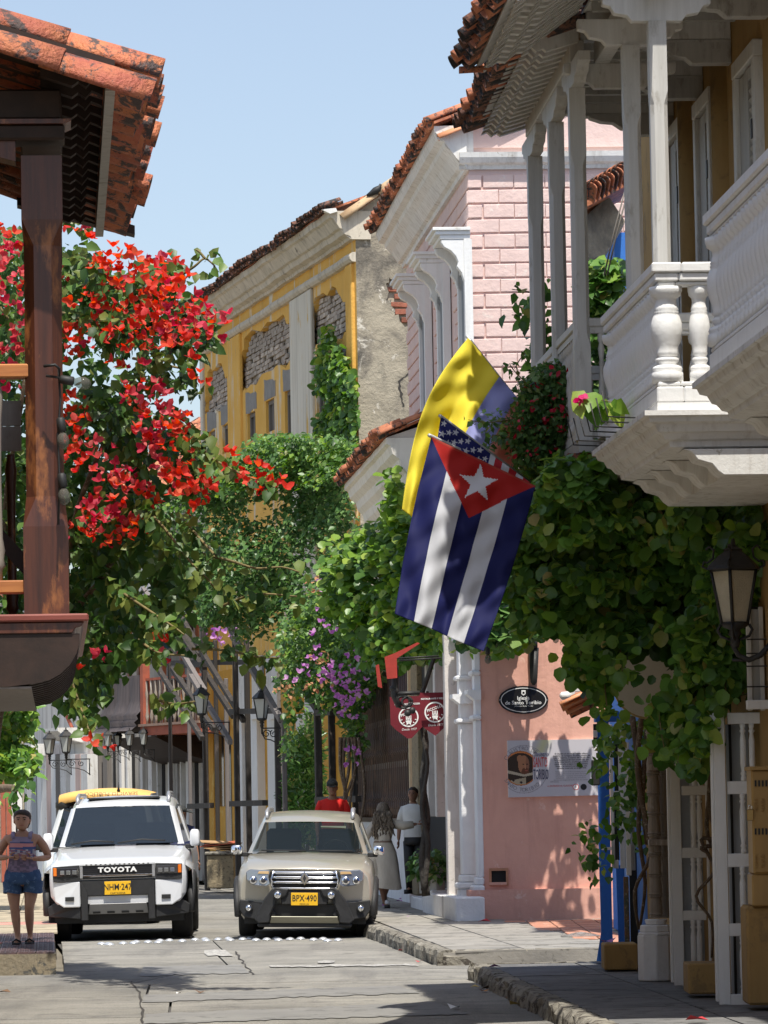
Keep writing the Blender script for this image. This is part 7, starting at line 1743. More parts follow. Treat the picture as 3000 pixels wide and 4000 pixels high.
# ---- white van behind
V_loc = P(412, 3500, 63.5); carC = thing('parked_van', 'white van with rounded yellow roof front lettered SERVICIO PUBLICO behind the off-roader', 'van', (V_loc.x, 62.0, 0))
def secC(x1, zb, zs, zh, zc): return [(x1*.92, zb), (x1, zb+.25), (x1, zs-.12), (x1*.97, zs), (x1*.9, zh), (x1*.5, zc), (0, zc)]
loft([(.05, secC(.80, .4, .95, 1.0, 1.03)), (.3, secC(.86, .3, 1.0, 1.06, 1.1)), (1.0, secC(.88, .3, 1.1, 1.16, 1.2)), (4.4, secC(.88, .3, 1.1, 1.16, 1.2))], 'body', M_carw2, carC)
cab(carC, M_carw2, .9, 1.5, 4.3, 1.18, 1.78, 1.93, .76, .62, 1.9, pill=.09)
lp(carC, 'roof_visor', mat('van_yellow', (.86, .50, .16), (.80, .46, .14), scale=3, rough=.45, bump=0), lambda b: b.strip([[(.80*math.sin(a*rad(62)), 1.35+.35*(1-math.cos(a*rad(62)))+dy, z-.10*(1-math.cos(a*rad(80)))) for a in [k/7 for k in range(-7, 8)]] for dy, z in ((.0, 1.90), (-.03, 1.96), (.02, 2.02), (.2, 2.06), (1.8, 2.08))], None), bevel=0)
lp(carC, 'visor_end', M_blackp, lambda b: b.sphere((-.62, 1.75, 1.82), (.16, .3, .16)), bevel=0)
text('roof_lettering', 'SERVICIO PUBLICO', .075, M_ink, carC, mw(carC) @ signM((.12, 1.31, 1.985), (-1, 0, 0), (0, -.3, -1)), sx=1.3)
lp(carC, 'roof_aerial', M_blackp, lambda b: b.lathe([(.03, 2.02), (.012, 2.08), (.004, 2.16)], 8, M=Matrix.Translation((.23, 1.4, 0))), bevel=0)
for s in (-1, 1): mirror_housing(carC, s*1.0, 1.22, .16, .17, M_blackp, 1.1)
for x in (-.76, .76):
    for y in (.85, 3.5): wheel(carC, x, y, .34, .2)

# ================================================================== PEOPLE
def skin_mat(n, c): return mat(n, c, tuple(x*.85 for x in c), scale=8, rough=.55, bump=.15, bscale=120, bdist=.002)
SK1 = skin_mat('skin_tan', (.46, .25, .165)); SK2 = skin_mat('skin_brown', (.30, .155, .095))
M_hair = mat('dark_hair', (.025, .016, .012), (.045, .028, .02), scale=30, rough=.5, bump=.8, bscale=60, stretch=(1, 1, .2))
def figure(root, chains, skinm, head, hr=(.078, .092, .115), face=1, yaw=0):
    """body grown over a skeleton: chains = lists of (x,y,z,r); first chain starts at the pelvis. head: centre"""
    me = bpy.data.meshes.new('sk'); vs = []; es = []; rs_ = []; idx = {}
    for ch in chains:
        prev = None
        for (x, y, z, r) in ch:
            k = (round(x, 4), round(y, 4), round(z, 4))
            if k not in idx: idx[k] = len(vs); vs.append((x, y, z)); rs_.append(r)
            if prev is not None: es.append((prev, idx[k]))
            prev = idx[k]
    me.from_pydata(vs, es, []); o = bpy.data.objects.new('sk', me); COL.objects.link(o)
    o.modifiers.new('s', 'SKIN'); sv = me.skin_vertices[0].data
    for i, r in enumerate(rs_): sv[i].radius = (r, r*.86); sv[i].use_root = (i == 0)
    sb = o.modifiers.new('b', 'SUBSURF'); sb.levels = 2; sb.render_levels = 2
    dg = bpy.context.evaluated_depsgraph_get(); dg.update(); bm = bpy.data.meshes.new_from_object(o.evaluated_get(dg)); bpy.data.objects.remove(o)
    b = MB(); b.add([tuple(v.co) for v in bm.vertices], [tuple(p.vertices) for p in bm.polygons], True)
    hx, hy, hz = head; T = Matrix.Translation(head) @ Matrix.Rotation(yaw, 4, 'Z')
    rows = []
    for t, sx, sy, fy in ((-1.0, .35, .35, -.02), (-.92, .55, .6, -.02), (-.7, .72, .85, -.01), (-.4, .86, .97, 0), (0, 1, 1, 0), (.35, 1.0, 1.03, .005), (.7, .84, .86, .005), (.9, .55, .56, 0), (1, .12, .12, 0)):
        rows.append([(math.cos(a)*hr[0]*sx, fy+math.sin(a)*hr[1]*sy, t*hr[2]) for a in [k*math.pi/8 for k in range(16)]])
    b.strip(rows, None, closed=True, caps=True, M=T)
    f = -hr[1]
    b.prism([(-.013, -.03), (.013, -.03), (.006, .03), (-.006, .03)], f+.01, f-.018, lambda a, c, d: (a*(1 if d > f else .8), d+(.012 if c > 0 else 0), c), M=T)
    for s in (-1, 1): b.sphere((s*hr[0]*1.0, .01, -.005), (.012, .022, .032), 8, 6, M=T)
    bo = b.build('body', skinm, root, world=False); bpy.data.meshes.remove(bm)
    if face:
        for s in (-1, 1):
            e = MB(); e.sphere((s*.030, f+.012, .012), (.014, .008, .008), 8, 5, M=T); e.build('eye', M_ink, root, world=False)
            e = MB(); e.tube([(s*.014, f+.004, .034), (s*.032, f+.004, .040), (s*.05, f+.016, .034)], .005, 5, M=T); e.build('eyebrow', M_hair, root, world=False)
        e = MB(); e.tube([(-.024, f+.014, -.058), (0, f+.006, -.056), (.024, f+.014, -.058)], .006, 5, M=T); e.build('lips', mat_plain('lip', (.30, .08, .07), .5), root, world=False)
    return bo, T
def ell(rows, n=20): return [[(cx+rx*math.cos(2*math.pi*k/n)*(1+w*math.sin(k*5.0)), cy+ry*math.sin(2*math.pi*k/n)*(1+w*math.cos(k*7.0)), z+dz*math.sin(2*math.pi*k/n*2)) for k in range(n)] for (z, cx, cy, rx, ry, w, dz) in rows]
def hand(b, p, d, side, s=1.0, curl=.4):
    """palm and five fingers from wrist p along d"""
    p = Vector(p); d = Vector(d).normalized(); n = d.cross(Vector((0, 0, 1))); n = n.normalized() if n.length > .1 else Vector((1, 0, 0)); u = n.cross(d)
    b.tube([p, p+d*.035*s, p+d*.075*s], [.020*s, .030*s, .030*s], 8, flat=.55)
    for k, L in enumerate((.06, .068, .064, .05)):
        o = u*(.026-k*.0175)*s; q = p+d*.07*s+o
        b.tube([q, q+d*L*.5*s, q+d*L*.85*s+n*curl*.03*side, q+d*L*s+n*curl*.05*side], [.009*s, .0085*s, .008*s, .006*s], 6)
    q = p+d*.03*s+u*.025*s; b.tube([q, q+u*.03*s+d*.02*s, q+u*.035*s+d*.05*s], [.011*s, .010*s, .008*s], 6)
# -- woman walking on the left pavement
wl = G(92, 3688, .245); W1 = thing('person', 'woman in striped sleeveless top and denim shorts walking towards the camera on the left pavement', 'person', (wl.x, wl.y, .245)); W1.scale = (1.10, 1.0, .93)
ch = [[(0, 0, .86, .125), (0, 0, 1.0, .12), (0, 0, 1.14, .125), (0, 0, 1.27, .115), (0, .005, 1.345, .055), (0, 0, 1.40, .048)],
      [(0, 0, 1.27, .115), (-.155, .005, 1.28, .062), (-.215, .02, 1.17, .056), (-.265, .02, 1.05, .046), (-.19, -.11, 1.05, .036), (-.135, -.15, 1.055, .026)],
      [(0, 0, 1.27, .115), (.155, .005, 1.28, .062), (.225, .02, 1.17, .056), (.27, .02, 1.04, .046), (.18, -.11, 1.03, .036), (.11, -.15, 1.035, .026)],
      [(0, 0, .86, .125), (-.095, 0, .76, .105), (-.095, -.01, .60, .088), (-.085, -.02, .44, .060), (-.075, 0, .30, .060), (-.06, .02, .10, .034), (-.06, .0, .04, .036), (-.07, -.12, .025, .028)],
      [(0, 0, .86, .125), (.095, 0, .76, .105), (.085, -.02, .60, .088), (.065, -.04, .44, .060), (.062, .02, .30, .060), (.062, .08, .12, .034), (.062, .07, .06, .034), (.062, -.02, .022, .028)]]
bo, T = figure(W1, ch, SK1, (0, -.01, 1.495), (.078, .09, .115))
b = MB(); hand(b, (-.14, -.15, 1.055), (.9, -.3, 0), 1); hand(b, (.115, -.15, 1.035), (-.8, -.4, .15), -1); b.build('hand', SK1, W1, world=False)
hb = MB(); hb.strip(ell([(1.40, 0, .075, .055, .04, .05, 0), (1.45, 0, .06, .078, .05, .05, 0), (1.50, 0, .035, .092, .08, .04, 0), (1.55, 0, .018, .094, .095, .03, .006), (1.58, 0, .006, .088, .10, .03, .006), (1.61, 0, .0, .066, .082, .03, 0), (1.63, 0, .0, .03, .04, 0, 0)]), None, closed=True, caps=True)
hb.sphere((0, .115, 1.54), .055); hb.build('hair', M_hair, W1, world=False)
zs = np.linspace(.83, 1.30, 48); rows = []
for z in zs:
    t = (z-.83)/.47; rx = .178-.03*math.sin(t*3.0)-.02*t+(-.035 if z > 1.24 else 0); ry = .14+.015*math.sin(t*5)
    rows.append((z, 0, -.005, rx, ry, .012, .004))
top = MB(); top.strip(ell(rows, 30), None, closed=True)
for s in (-1, 1): top.tube([(s*.085, -.105, 1.28), (s*.09, -.07, 1.345), (s*.09, .02, 1.355), (s*.085, .09, 1.29)], .022, 6, flat=.5)
me = top.mesh('tank_top', mat_vcol('printed_jersey', .8, bump=.3)); cz = [sum(me.vertices[i].co.z for i in p.vertices)/len(p.vertices) for p in me.polygons]; cx_ = [sum(me.vertices[i].co.x for i in p.vertices)/len(p.vertices) for p in me.polygons]
cc = []
for z, x in zip(cz, cx_):
    nz = mnoise.noise(Vector((x*28, z*28, 3)))
    if z > 1.235: c = (.26, .22, .33)
    elif z > 1.22: c = (.07, .09, .20)
    elif z > 1.175: c = (.55, .24, .24)
    elif z > 1.15: c = (.06, .09, .22)
    elif z > 1.05: c = (.40, .38, .40) if nz > .12 else ((.30, .12, .16) if nz > -.1 else (.10, .12, .22))
    else: c = (.24, .18, .26) if nz > 0 else (.15, .12, .18)
    cc.append(c)
paint_faces(me, cc); link('tank_top', me, W1, Matrix.Identity(4), local=True)
M_den = mat('denim', (.055, .11, .22), (.035, .07, .15), (.12, .19, .30), scale=9, rough=.9, bump=.5, bscale=160)
sh_ = MB(); sh_.strip(ell([(.90, 0, 0, .172, .145, 0, 0), (.84, 0, 0, .19, .155, 0, 0), (.76, 0, 0, .195, .155, .01, 0), (.72, 0, 0, .19, .15, .01, 0)], 24), None, closed=True, caps=True)
for s in (-1, 1): sh_.strip(ell([(.76, s*.10, 0, .11, .145, 0, 0), (.68, s*.10, -.005, .102, .125, .01, .0), (.62, s*.10, -.01, .104, .12, .02, .012)], 20), None, closed=True)
sh_.build('denim_shorts', M_den, W1, world=False)
for s, y, z in ((-1, -.04, .012), (1, .02, .02)):
    b = MB(); b.strip([[(s*.064+a, y+c, zz) for a, c in ((-.04, -.14), (.04, -.14), (.045, 0), (.035, .10), (-.035, .10), (-.045, 0))] for zz in (0, .022)], None, closed=True, caps=True); b.tube([(s*.064-.042, y-.04, .03), (s*.064, y-.08, .065), (s*.064+.042, y-.04, .03)], .012, 5)
    b.build('sandal', M_ink, W1, world=False)
b = MB(); b.strip([[(-.30+a, .03+c, z) for a, c in ((-.10, -.07), (.06, -.07), (.06, .08), (-.10, .08))] for z in (.86, 1.06)], None, closed=True, caps=True); b.tube([(-.27, .02, 1.05), (-.16, .03, 1.33)], .012, 5)
tag(b.build('handbag', mat('red_leather', (.30, .05, .03), (.2, .03, .02), scale=8, rough=.5), None), 'dark red shoulder bag at the elbow of the walking woman', 'bag').matrix_basis = mw(W1)

# -- woman in the beige dress, seen from behind, reaching to the right
pB_ = P(1494, 3525, 66); W2 = thing('person', 'woman in a beige belted dress with long wavy hair seen from behind, arm stretched out', 'person', (pB_.x+.03, 63, .16)); W2.scale = (.97, .97, .97)
ch = [[(0, 0, .92, .12), (0, 0, 1.06, .10), (0, 0, 1.2, .115), (0, 0, 1.32, .11), (.0, 0, 1.41, .05), (.01, 0, 1.46, .046)],
      [(0, 0, 1.32, .11), (.15, 0, 1.34, .055), (.33, -.02, 1.29, .045), (.51, -.03, 1.31, .032), (.55, -.03, 1.315, .022)],
      [(0, 0, 1.32, .11), (-.15, 0, 1.33, .055), (-.25, 0, 1.16, .045), (-.33, -.03, 1.0, .032), (-.35, -.04, .96, .022)],
      [(0, 0, .92, .12), (-.08, 0, .8, .095), (-.05, 0, .48, .065), (-.03, 0, .3, .055), (.0, .03, .10, .034), (.03, 0, .04, .032), (.06, -.10, .025, .028)],
      [(0, 0, .92, .12), (.08, 0, .8, .095), (.07, .03, .48, .065), (.05, .12, .32, .055), (.02, .25, .20, .034), (.02, .27, .12, .03)]]
figure(W2, ch, SK2, (.01, 0, 1.545), (.08, .092, .115), face=0, yaw=rad(170))
b = MB(); hand(b, (.55, -.03, 1.315), (1, 0, 0), 1); hand(b, (-.35, -.04, .96), (-.2, -.1, -1), 1); b.build('hand', SK2, W2, world=False)
M_lin = mat('beige_linen', (.66, .60, .50), (.55, .49, .40), scale=6, rough=.9, bump=.6, bscale=60, stretch=(1, 1, .4))
dr = MB(); dr.strip(ell([(1.37, 0, 0, .10, .09, 0, 0), (1.33, 0, 0, .185, .12, .01, 0), (1.2, 0, 0, .165, .135, .01, 0), (1.07, .0, 0, .135, .115, .02, 0), (1.03, .0, 0, .15, .125, .02, 0), (.88, .02, 0, .19, .16, .03, 0), (.7, .03, .0, .21, .18, .04, 0), (.5, .04, 0, .22, .19, .05, .01), (.30, .05, 0, .235, .2, .06, .02)], 26), None, closed=True)
for s, pts in ((1, [(.12, 0, 1.33), (.33, -.02, 1.29), (.49, -.03, 1.305)]), (-1, [(-.12, 0, 1.32), (-.25, 0, 1.16), (-.32, -.025, 1.02)])): dr.tube(pts, [.075, .07, .055], 10)
dr.build('dress', M_lin, W2, world=False); b = MB(); b.strip(ell([(1.06, 0, 0, .14, .12, 0, 0), (1.03, 0, 0, .153, .13, 0, 0)]), None, closed=True); b.build('belt', mat_plain('belt_brown', (.25, .17, .12), .7), W2, world=False)
M_hairg = mat('grey_brown_hair', (.20, .16, .12), (.10, .08, .06), (.34, .26, .17), scale=22, rough=.6, bump=1, bscale=40, bdist=.02, stretch=(1, 1, .35))
hr_ = MB(); rr3 = random.Random(4)
hr_.strip(ell([(1.67, .01, 0, .03, .03, 0, 0), (1.645, .01, 0, .075, .08, .03, 0), (1.57, .01, -.01, .105, .105, .04, 0), (1.45, .0, -.03, .115, .095, .06, 0)], 20), None, closed=True, caps=True)
for k in range(34):
    x = rr3.uniform(-.12, .12); zb2 = rr3.uniform(1.02, 1.2)+abs(x)*.6; pts = [(x*.8+.01, -.09+rr3.uniform(-.02, .02), 1.52)]
    for q in range(1, 8): t = q/7; pts.append((x*(1+.5*t)+.018*math.sin(q*2.2+k), -.12-.02*math.cos(q*1.9+k)+.02*t, 1.52+(zb2-1.52)*t))
    hr_.tube(pts, [.024]*6+[.016, .006], 5)
hr_.build('hair', M_hairg, W2, world=False)
for x, y, z, m in ((.05, -.06, 0, M_ink), (.02, .26, .06, M_ink)):
    b = MB(); b.strip([[(x+a, y+c, z+zz) for a, c in ((-.04, -.10), (.04, -.10), (.045, 0), (.035, .12), (-.035, .12), (-.045, 0))] for zz in (0, .05)], None, closed=True, caps=True); b.build('shoe', m, W2, world=False)
    b = MB(); b.lathe([(.036, .05), (.04, .07), (.036, .12)], 10, M=Matrix.Translation((x, y+.06, z))); b.build('sock', M_inkw, W2, world=False)
# -- waiter in the doorway, man in red, man in a hat (mostly hidden: built whole)
def man(px, py_foot, Y, zf, label, shirt, trous, skin, h=1.75, cap=None, yaw=0, lean=0, sleeve=1):
    p = P(px, py_foot, Y); o = thing('person', label, 'person', (p.x, Y, zf), yaw); k = h/1.75; o.scale = (k, k, k)
    ch = [[(0, 0, .95, .12), (0, 0, 1.1, .115), (0, -.01, 1.25, .125), (0, -.01, 1.38, .12), (0, -.02-lean, 1.50, .055), (0, -.03-lean, 1.55, .05)]]
    for s in (-1, 1):
        ch.append([(0, -.01, 1.38, .12), (s*.18, 0, 1.40, .06), (s*.25, .0, 1.14, .048), (s*.24, -.10, .93, .036), (s*.23, -.13, .88, .024)])
        ch.append([(0, 0, .95, .12), (s*.09, 0, .86, .10), (s*.10, -.01, .50, .06), (s*.10, .03, .10, .04), (s*.10, -.10, .03, .034)])
    figure(o, ch, skin, (0, -.03-lean, 1.635), (.078, .095, .118))
    b = MB(); hand(b, (-.23, -.13, .88), (0, -.2, -1), 1); hand(b, (.23, -.13, .88), (0, -.2, -1), -1); b.build('hand', skin, o, world=False)
    b = MB(); b.strip(ell([(1.48, 0, -.01, .075, .07, 0, 0), (1.44, 0, -.01, .20, .115, 0, 0), (1.3, 0, -.01, .195, .14, .01, 0), (1.1, 0, 0, .175, .135, .015, 0), (.93, 0, 0, .18, .145, .02, 0)], 24), None, closed=True)
    for s in (-1, 1): b.tube([(s*.15, 0, 1.41), (s*.205, 0, 1.30), (s*.24, 0, 1.18)], [.078, .074, .07], 10)
    b.build('shirt', shirt, o, world=False)
    b = MB(); b.strip(ell([(.98, 0, 0, .165, .13, 0, 0), (.86, 0, 0, .18, .14, 0, 0), (.8, 0, 0, .18, .14, 0, 0)]), None, closed=True, caps=True)
    for s in (-1, 1): b.tube([(s*.09, 0, .86), (s*.10, -.01, .5), (s*.10, .03, .09)], [.105, .08, .065], 10)
    b.build('trousers', trous, o, world=False)
    for s in (-1, 1): b = MB(); b.strip([[(s*.10+a, c, zz) for a, c in ((-.04, -.18), (.04, -.18), (.045, -.05), (.04, .10), (-.04, .10), (-.045, -.05))] for zz in (0, .07)], None, closed=True, caps=True); b.build('shoe', M_ink, o, world=False)
    hd = MB(); hd.strip(ell([(1.60, 0, .03-lean, .083, .075, 0, 0), (1.67, 0, -.015-lean, .085, .095, 0, 0), (1.72, 0, -.025-lean, .075, .085, 0, 0), (1.76, 0, -.025-lean, .03, .04, 0, 0)]), None, closed=True, caps=True)
    hd.build('hair', M_hair, o, world=False)
    if cap:
        cm = mat('cap_cloth_'+cap, (.05, .055, .05), (.02, .022, .025), (.10, .10, .09), scale=26, rough=.85, bump=.3)
        c_ = MB(); c_.strip(ell([(1.665, 0, -.02-lean, .092, .105, 0, 0), (1.72, 0, -.03-lean, .088, .10, 0, 0), (1.775, 0, -.03-lean, .05, .06, 0, 0), (1.785, 0, -.03-lean, .01, .01, 0, 0)]), None, closed=True, caps=True)
        if cap == 'peaked': c_.strip([[(x, -.11-lean-.075*(1-(x/.08)**2), 1.672-.03*(1-(x/.08)**2)), (x, -.06-lean, 1.69)] for x in (-.08, -.05, 0, .05, .08)], None)
        else: c_.strip(ell([(1.69, 0, -.03-lean, .095, .11, 0, 0), (1.665, 0, -.03-lean, .19, .21, 0, .02), (1.68, 0, -.03-lean, .205, .225, 0, .03)]), None, closed=True)
        c_.build('cap' if cap == 'peaked' else 'hat', cm, o, world=False)
    return o
M_redc = mat('red_jersey', (.62, .02, .015), (.48, .015, .012), scale=6, rough=.85, bump=.3)
man(1307, 3600, 66, .34, 'man in a red T-shirt and dark peaked cap looking down behind the beige car', M_redc, M_den, SK2, 1.80, 'peaked', lean=.05)
man(712, 3600, 66, 0, 'man in a dark brimmed hat and blue shirt half hidden behind the white off-roader', mat('navy_shirt', (.05, .06, .16), (.03, .04, .1), scale=6), M_ink, SK2, 1.76, 'brimmed', yaw=.5)
man(1622, 3480, 64.4, .34, 'waiter in a white short-sleeved shirt and black trousers standing in the stone doorway', mat('white_shirt', (.72, .71, .68), (.62, .61, .58), scale=5, bump=.3), M_ink, SK2, 1.66, yaw=-.3)
# ================================================================== FLAGS
M_flag = mat_vcol('flag_cloth', .7, trans=.48)
def flag(name, label, A, B, A2, B2, Y, color, nx=110, ny=170, fold=.07, seed=1, ax=None, pole=None, tilt=.45):
    root = thing(name, label, 'flag', P((A[0]+B[0])/2, (A[1]+B[1])/2, Y))
    s = np.linspace(0, 1, nx+1)[None, :]; t = np.linspace(0, 1, ny+1)[:, None]; s, t = np.broadcast_arrays(s, t)
    bow = (ax(s, t) if ax else 0)
    px = (A[0]*(1-s)+B[0]*s)*(1-t)+(A2[0]*(1-s)+B2[0]*s)*t+(bow[0] if ax else 0); py = (A[1]*(1-s)+B[1]*s)*(1-t)+(A2[1]*(1-s)+B2[1]*s)*t+(bow[1] if ax else 0)
    r = np.random.default_rng(seed); ph = r.uniform(0, 6, 4)
    amp = fold*(.25+t)
    dY = amp*(np.sin(s*9+ph[0]+t*1.5)+.5*np.sin(s*17+ph[1]-t*2.2)+.25*np.sin(s*31+t*5+ph[2]))+.02*np.sin(t*9+s*4+ph[3])+.012*np.sin(t*31+s*23)+.02*np.sin(t*16-s*14+ph[1])
    px = px+np.cos(s*9+ph[0]+t*1.5)*amp*60
    pts = Pn(px.ravel(), py.ravel(), (Y+dY-tilt*t).ravel()).reshape(ny+1, nx+1, 3)
    loc = np.array(mw(root).translation); me = grid_mesh('cloth', pts-loc, M_flag)
    sc = (s[:-1, :-1]+s[1:, 1:])/2; tc = (t[:-1, :-1]+t[1:, 1:])/2; pc_ = (px[:-1, :-1]+px[1:, 1:])/2; qc = (py[:-1, :-1]+py[1:, 1:])/2
    paint_faces(me, color(sc, tc, pc_, qc).reshape(-1, 3)); o = link('cloth', me, root, Matrix.Identity(4), local=True)
    sd = o.modifiers.new('s', 'SOLIDIFY'); sd.thickness = .003
    if pole:
        b = MB(); b.tube([P(*q) for q in pole], .014, 8); b.build('pole', mat_plain('pole_metal', (.55, .55, .55), .4, .3), root)
    return root
def star(px, py, cx, cy, R_, rot):
    x, y = px-cx, py-cy; a = np.arctan2(x, -y)-rot; r = np.hypot(x, y); k = np.abs(((a/(2*np.pi/5)) % 1)-.5)*2  # 1 at tip
    th = (1-k)*np.pi/5; rin = .40; d = np.array([1.0, 0]); 
    # edge from tip (R,0) to inner (rin R at pi/5)
    X, Yy = r*np.cos(th), r*np.sin(th); x1, y1 = R_, 0; x2, y2 = rin*R_*math.cos(math.pi/5), rin*R_*math.sin(math.pi/5)
    return ((x2-x1)*(Yy-y1)-(y2-y1)*(X-x1)) > 0
WHT = (.66, .67, .70); NAVY = (.018, .022, .12); REDF = (.50, .025, .02)
def cuba(s, t, px, py):
    c = np.zeros(s.shape+(3,)); c[:] = WHT
    edges = [(0, .205), (.40, .60), (.795, 1.01)]
    for a, b_ in edges: c[(s >= a) & (s < b_)] = NAVY
    tri = t < .335*(1-np.abs(s-.5)/.5)
    c[tri] = REDF; c[star(px, py, 1868, 1888, 78, .12) & tri] = (.74, .75, .78)
    c[(t < .012)] = (.45, .06, .04); return c
flag('cuban_flag', 'blue and white striped flag with white star on a red triangle, hanging lowest', (1685, 1706), (2092, 1898), (1546, 2398), (1886, 2545), 31.6, cuba, fold=.05, seed=2, tilt=.55,
     ax=lambda s, t: (-12*np.sin(t*3.14)*(1-s)+10*np.sin(t*3.14)*s, 22*np.sin(s*3.14)*t*0), pole=[(1676, 1700, 31.62), (2110, 1905, 33.6)])
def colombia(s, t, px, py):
    c = np.zeros(s.shape+(3,)); c[:] = (.95, .84, .10); c[s > .47] = (.46, .48, .80); c[s > .72] = (.82, .42, .36); return c  # blue and red paled: sunlight through thin cloth put into the colours
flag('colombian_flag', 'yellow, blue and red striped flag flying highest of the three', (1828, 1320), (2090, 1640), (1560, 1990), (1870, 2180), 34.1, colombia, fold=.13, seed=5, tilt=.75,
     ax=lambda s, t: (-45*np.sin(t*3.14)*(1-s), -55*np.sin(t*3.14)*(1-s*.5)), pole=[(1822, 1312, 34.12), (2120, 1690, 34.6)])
def usa(s, t, px, py):
    c = np.zeros(s.shape+(3,)); c[:] = (.62, .63, .66); c[(np.floor(s*13) % 2) == 0] = (.48, .03, .04)
    can = (s < .56) & (t < .36); c[can] = (.025, .03, .16)
    for i in range(8):
        for j in range(4):
            u = .04+i*.068; v = .035+j*.085+(.04 if i % 2 else 0)
            if u > .53 or v > .34: continue
            X = (1722*(1-u)+2070*u)*(1-v)+(1650*(1-u)+1950*u)*v; Y_ = (1628*(1-u)+1885*u)*(1-v)+(2110*(1-u)+2260*u)*v
            c[star(px, py, X, Y_, 15, .3) & can] = (.66, .67, .70)
    return c
flag('american_flag', 'flag with white stars on a dark blue canton tucked between the other two', (1722, 1628), (2070, 1885), (1650, 2110), (1950, 2260), 32.2, usa, nx=170, ny=170, tilt=.30, fold=.02, seed=6, pole=[(1718, 1624, 32.22), (2100, 1906, 33.8)])

# ================================================================== LAMPS
M_pane = mat_plain('frosted_pane', (.42, .43, .40), rough=.35, spec=.5); M_panew = mat('ribbed_lamp_glass', (.58, .53, .40), (.45, .41, .31), scale=6, rough=.4, bump=.8, bscale=90)
def lantern(label, p, s, bracket=None, glass=M_pane, n=4, rot=.4, group=None, big=False, name='street_lantern'):
    """p: world centre of the glass; s: glass height"""
    root = thing(name, label, 'street lamp', p, 0, group); R1, R0 = s*.42, s*.24
    T = Matrix.Rotation(rot, 4, 'Z')
    def ring(r, z, k=n): return [(r*math.cos(2*math.pi*i/k), r*math.sin(2*math.pi*i/k), z) for i in range(k)]
    top, bot = ring(R1, s/2), ring(R0, -s/2)
    for i in range(n):
        j = (i+1) % n; b = MB(); b.add([Vector(bot[i])*.97, Vector(bot[j])*.97, Vector(top[j])*.97, Vector(top[i])*.97], [(0, 1, 2, 3)], M=T); b.build('pane', glass, root, world=False, recalc=False)
    b = MB()
    for i in range(n): b.tube([bot[i], top[i]], s*.035, 5, M=T)
    for rr4, z in ((R1, s/2), (R0, -s/2)): b.tube(ring(rr4, z)+[ring(rr4, z)[0]], s*.035, 5, M=T)
    b.build('frame', M_iron, root, world=False)
    b = MB(); b.lathe([(R1*1.28, s*.50), (R1*1.20, s*.56), (R1*.75, s*.74), (R1*.42, s*.84), (R1*.45, s*.88), (R1*.15, s*.93), (.012, s*1.08)], n if not big else 6, M=T @ Matrix.Rotation(math.pi/n if False else 0, 4, 'Z'), smooth=False)
    b.build('cap', M_iron, root, world=False)
    b = MB(); b.lathe([(R0*1.15, -s*.5), (R0*1.0, -s*.56), (R0*.4, -s*.62), (R0*.55, -s*.70), (R0*.3, -s*.76), (R0*.42, -s*.82), (R0*.28, -s*.95)], 10); b.build('base', M_iron, root, world=False)
    if big:
        b = MB()
        for i in range(n):
            a = 2*math.pi*i/n+rot
            b.tube([(R1*1.15*math.cos(a)+q[0]*math.cos(a), R1*1.15*math.sin(a)+q[0]*math.sin(a), s*.52+q[1]) for q in ((0, 0), (s*.1, s*.05), (s*.07, s*.14), (0, s*.12), (-s*.1, s*.2), (-s*.12, s*.36), (-s*.03, s*.42), (s*.03, s*.36))], s*.022, 6)
            b.tube([(R0*math.cos(a)*k1, R0*math.sin(a)*k1, z*s) for k1, z in ((1.1, -.52), (1.35, -.62), (1.1, -.74), (.4, -.80))], s*.028, 6)
        b.build('scrollwork', M_iron, root, world=False)
    if bracket:
        b = MB(); L = bracket; z0 = -s*.95
        b.tube([(0, 0, z0+.06), (0, 0, z0-s*.30)], s*.05, 6)
        b.tube([(0, 0, z0-s*.02), (L, 0, z0-s*.02)], s*.035, 5)
        b.tube([(L-.02*math.copysign(1, L), 0, z0-s*.02), (L-.02*math.copysign(1, L), 0, z0-s*1.05)], s*.04, 5)
        def spiral(cx, cz, r, tn, a0, sg): b.tube([(cx+sg*r*(1-.75*k/14)*math.cos(a0+tn*k/14*2*math.pi), 0, cz+r*(1-.75*k/14)*math.sin(a0+tn*k/14*2*math.pi)) for k in range(15)], s*.026, 5)
        g = math.copysign(1, L)
        spiral(L*.24, z0-s*.30, s*.22, 1.3, 0, g); spiral(L*.62, z0-s*.30, s*.2, 1.3, 2, g)
        b.tube([(0, 0, z0-s*.28), (L*.15, 0, z0-s*.55), (L*.45, 0, z0-s*.60), (L*.75, 0, z0-s*.75), (L, 0, z0-s*1.05)], s*.03, 5)
        b.build('bracket', M_iron, root, world=False)
    return root
lantern('black iron lantern on a scroll bracket fixed to the timber shoring, nearest the creeper', P(1022, 2768, 77), .38, bracket=.36)
lantern('black iron lantern behind the dangling leaves, on the left part of the timber shoring', P(786, 2752, 79), .36, bracket=.55)
lantern('black lantern with pale panes, farthest left on the stained white facade', P(193, 2915, 96), .34, bracket=.52, group='lanterns on the far facades')
lantern('black lantern with peaked dark cap just left of the rust-brown downpipe', P(258, 2907, 92), .35, bracket=.54, group='lanterns on the far facades')
lantern('small lantern in shade under the left end of the dark bay balcony', P(421, 2893, 95), .26, bracket=.30, group='lanterns on the far facades')
lantern('second lantern from the left beneath the brown balcony', P(461, 2893, 99), .24, bracket=.28, group='lanterns on the far facades')
lantern('third lantern from the left beneath the brown balcony', P(506, 2890, 97), .26, bracket=.26, group='lanterns on the far facades')
lantern('rightmost of the small lanterns beneath the brown balcony', P(561, 2886, 97), .27, bracket=.26, group='lanterns on the far facades')
o = lantern('square black lantern upright on a heavy black bar above the oval plaque', P(2083, 2405, 54.2), .33, rot=.78)
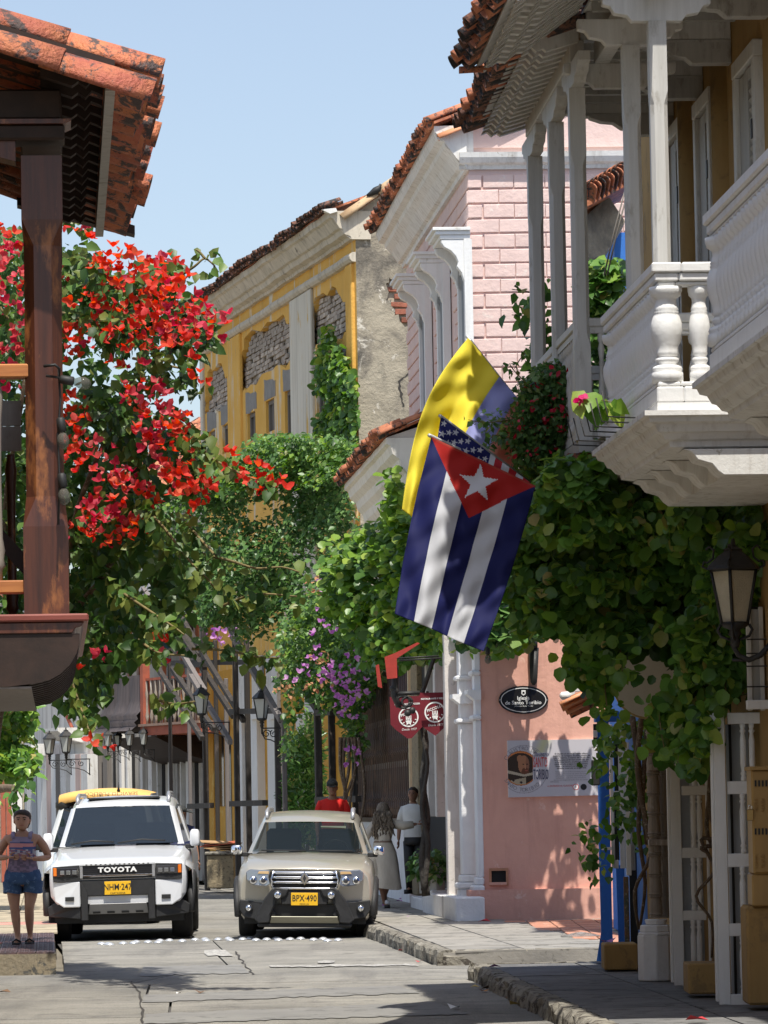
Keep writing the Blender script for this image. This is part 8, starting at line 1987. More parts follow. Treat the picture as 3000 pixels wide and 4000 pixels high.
b = MB(); b.strip([[KF.at(2083+a, y, v) for a, v in ((-17, .02), (17, .02), (17, .12), (-17, .12))] for y in (2492, 2530)], None, closed=True, caps=True)
b.strip([[KF.at(2085+a*w, y, v) for a, v in ((-1, .02), (1, .02), (1, .10), (-1, .10))] for y, w in ((2530, 20), (2640, 15), (2665, 12), (2676, 5))], None, closed=True, caps=True)
b.tube([P(2083, 2462, 54.2), KF.at(2083, 2500, .08)], .03, 6); b.build('bracket', M_iron, o)
o = lantern('large rusty wrought-iron wall lantern with rippled amber glass among the vine leaves', P(2868, 2330, 30.4), .40, glass=M_panew, n=4, rot=-.25, big=True)
b = MB(); b.tube([P(2858, 2470, 30.4), P(2862, 2520, 30.4), P(2885, 2560, 30.4), P(2925, 2578, 30.4), P(2970, 2560, 30.4), P(3010, 2515, 30.4), P(3060, 2480, 30.4)], [.012, .018, .02, .022, .022, .02, .02], 7); b.tube([P(2925, 2580, 30.4), P(2860, 2578, 30.4)], .011, 5); b.build('bracket', M_iron, o)

# ================================================================== PENNANTS, PLAQUES AND SIGNS
M_bord = mat('burgundy_cloth', (.17, .012, .022), (.13, .010, .018), scale=3, rough=.7, bump=.2)
def pennant(label, pts, Y, c, r_, seed=0):
    root = thing('pennant', label, 'pennant', P(c[0], c[1], Y), 0, 'restaurant pennants'); k = Y/16000
    b = MB(); q = [P(a, d, Y) for a, d in pts]; n = len(q); b.add(q+[p+Vector((0, .02, 0)) for p in q], [tuple(range(n)), tuple(range(2*n-1, n-1, -1))]+[(i, n+i, n+(i+1) % n, (i+1) % n) for i in range(n)]); b.build('cloth', M_bord, root)
    Ms = lambda x, y, dy=-.004: signM(P(x, y, Y)+Vector((0, dy, 0)), (1, 0, .018))
    def ring(name, r0, r1, m, dy): 
        b = MB(); a = [2*math.pi*i/36 for i in range(37)]; b.strip([[(r0*math.cos(t), r0*math.sin(t), 0) for t in a], [(r1*math.cos(t), r1*math.sin(t), 0) for t in a]], None, smooth=False); b.build(name, m, root, world=False).matrix_basis = mw(root).inverted() @ Ms(c[0], c[1], dy)
    ring('emblem_ring', r_*.86*k, r_*k, M_inkw, -.005)
    text('title_lettering', 'RESTAURANTE Y PIZZERIA', 8.6*k, M_inkw, root, Ms(c[0]-1, c[1]-r_-12), sx=1.05, bold=.001)
    text('date_lettering', 'Desde 1977', 12.5*k, M_inkw, root, Ms(c[0]+2, c[1]+r_+9), sx=.95, shear=.25)
    text('emblem_lettering', 'PICCOLO', 15*k, M_inkw, root, Ms(c[0]-2, c[1]-15) @ Matrix.Rotation(.32, 4, 'Z'), bold=.0015, sx=.95)
    b = MB()
    for i in range(4): x = (-9+i*6)*k; b.box((x-1.6*k, -14*k, -.001), (x+1.6*k, 6*k, .001))
    b.lathe([(12*k, 0), (11*k, .001)], 14, M=Matrix.Translation((0, -16*k, 0)))
    for i in range(6):
        a = math.pi*(1.12+i*.152); b.tube([(26*k*math.cos(a), 26*k*math.sin(a), 0), (34*k*math.cos(a), 34*k*math.sin(a), 0)], 2.2*k, 4)
    b.build('emblem_drawing', M_inkw, root, world=False).matrix_basis = mw(root).inverted() @ Ms(c[0], c[1], -.0055)
    return root
pennant('burgundy restaurant pennant with the complete round emblem, beside the white capitals', [(1636, 2706), (1752, 2704), (1761, 2816), (1735, 2843), (1701, 2874), (1668, 2852), (1648, 2836)], 57.6, (1699, 2782), 41)
pennant('burgundy restaurant pennant half covered by black ironwork, behind the first', [(1522, 2722), (1650, 2718), (1656, 2832), (1608, 2884), (1592, 2885), (1545, 2850), (1526, 2830)], 58.3, (1596, 2801), 39)
ir = thing('iron_sign_bracket', 'black wrought-iron sign arm with ring scrolls above the pennants', 'sign arm', P(1600, 2700, 57.2))
b = MB(); Yi = 57.2
b.tube([P(1545, 2572, Yi), P(1715, 2562, Yi)], .012, 5); b.tube([P(1560, 2580, Yi), P(1725, 2570, Yi)], .014, 5); b.tube([P(1540, 2710, Yi), P(1640, 2706, Yi)], .03, 5); b.tube([P(1545, 2600, Yi), P(1540, 2720, Yi), P(1560, 2760, Yi)], .045, 6)
b.build('bar', M_iron, ir)
b = MB()
for cx, cy, rx in ((1575, 2742, 26), (1590, 2742, 20)): b.tube([P(cx+rx*math.cos(a), cy+rx*.9*math.sin(a), Yi) for a in [k*math.pi/8 for k in range(17)]], .02, 6)
for x, y in ((1535, 2690), (1545, 2700), (1610, 2775), (1592, 2785)): b.sphere(P(x, y, Yi), .05, 8, 6)
b.build('scroll', M_iron, ir)
M_redp = mat('faded_red_paint', (.40, .04, .028), (.30, .035, .025), (.55, .32, .12), scale=5, rough=.7, bump=.3, dirt_lo=.68)
def board(name, label, cat, q, Y, th, m, grp=None):
    b = MB(); p = [P(a, c, Y) for a, c in q]; n = len(p); b.add(p+[x+Vector((0, th, 0)) for x in p], [tuple(range(n)), tuple(range(2*n-1, n-1, -1))]+[(i, n+i, n+(i+1) % n, (i+1) % n) for i in range(n)]); o = b.build(name, m, None); return tag(o, label, cat, grp)
board('red_canopy_board', 'red painted canopy board with a drooping front flap, the right-hand of two', 'canopy board', [(1502, 2566), (1540, 2552), (1630, 2509), (1640, 2513), (1550, 2572), (1552, 2648), (1512, 2652)], 57.0, .08, M_redp, 'red canopy boards')
board('red_canopy_board', 'narrow red painted board hanging at a tilt, the left-hand of two', 'canopy board', [(1467, 2600), (1480, 2594), (1493, 2688), (1476, 2682)], 57.4, .08, M_redp, 'red canopy boards')
# oval plaque
def ellipse(cx, cy, rx, ry, v0, v1, name, m, par, n=40):
    b = MB(); b.prism([KF.hit(cx+rx*math.cos(2*math.pi*i/n), cy+ry*math.sin(2*math.pi*i/n), v1) for i in range(n)], v0, v1, lambda a, c, d: KF(a, d, c)); return b.build(name, m, par)
KM = lambda x, y, v: signM(KF.at(x, y, v), KF.U)
ov = thing('oval_plaque', 'black oval plaque reading Iglesia de Santo Toribio on the salmon wall', 'plaque', KF.at(2045, 2734, .03)); M_blk = mat_plain('gloss_black', (.012, .011, .010), .3); k_ = 1/293
ellipse(2045, 2734, 97, 55, .002, .035, 'rim', M_blk, ov); ellipse(2045, 2734, 89, 48, .035, .038, 'border', M_inkw, ov); ellipse(2045, 2734, 86, 45, .038, .041, 'panel', M_blk, ov)
text('lettering', 'Iglesia', 21*k_, M_inkw, ov, KM(2044, 2727, .043), bold=.0008, sx=1.0); text('lettering', 'de Santo Toribio', 21*k_, M_inkw, ov, KM(2044, 2745, .043), bold=.0008, sx=1.02); text('lettering', 'y Claustro Santo Toribio', 7.5*k_, M_inkw, ov, KM(2046, 2758, .043))
b = MB(); b.prism([KF.hit(2045+a, 2705+c, .045) for a, c in ((-8, -9), (8, -9), (8, 6), (0, 12), (-8, 6))], .041, .045, lambda a, c, d: KF(a, d, c)); b.build('crest', M_inkw, ov); b = MB(); b.prism([KF.hit(2045+a, 2705+c, .047) for a, c in ((-4, -3), (4, -3), (4, 5), (-4, 5))], .045, .047, lambda a, c, d: KF(a, d, c)); b.build('crest', M_blk, ov)
for x in (1953, 2137): ellipse(x, 2734, 2.5, 2.5, .035, .045, 'screw', M_silv, ov, 8)
# information panel
ip = thing('information_panel', 'pale information panel with a round bearded portrait and red SANTO TORIBIO lettering', 'sign', KF.at(2160, 3000, .03))
nx, ny = 190, 116; uu = np.linspace(0, 1, nx+1); vv_ = np.linspace(0, 1, ny+1); cor = [(1981, 2893), (2352, 2886), (2356, 3106), (1986, 3115)]
pts = np.zeros((ny+1, nx+1, 3)); pxg = np.zeros((ny+1, nx+1)); pyg = np.zeros((ny+1, nx+1))
loc = np.array(mw(ip).translation)
for j, v in enumerate(vv_):
    for i, u in enumerate(uu):
        x = (cor[0][0]*(1-u)+cor[1][0]*u)*(1-v)+(cor[3][0]*(1-u)+cor[2][0]*u)*v; y = (cor[0][1]*(1-u)+cor[1][1]*u)*(1-v)+(cor[3][1]*(1-u)+cor[2][1]*u)*v
        pxg[j, i], pyg[j, i] = x, y; pts[j, i] = np.array(KF.at(x, y, .045))-loc
me = grid_mesh('panel_print', pts, mat_vcol('printed_panel', .5), smooth=False); X = (pxg[:-1, :-1]+pxg[1:, 1:])/2; Yg = (pyg[:-1, :-1]+pyg[1:, 1:])/2
c = np.zeros(X.shape+(3,)); c[:] = (.52, .50, .53); yel = np.exp(-((X-2105-(2950-Yg)*.4)/22)**2)*(Yg < 2940); c = c*(1-yel[..., None]*.6)+np.array((.6, .6, .22))*yel[..., None]*.6
dx, dy = X-2034, Yg-3001; rr = np.hypot(dx, dy); c[(np.abs(np.hypot(dx-12, dy-4)-93) < 1.2) & (X < 2148)] = (.30, .28, .30)
pm_ = (rr < 68) & (X < 2082+(rr < 0)); c[pm_] = (.60, .20, .06); c[pm_ & (rr > 66)] = (.25, .1, .03); pi_ = (np.hypot(dx, dy-2) < 62) & (X < 2081); c[pi_] = (.045, .03, .02)
f = ((dx-12)/22)**2+((dy+14)/36)**2 < 1; c[pi_ & f] = (.36, .17, .09); c[pi_ & f & (dx > 20)] = (.26, .12, .07); c[pi_ & (((dx-18)/15)**2+((dy-14)/17)**2 < 1)] = (.14, .055, .03); c[pi_ & (((dx-22)/6)**2+((dy-9)/1.6)**2 < 1)] = (.35, .10, .07)
for ex in (10, 25): c[pi_ & (((dx-ex)/4)**2+((dy+16)/2)**2 < 1)] = (.04, .02, .015)
c[pi_ & (((dx-18)/2.2)**2+((dy+6)/9)**2 < 1)] = (.46, .24, .13); c[pi_ & ((dx+4)**2/120+(dy+38)**2/200 < 1)] = (.36, .17, .09)
c[pi_ & (dy > 24+np.abs(dx-14)*-.25) & (dy < 33+np.abs(dx-14)*-.2)] = (.45, .38, .28); c[pi_ & (dy > 40-dx*.2) & (dx < 20)] = (.38, .32, .22); c[pi_ & (np.abs(dx+28)+np.abs(dy-47) < 6)] = (.03, .02, .02); c[pi_ & (np.abs(dx-2)+np.abs(dy-55) < 6)] = (.03, .02, .02)
paint_faces(me, c.reshape(-1, 3)); link('panel_print', me, ip, Matrix.Identity(4), local=True)
b = MB(); b.prism([KF.hit(*q, .04) for q in cor], .0, .043, lambda a, c, d: KF(a, d, c)); b.build('board', M_inkw, ip)
def arc_text(s, cx, cy, r, a0, a1, size, inv=False):
    for i, ch_ in enumerate(s):
        a = a0+(a1-a0)*i/(len(s)-1)
        if ch_ == ' ': continue
        x, y = cx+r*math.sin(a), cy-r*math.cos(a); text('ring_letter', ch_, size*k_, mat_plain('grey_ink', (.22, .21, .23), .6), ip, KM(x, y, .048) @ Matrix.Rotation(-a+(math.pi if inv else 0), 4, 'Z'))
arc_text('CLAUSTRO DE', 2046, 3004, 80, -1.02, .62, 22); arc_text('SANTO TORIBIO', 2046, 3004, 82, math.pi+1.0, math.pi-.72, 22, True)
M_redi = mat_plain('red_ink', (.55, .05, .05), .5); M_navy = mat_plain('navy_ink', (.03, .035, .09), .5)
text('lettering', 'Claustro', 24*k_, M_navy, ip, KM(2110, 2947, .048), sx=.8, shear=.3)
text('lettering', 'SANTO', 58*k_, M_redi, ip, KM(2111, 2979, .049) , sx=.30, bold=.001); text('lettering', 'TORIBIO', 58*k_, M_navy, ip, KM(2113, 3027, .049), sx=.27, bold=.001)
for i, s_l in enumerate(('El Claustro es uno de los lugares urbanos', 'exquisitos en Cartagena. En pleno corazón del', 'Centro Histórico, el interior del Claustro fue', 'hermoso patio-jardín bien conservado, que', 'su hermosa historia, arquitectura y arte a', 'través de ocho antiguos muros coloniales.', 'fresca, y se retoma la serenidad de este', 'convento construido en el siglo XVII')): text('print_line', s_l, 8.2*k_, M_ink, ip, KM(2232, 2944+i*8.1-(.4), .048), sx=.97, bold=.0006)
for i, s_l in enumerate(('Restaurant is one of the most urban places in', 'Cartagena. The historic city center the house', 'well preserved courtyard, where history and', 'antique walls. Inside, feel sweet with this its', 'and you can imagine the quality of an old convent', 'XVII century')): text('print_line', s_l, 7.4*k_, mat_plain('grey_ink', (.22, .21, .23), .6), ip, KM(2230 if i < 5 else 2166, 3014+i*8, .048), sx=.92)
text('lettering', '«« ENTRADA AL CLAUSTRO', 10*k_, M_redi, ip, KM(2190, 3070, .048), sx=.85)
for x, m in ((2249, M_redi), (2280, M_ink)): ellipse(x, 3074, 12, 12, .0445, .047, 'round_logo', m, ip, 20)
ellipse(2249, 3074, 9.5, 9.5, .047, .048, 'round_logo', M_inkw, ip, 20); text('round_logo', 'S', 13*k_, M_redi, ip, KM(2249, 3074, .049)); board_ = None
# round hanging sign
rsg = thing('round_sign', 'round cream sign with gold rim half hidden behind the vine leaves', 'sign', P(2530, 2672, 35.8))
M_crm = mat('cream_enamel', (.66, .64, .55), (.6, .58, .5), scale=3, rough=.5, bump=.1)
def disc(r, y0, y1, m, nm, par, c, Y): b = MB(); q = P(c[0], c[1], Y); b.prism([(q.x+r*math.cos(2*math.pi*i/48), q.z+r*math.sin(2*math.pi*i/48)) for i in range(48)], Y+y0, Y+y1, lambda a, c_, d: (a, d, c_)); b.build(nm, m, par)
disc(.305, 0, .05, mat_plain('gold_rim', (.42, .30, .12), .45, .4), 'rim', rsg, (2530, 2672), 35.8); disc(.288, -.006, -.001, M_crm, 'face', rsg, (2530, 2672), 35.8)
b = MB(); b.tube([P(2420, 2580, 35.78), P(2410, 2605, 35.78), P(2425, 2620, 35.78), P(2432, 2610, 35.78)], .007, 5); b.build('scroll_mark', M_ink, rsg)
b = MB(); b.tube([P(2530, 2540, 35.85), P(2530, 2440, 35.85)], .01, 5); b.build('hanger', M_iron, rsg)

# ================================================================== RIGHT FRONTAGE: GATES, CASES, BOXES
def fbox(par, nm, m, x0, x1, y0, y1, Y, d=.05, bevel=.004):
    a, b_ = P(x0, y0, Y), P(x1, y1, Y); xa, xb = P(x0, (y0+y1)/2, Y).x, P(x1, (y0+y1)/2, Y).x
    return MB().box((xa, Y, b_.z), (xb, Y+d, a.z)).build(nm, m, par, bevel=bevel)
def gate(label, xs, yt, yb, rows_, Y, sp_x):
    g = thing('open_gate', label, 'gate', P((xs[0]+xs[-1])/2, yb, Y), 0, 'white gate leaves')
    fbox(g, 'stile', M_stucco, xs[0], xs[1], yt, yb, Y); fbox(g, 'stile', M_stucco, xs[2], xs[3], yt, yb, Y)
    for a, b_ in rows_: fbox(g, 'rail', M_stucco, xs[1]+.5, xs[2]-.5, a, b_, Y+.005, .04)
    fbox(g, 'edge_bead', M_stucco, xs[0]-12, xs[0]-1, yt+8, yb-12, Y+.01, .07)
    k = Y/16000
    for (r0, r1) in zip(rows_[:-1], rows_[1:]):
        H = (r1[0]-r0[1])*k
        for x in sp_x:
            me = MB().lathe([(.022, 0), (.022, H*.06), (.016, H*.1), (.026, H*.13), (.015, H*.17), (.024, H*.3), (.024, H*.7), (.015, H*.83), (.026, H*.87), (.016, H*.9), (.022, H*.94), (.022, H)], 10).mesh('spindle', M_stucco)
            p = P(x, r1[0], Y+.025); link('spindle', me, g, Matrix.Translation(p))
    return g
gate('tall white slatted gate leaf nearest the ochre meter cabinet', (2797, 2842, 2985, 3020), 2785, 3925, [(2785, 2826), (3052, 3100), (3335, 3385), (3608, 3655), (3885, 3925)], 31.9, (2905, 2940))
gate('greyish white gate leaf standing open beside the white column plinth', (2622, 2662, 2760, 2796), 2700, 3850, [(2700, 2740), (3070, 3105), (3312, 3350), (3558, 3594), (3815, 3850)], 34.9, (2712, 2735))
wd_ = thing('grey_door', 'grey panelled door leaf behind the paler gate leaf and column', 'door', P(2700, 3760, 35.3))
fbox(wd_, 'panel', M_shut, 2662, 2760, 2900, 3765, 35.32, .04); fbox(wd_, 'stile', M_wwhite, 2650, 2661, 2900, 3765, 35.28, .08); fbox(wd_, 'stile', M_wwhite, 2700, 2710, 2900, 3765, 35.29, .05)
for i in range(22): fbox(wd_, 'slat', M_shut, 2664, 2698, 2960+i*36, 2966+i*36, 35.30, .03, 0)
wd2 = thing('grey_door', 'grey door leaf with narrow opening behind the crisp white gate leaf', 'door', P(2880, 3800, 32.5))
fbox(wd2, 'panel', M_shut, 2846, 2935, 2830, 3890, 32.4, .04); fbox(wd2, 'opening', M_dark, 2858, 2868, 2830, 3890, 32.37, .02, 0)
cp = thing('turned_column', 'bundle of weathered turned wooden columns on a bulky white plinth', 'column', P(2562, 3830, 36.2)); k = 36.2/16000
for cx, r_, yy0, n_ in ((2563, 25, 0, 14), (2604, 12, .06, 10), (2622, 10, .12, 10), (2588, 10, .2, 8)):
    p0 = P(cx, 3585, 36.3+yy0); H = P(cx, 2560, 36.3+yy0).z-p0.z; prof = []
    for i in range(13):
        z = H*i/13; s_ = H/13; R_ = r_*k
        prof += [(R_*.85, z), (R_*1.08, z+s_*.06), (R_*.9, z+s_*.12), (R_*1.12, z+s_*.18), (R_*.95, z+s_*.25), (R_*1.0, z+s_*.6), (R_*.85, z+s_*.9)]
    link('turned_shaft', MB().lathe(prof, n_, smooth=False).mesh('turned_shaft', M_turned), cp, Matrix.Translation(p0))
for y in (2985, 3280): fbox(cp, 'collar', M_turned, 2535, 2630, y, y+22, 36.2, .12)
pr_ = P(2563, 3590, 36.3)
for y0, y1, w0, w1, sq in ((3590, 3612, 46, 40, 0), (3612, 3640, 62, 66, 0), (3640, 3652, 70, 72, 0), (3652, 3830, 70, 70, 0)):
    a = P(2563, y1, 36.3); b = MB(); b.lathe([(w1*k, 0), (w0*k, (y1-y0)*k-.001)], 8, smooth=False, M=Matrix.Translation(a) @ Matrix.Rotation(.39, 4, 'Z')); b.build('plinth', M_white_paint, cp, bevel=.008)
for x0, x1, y0, y1, Y, lab in ((2360, 2492, 3688, 3788, 38.4, 'low ochre box planter at the foot of the blue door frame'), (2688, 2812, 3765, 3882, 33.0, 'low ochre box planter between the two white gate leaves')):
    o = fbox(None, 'planter_box', M_ochre, x0, x1, y0, y1, Y, .55, .012); tag(o, lab, 'planter', 'ochre planters')
ped = fbox(None, 'meter_pedestal', M_ochre, 2918, 3080, 3540, 3925, 30.9, .5, .02); tag(ped, 'ochre plastered pedestal at the right edge beneath the meter cabinet', 'pedestal')
mc = thing('meter_cabinet', 'ochre painted metal meter cabinet with slots and a padlock at the right edge', 'cabinet', P(2980, 3530, 30.9)); M_och2 = mat('ochre_enamel', (.42, .26, .09), (.36, .22, .075), scale=2, rough=.5, bump=.1, streak=.3, dirt=(.2, .12, .05))
fbox(mc, 'casing', M_och2, 2938, 3090, 3000, 3412, 30.85, .4, .01); fbox(mc, 'door', M_och2, 2944, 3090, 3012, 3405, 30.83, .018, .004); fbox(mc, 'lower_casing', M_och2, 2938, 3090, 3416, 3538, 30.85, .4, .01); fbox(mc, 'hood', M_och2, 2930, 3095, 2994, 3006, 30.80, .5, .003)
for y in (3048, 3236):
    for i in range(6): fbox(mc, 'slot', M_ink, 2948+i*14, 2955+i*14, y, y+24, 30.822, .007, 0)
for y in (3120, 3340):
    for i in range(5):
        for x in (2948, 2974): fbox(mc, 'louvre', M_och2, x, x+13, y+i*11, y+i*11+3, 30.815, .014, .002)
pk = fbox(mc, 'padlock', mat_plain('brass', (.40, .26, .10), .4, .8), 2918, 2944, 3162, 3205, 30.80, .02, .004); b = MB(); b.tube([P(2924, 3163, 30.81), P(2924, 3150, 30.81), P(2931, 3144, 30.81), P(2938, 3150, 30.81), P(2938, 3163, 30.81)], .005, 6); b.build('shackle', M_chr, pk)
# street window with white bars
wn_ = thing('barred_window', 'white-framed barred street window above the meter cabinet', 'window', P(2960, 2770, 31.5))
for x0, x1 in ((2918, 2936), (2968, 2985), (3040, 3060)): fbox(wn_, 'frame', M_wwhite, x0, x1, 2370, 2775, 31.5)
fbox(wn_, 'leaf', M_wgrey, 2937, 2967, 2380, 2750, 31.55, .03); fbox(wn_, 'backing', M_dark, 2920, 3060, 2370, 2770, 31.62, .02); fbox(wn_, 'sill', M_stucco, 2918, 3060, 2735, 2768, 31.4, .1)
for y in (2495, 2550, 2600, 2680): fbox(wn_, 'bar', M_iron, 2916, 3060, y, y+3, 31.46, .01, 0)
# menu cases and blue door frame
df = thing('blue_door_frame', 'bright blue door frame with leaning posts and a blue lintel', 'door frame', P(2360, 3750, 40.3))
b = MB(); b.strip([[P(x0, y, 40.3), P(x1, y, 40.3), P(x1, y, 40.55), P(x0, y, 40.55)] for x0, x1, y in ((2330, 2378, 2790), (2335, 2380, 3000), (2338, 2385, 3300), (2348, 2392, 3640), (2330, 2400, 3755))], None, closed=True, caps=True, smooth=False); b.build('post', M_blue, df)
b = MB(); b.strip([[P(x0, y, 40.0), P(x1, y, 40.0), P(x1, y, 40.2), P(x0, y, 40.2)] for x0, x1, y in ((2406, 2438, 3380), (2412, 2446, 3560), (2416, 2452, 3700))], None, closed=True, caps=True, smooth=False); b.build('post', M_blue, df)
fbox(df, 'lintel', M_blue, 2325, 2420, 2780, 2818, 40.25, .3)
mcs = thing('menu_case', 'white-framed glazed menu case hung on the blue wall', 'menu case', P(2410, 3200, 39.6))
fbox(mcs, 'stile', M_stucco2, 2384, 2398, 2830, 3392, 39.6); fbox(mcs, 'stile', M_stucco2, 2418, 2440, 2830, 3392, 39.6)
for a, b_ in ((2830, 2850), (3090, 3125), (3360, 3392)): fbox(mcs, 'rail', M_stucco2, 2398.5, 2417.5, a, b_, 39.6)
for a, b_ in ((2850, 3090), (3125, 3360)): fbox(mcs, 'pane', M_glassd, 2398, 2418, a, b_, 39.63, .01, 0)
fbox(mcs, 'shelf', M_stucco2, 2352, 2390, 3310, 3320, 39.5, .1, 0)
m2 = thing('leaning_boards', 'narrow leaning stack of white and painted boards beside the menu case', 'board', P(2460, 3500, 39.3))
fbox(m2, 'board', M_stucco2, 2442, 2462, 2900, 3420, 39.3, .03); fbox(m2, 'board', M_wgrey, 2464, 2478, 2950, 3400, 39.35, .03); fbox(m2, 'painted_board', mat('chipped_green', (.05, .10, .08), (.25, .12, .06), (.3, .28, .2), scale=12, rough=.8, dirt_lo=.55), 2438, 2458, 3425, 3690, 39.4, .03); fbox(m2, 'dark_board', M_ink, 2460, 2490, 3300, 3690, 39.45, .03)
bx = fbox(None, 'junction_box', M_blackp, 2312, 2343, 2968, 3068, 39.9, .12, .01); tag(bx, 'small black junction box on the left edge of the blue door frame', 'box')
bx = thing('striped_sticker_strip', 'black and white banded strip on the side of the blue post', 'strip', P(2322, 2880, 40.1))
for i in range(4): fbox(bx, 'band', M_ink if i % 2 == 0 else M_inkw, 2318, 2334, 2828+i*26, 2853+i*26, 40.1, .06, .002)
# tile canopy and camera
tc_ = thing('tile_canopy', 'short stub of nested terracotta tiles jutting out over the blue doorway', 'canopy', P(2290, 2730, 40))
for i, (px, py, m) in enumerate(((2206, 2765, M_tileo), (2222, 2778, M_tileo), (2238, 2792, M_tile), (2250, 2740, M_tileo))):
    p = P(px, py, 39.8+i*.04); me = barrel('roof_tile', m, L=.42, r0=.075, r1=.065); M_ = Matrix.Translation(p+Vector((.36, .1, .17))) @ Matrix.Rotation(rad(90), 4, 'Z') @ Matrix.Rotation(-.42, 4, 'X') @ Matrix.Rotation(.5, 4, 'Y'); link('roof_tile', me, tc_, M_)
b = MB(); b.tube([P(2330, 2700, 40.1), P(2400, 2660, 40.3)], .07, 6); b.build('bearer', M_tile, tc_)
cc_ = thing('security_camera', 'white security camera and junction box on a bracket beside the tile canopy', 'camera', P(2230, 2710, 40.4))
b = MB(); b.lathe([(.022, -.02), (.04, 0), (.045, .08)], 12, M=Matrix.Translation(P(2196, 2718, 40.35)) @ Matrix.Rotation(rad(90), 4, 'Y') @ Matrix.Rotation(rad(-15), 4, 'X')); b.build('lens_housing', M_stucco, cc_); fbox(cc_, 'box', M_stucco, 2216, 2246, 2688, 2728, 40.35, .1)
fbox(cc_, 'bracket', M_stucco2, 2246, 2330, 2672, 2700, 40.45, .08); b = MB(); b.tube([P(2270, 2675, 40.3), P(2272, 2655, 40.3), P(2290, 2648, 40.3), P(2296, 2670, 40.3)], .008, 5); b.tube([P(2218, 2730, 40.3), P(2226, 2745, 40.3), P(2240, 2730, 40.3)], .006, 5); b.build('cable', M_inkw, cc_)

# ================================================================== STRING LIGHTS, PLANTS IN POTS, LITTER, BIRD
M_bulb = m_glass('clear_bulb', (.5, .47, .4), .85)
st_ = thing('string_lights', 'black festoon cable with clear bulbs tied to the near wooden balcony post', 'string lights', P(235, 1600, 18.8))
b = MB(); b.tube([P(228, 1440, 18.8), P(236, 1560, 18.8), P(226, 1700, 18.8), P(232, 1850, 18.8), P(228, 2050, 18.8)], .005, 6); b.tube([P(172, 1430, 18.78), P(215, 1425, 18.75), P(232, 1440, 18.78), P(232, 1475, 18.78), P(180, 1468, 18.78)], .007, 6); b.build('cable', M_ink, st_)
def bulb(par, px, py, Y, s=1, ax=(0, 0, -1)):
    p = P(px, py, Y); q = Vector(ax).to_track_quat('Z', 'Y').to_matrix().to_4x4(); sk = MB(); sk.lathe([(.014*s, 0), (.024*s, .01*s), (.026*s, .075*s), (.02*s, .08*s)], 12, M=Matrix.Translation(p) @ q); o = sk.build('socket', M_ink, par)
    g = MB(); g.lathe([(.016*s, .08*s), (.032*s, .11*s), (.036*s, .135*s), (.028*s, .16*s), (.006*s, .175*s)], 12, M=Matrix.Translation(p) @ q); g.build('bulb', M_bulb, par)
bulb(st_, 232, 1480, 18.78, .85, (1, 0, -.2)); bulb(st_, 236, 1630, 18.8, .85, (.1, 0, -1)); bulb(st_, 240, 1848, 18.8, .85, (.1, 0, -1)); 
s2 = thing('string_lights', 'thin cable with two small bulbs drooping across the top of the salmon wall', 'string lights', P(1950, 2470, 53))
b = MB(); b.tube([P(1840, 2500, 53.5), P(1905, 2508, 53), P(1960, 2480, 53), P(2040, 2440, 53), P(2110, 2445, 53), P(2200, 2430, 53), P(2290, 2400, 53)], .008, 5); b.build('cable', M_ink, s2)
bulb(s2, 1905, 2525, 53, 1.3); bulb(s2, 2170, 2450, 53, 1.2)
for i, (pxc, lab) in enumerate(((1668, 'pot plant with bushy green leaves, left of the pair on the white plinths'), (1708, 'pot plant with bushy green leaves, right of the pair on the white plinths'))):
    p = P(pxc, 3490-i*-6, 60.2-i*1.1); o = thing('pot_plant', lab, 'pot plant', p, 0, 'pot plants by the tall windows')
    b = MB(); b.lathe([(.11, 0), (.13, .40), (.145, .41), (.145, .46), (.12, .46)], 4, M=Matrix.Translation(p) @ Matrix.Rotation(.7, 4, 'Z'), smooth=False); b.build('pot', M_wgrey, o)
    pp = blobs([(pxc-2, 3375+i*8, 60.2-i*1.1, .30, 330)], 20+i); plant(o, pp, .10, 'ovate', G_mid, seed=40+i)
# leaves, petals and litter lying about
lit = mat_plain('litter_orange', (.60, .25, .05), .7); lm = {'o': lit, 'y': mat_plain('litter_yellow', (.65, .48, .12), .7), 'r': mat_plain('litter_red', (.5, .04, .05), .7), 'm': mat_plain('litter_mauve', (.42, .16, .45), .7), 'w': M_inkw, 'b': mat_plain('litter_brown', (.16, .09, .05), .8)}
spots = [(1852, 3855, 0, 'y'), (1888, 3872, 0, 'o'), (1914, 3862, 0, 'b'), (1950, 3880, 0, 'y'), (1995, 3895, 0, 'r'), (2020, 3925, 0, 'y'), (2095, 3945, 0, 'm'), (2140, 3960, 0, 'y'), (1770, 3938, 0, 'w'), (1568, 3713, 0, 'r'), (1640, 3757, 0, 'r'), (1890, 3600, .17, 'r'), (1590, 3580, .17, 'm'), (1935, 3777, .16, 'm'), (2375, 3680, .5, 'm'), (1540, 3502, .17, 'm'), (1560, 3520, .17, 'm'), (1575, 3512, .17, 'm'), (1620, 3528, .17, 'm'), (1500, 3538, .17, 'm'), (2725, 3985, .16, 'r'), (700, 3880, 0, 'w'), (15, 3876, 0, 'b'), (780, 3878, 0, 'b')]
pe = MB().add([(-.04, -.01, 0), (0, -.035, .012), (.05, 0, .0), (.01, .035, .02), (0, 0, .004)], [(0, 1, 4), (1, 2, 4), (2, 3, 4), (3, 0, 4)])
words_ = {'o': 'orange', 'y': 'yellowed', 'r': 'red', 'm': 'mauve', 'w': 'white', 'b': 'brown'}
pes = {k2: pe.mesh('petal', m_) for k2, m_ in lm.items()}
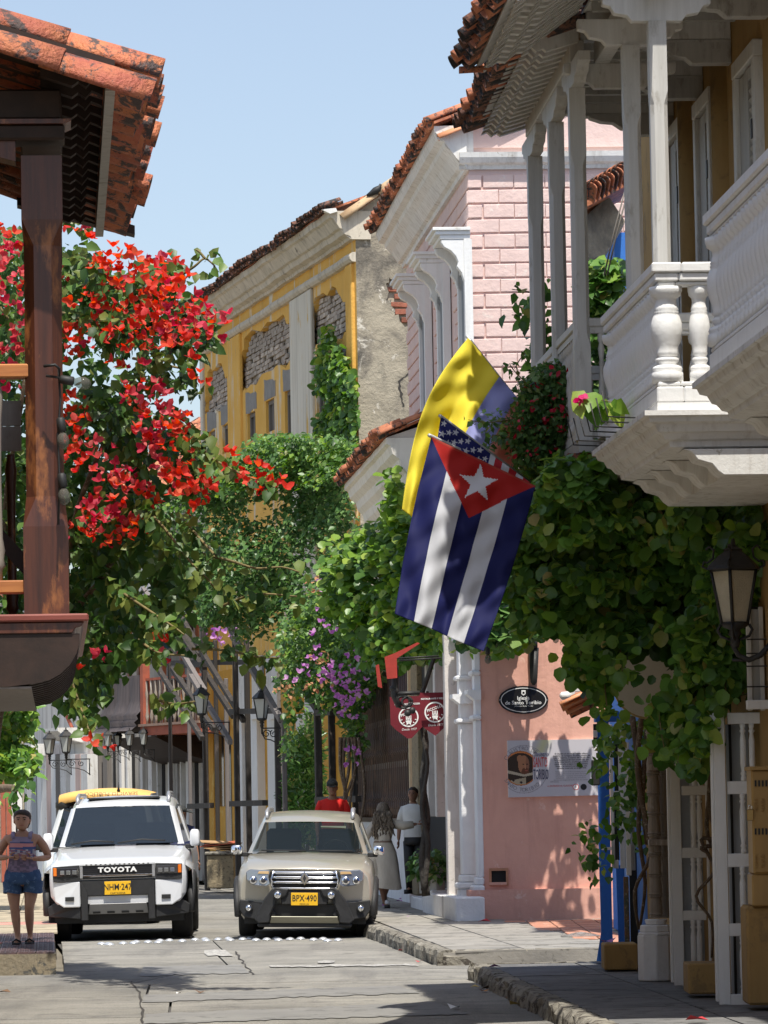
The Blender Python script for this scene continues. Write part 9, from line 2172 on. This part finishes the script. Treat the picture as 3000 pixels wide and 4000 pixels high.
for i, (px, py, z, k2) in enumerate(spots):
    p = G(px, py, z+.012); o = link('fallen_petal', pes[k2], None, Matrix.Translation(p) @ Matrix.Rotation(i*1.7, 4, 'Z') @ Matrix.Scale(1.0+.5*(i % 3), 4))
    tag(o, '%s petal or dry leaf lying loose on the %s' % (words_[k2], 'street by the kerb' if z < .1 else 'pavement'), 'petal', 'fallen petals and leaves')
p = G(2268, 3655, .165); b = MB(); rb2 = random.Random(3); rows = []
for j in range(9):
    t = j/8; rows.append([(p.x+(t-.5)*.46, p.y+(a-.5)*.5, .163+.035*math.sin(math.pi*t)*math.sin(math.pi*a)*(.4+rb2.random())) for a in [k/8 for k in range(9)]])
b.strip(rows, None, smooth=False); tag(b.build('plastic_bag', m_glass('thin_plastic', (.5, .5, .5), .6), None), 'crumpled translucent plastic bag lying on the terracotta pavers', 'plastic bag')
bd = thing('vulture', 'black bird perched on the verge tiles of the ruined house', 'bird', P(1470, 758, 80.4)); k = 80.4/16000
b = MB(); b.tube([P(1432, 764, 80.4), P(1448, 757, 80.4), P(1465, 746, 80.4), P(1478, 738, 80.4), P(1484, 728, 80.4), P(1487, 721, 80.4), P(1491, 722, 80.4)], [.02, .05, .075, .07, .035, .03, .008], 8); b.build('body', M_ink, bd)
b = MB(); b.tube([P(1470, 755, 80.4), P(1469, 765, 80.4)], .01, 4); b.tube([P(1476, 752, 80.4), P(1476, 762, 80.4)], .01, 4); b.build('leg', M_wframe, bd)
o = thing('drain_stub', 'white plastic pipe stub poking out among the leaves over the far balcony', 'pipe', P(640, 2020, 90)); b = MB(); b.tube([P(586, 2036, 90), P(636, 2018, 90), P(682, 2000, 90)], .055, 10); b.build('tube', M_stucco, o)
o = thing('blue_cables', 'pair of grey cables slanting down between the gallery posts', 'cable', P(2400, 1000, 39)); b = MB()
for dx_ in (0, 12): b.tube([P(2440+dx_, 750, 39), P(2400+dx_, 900, 39), P(2360+dx_, 1075, 39)], .008, 5)
b.build('strand', M_wframe, o)
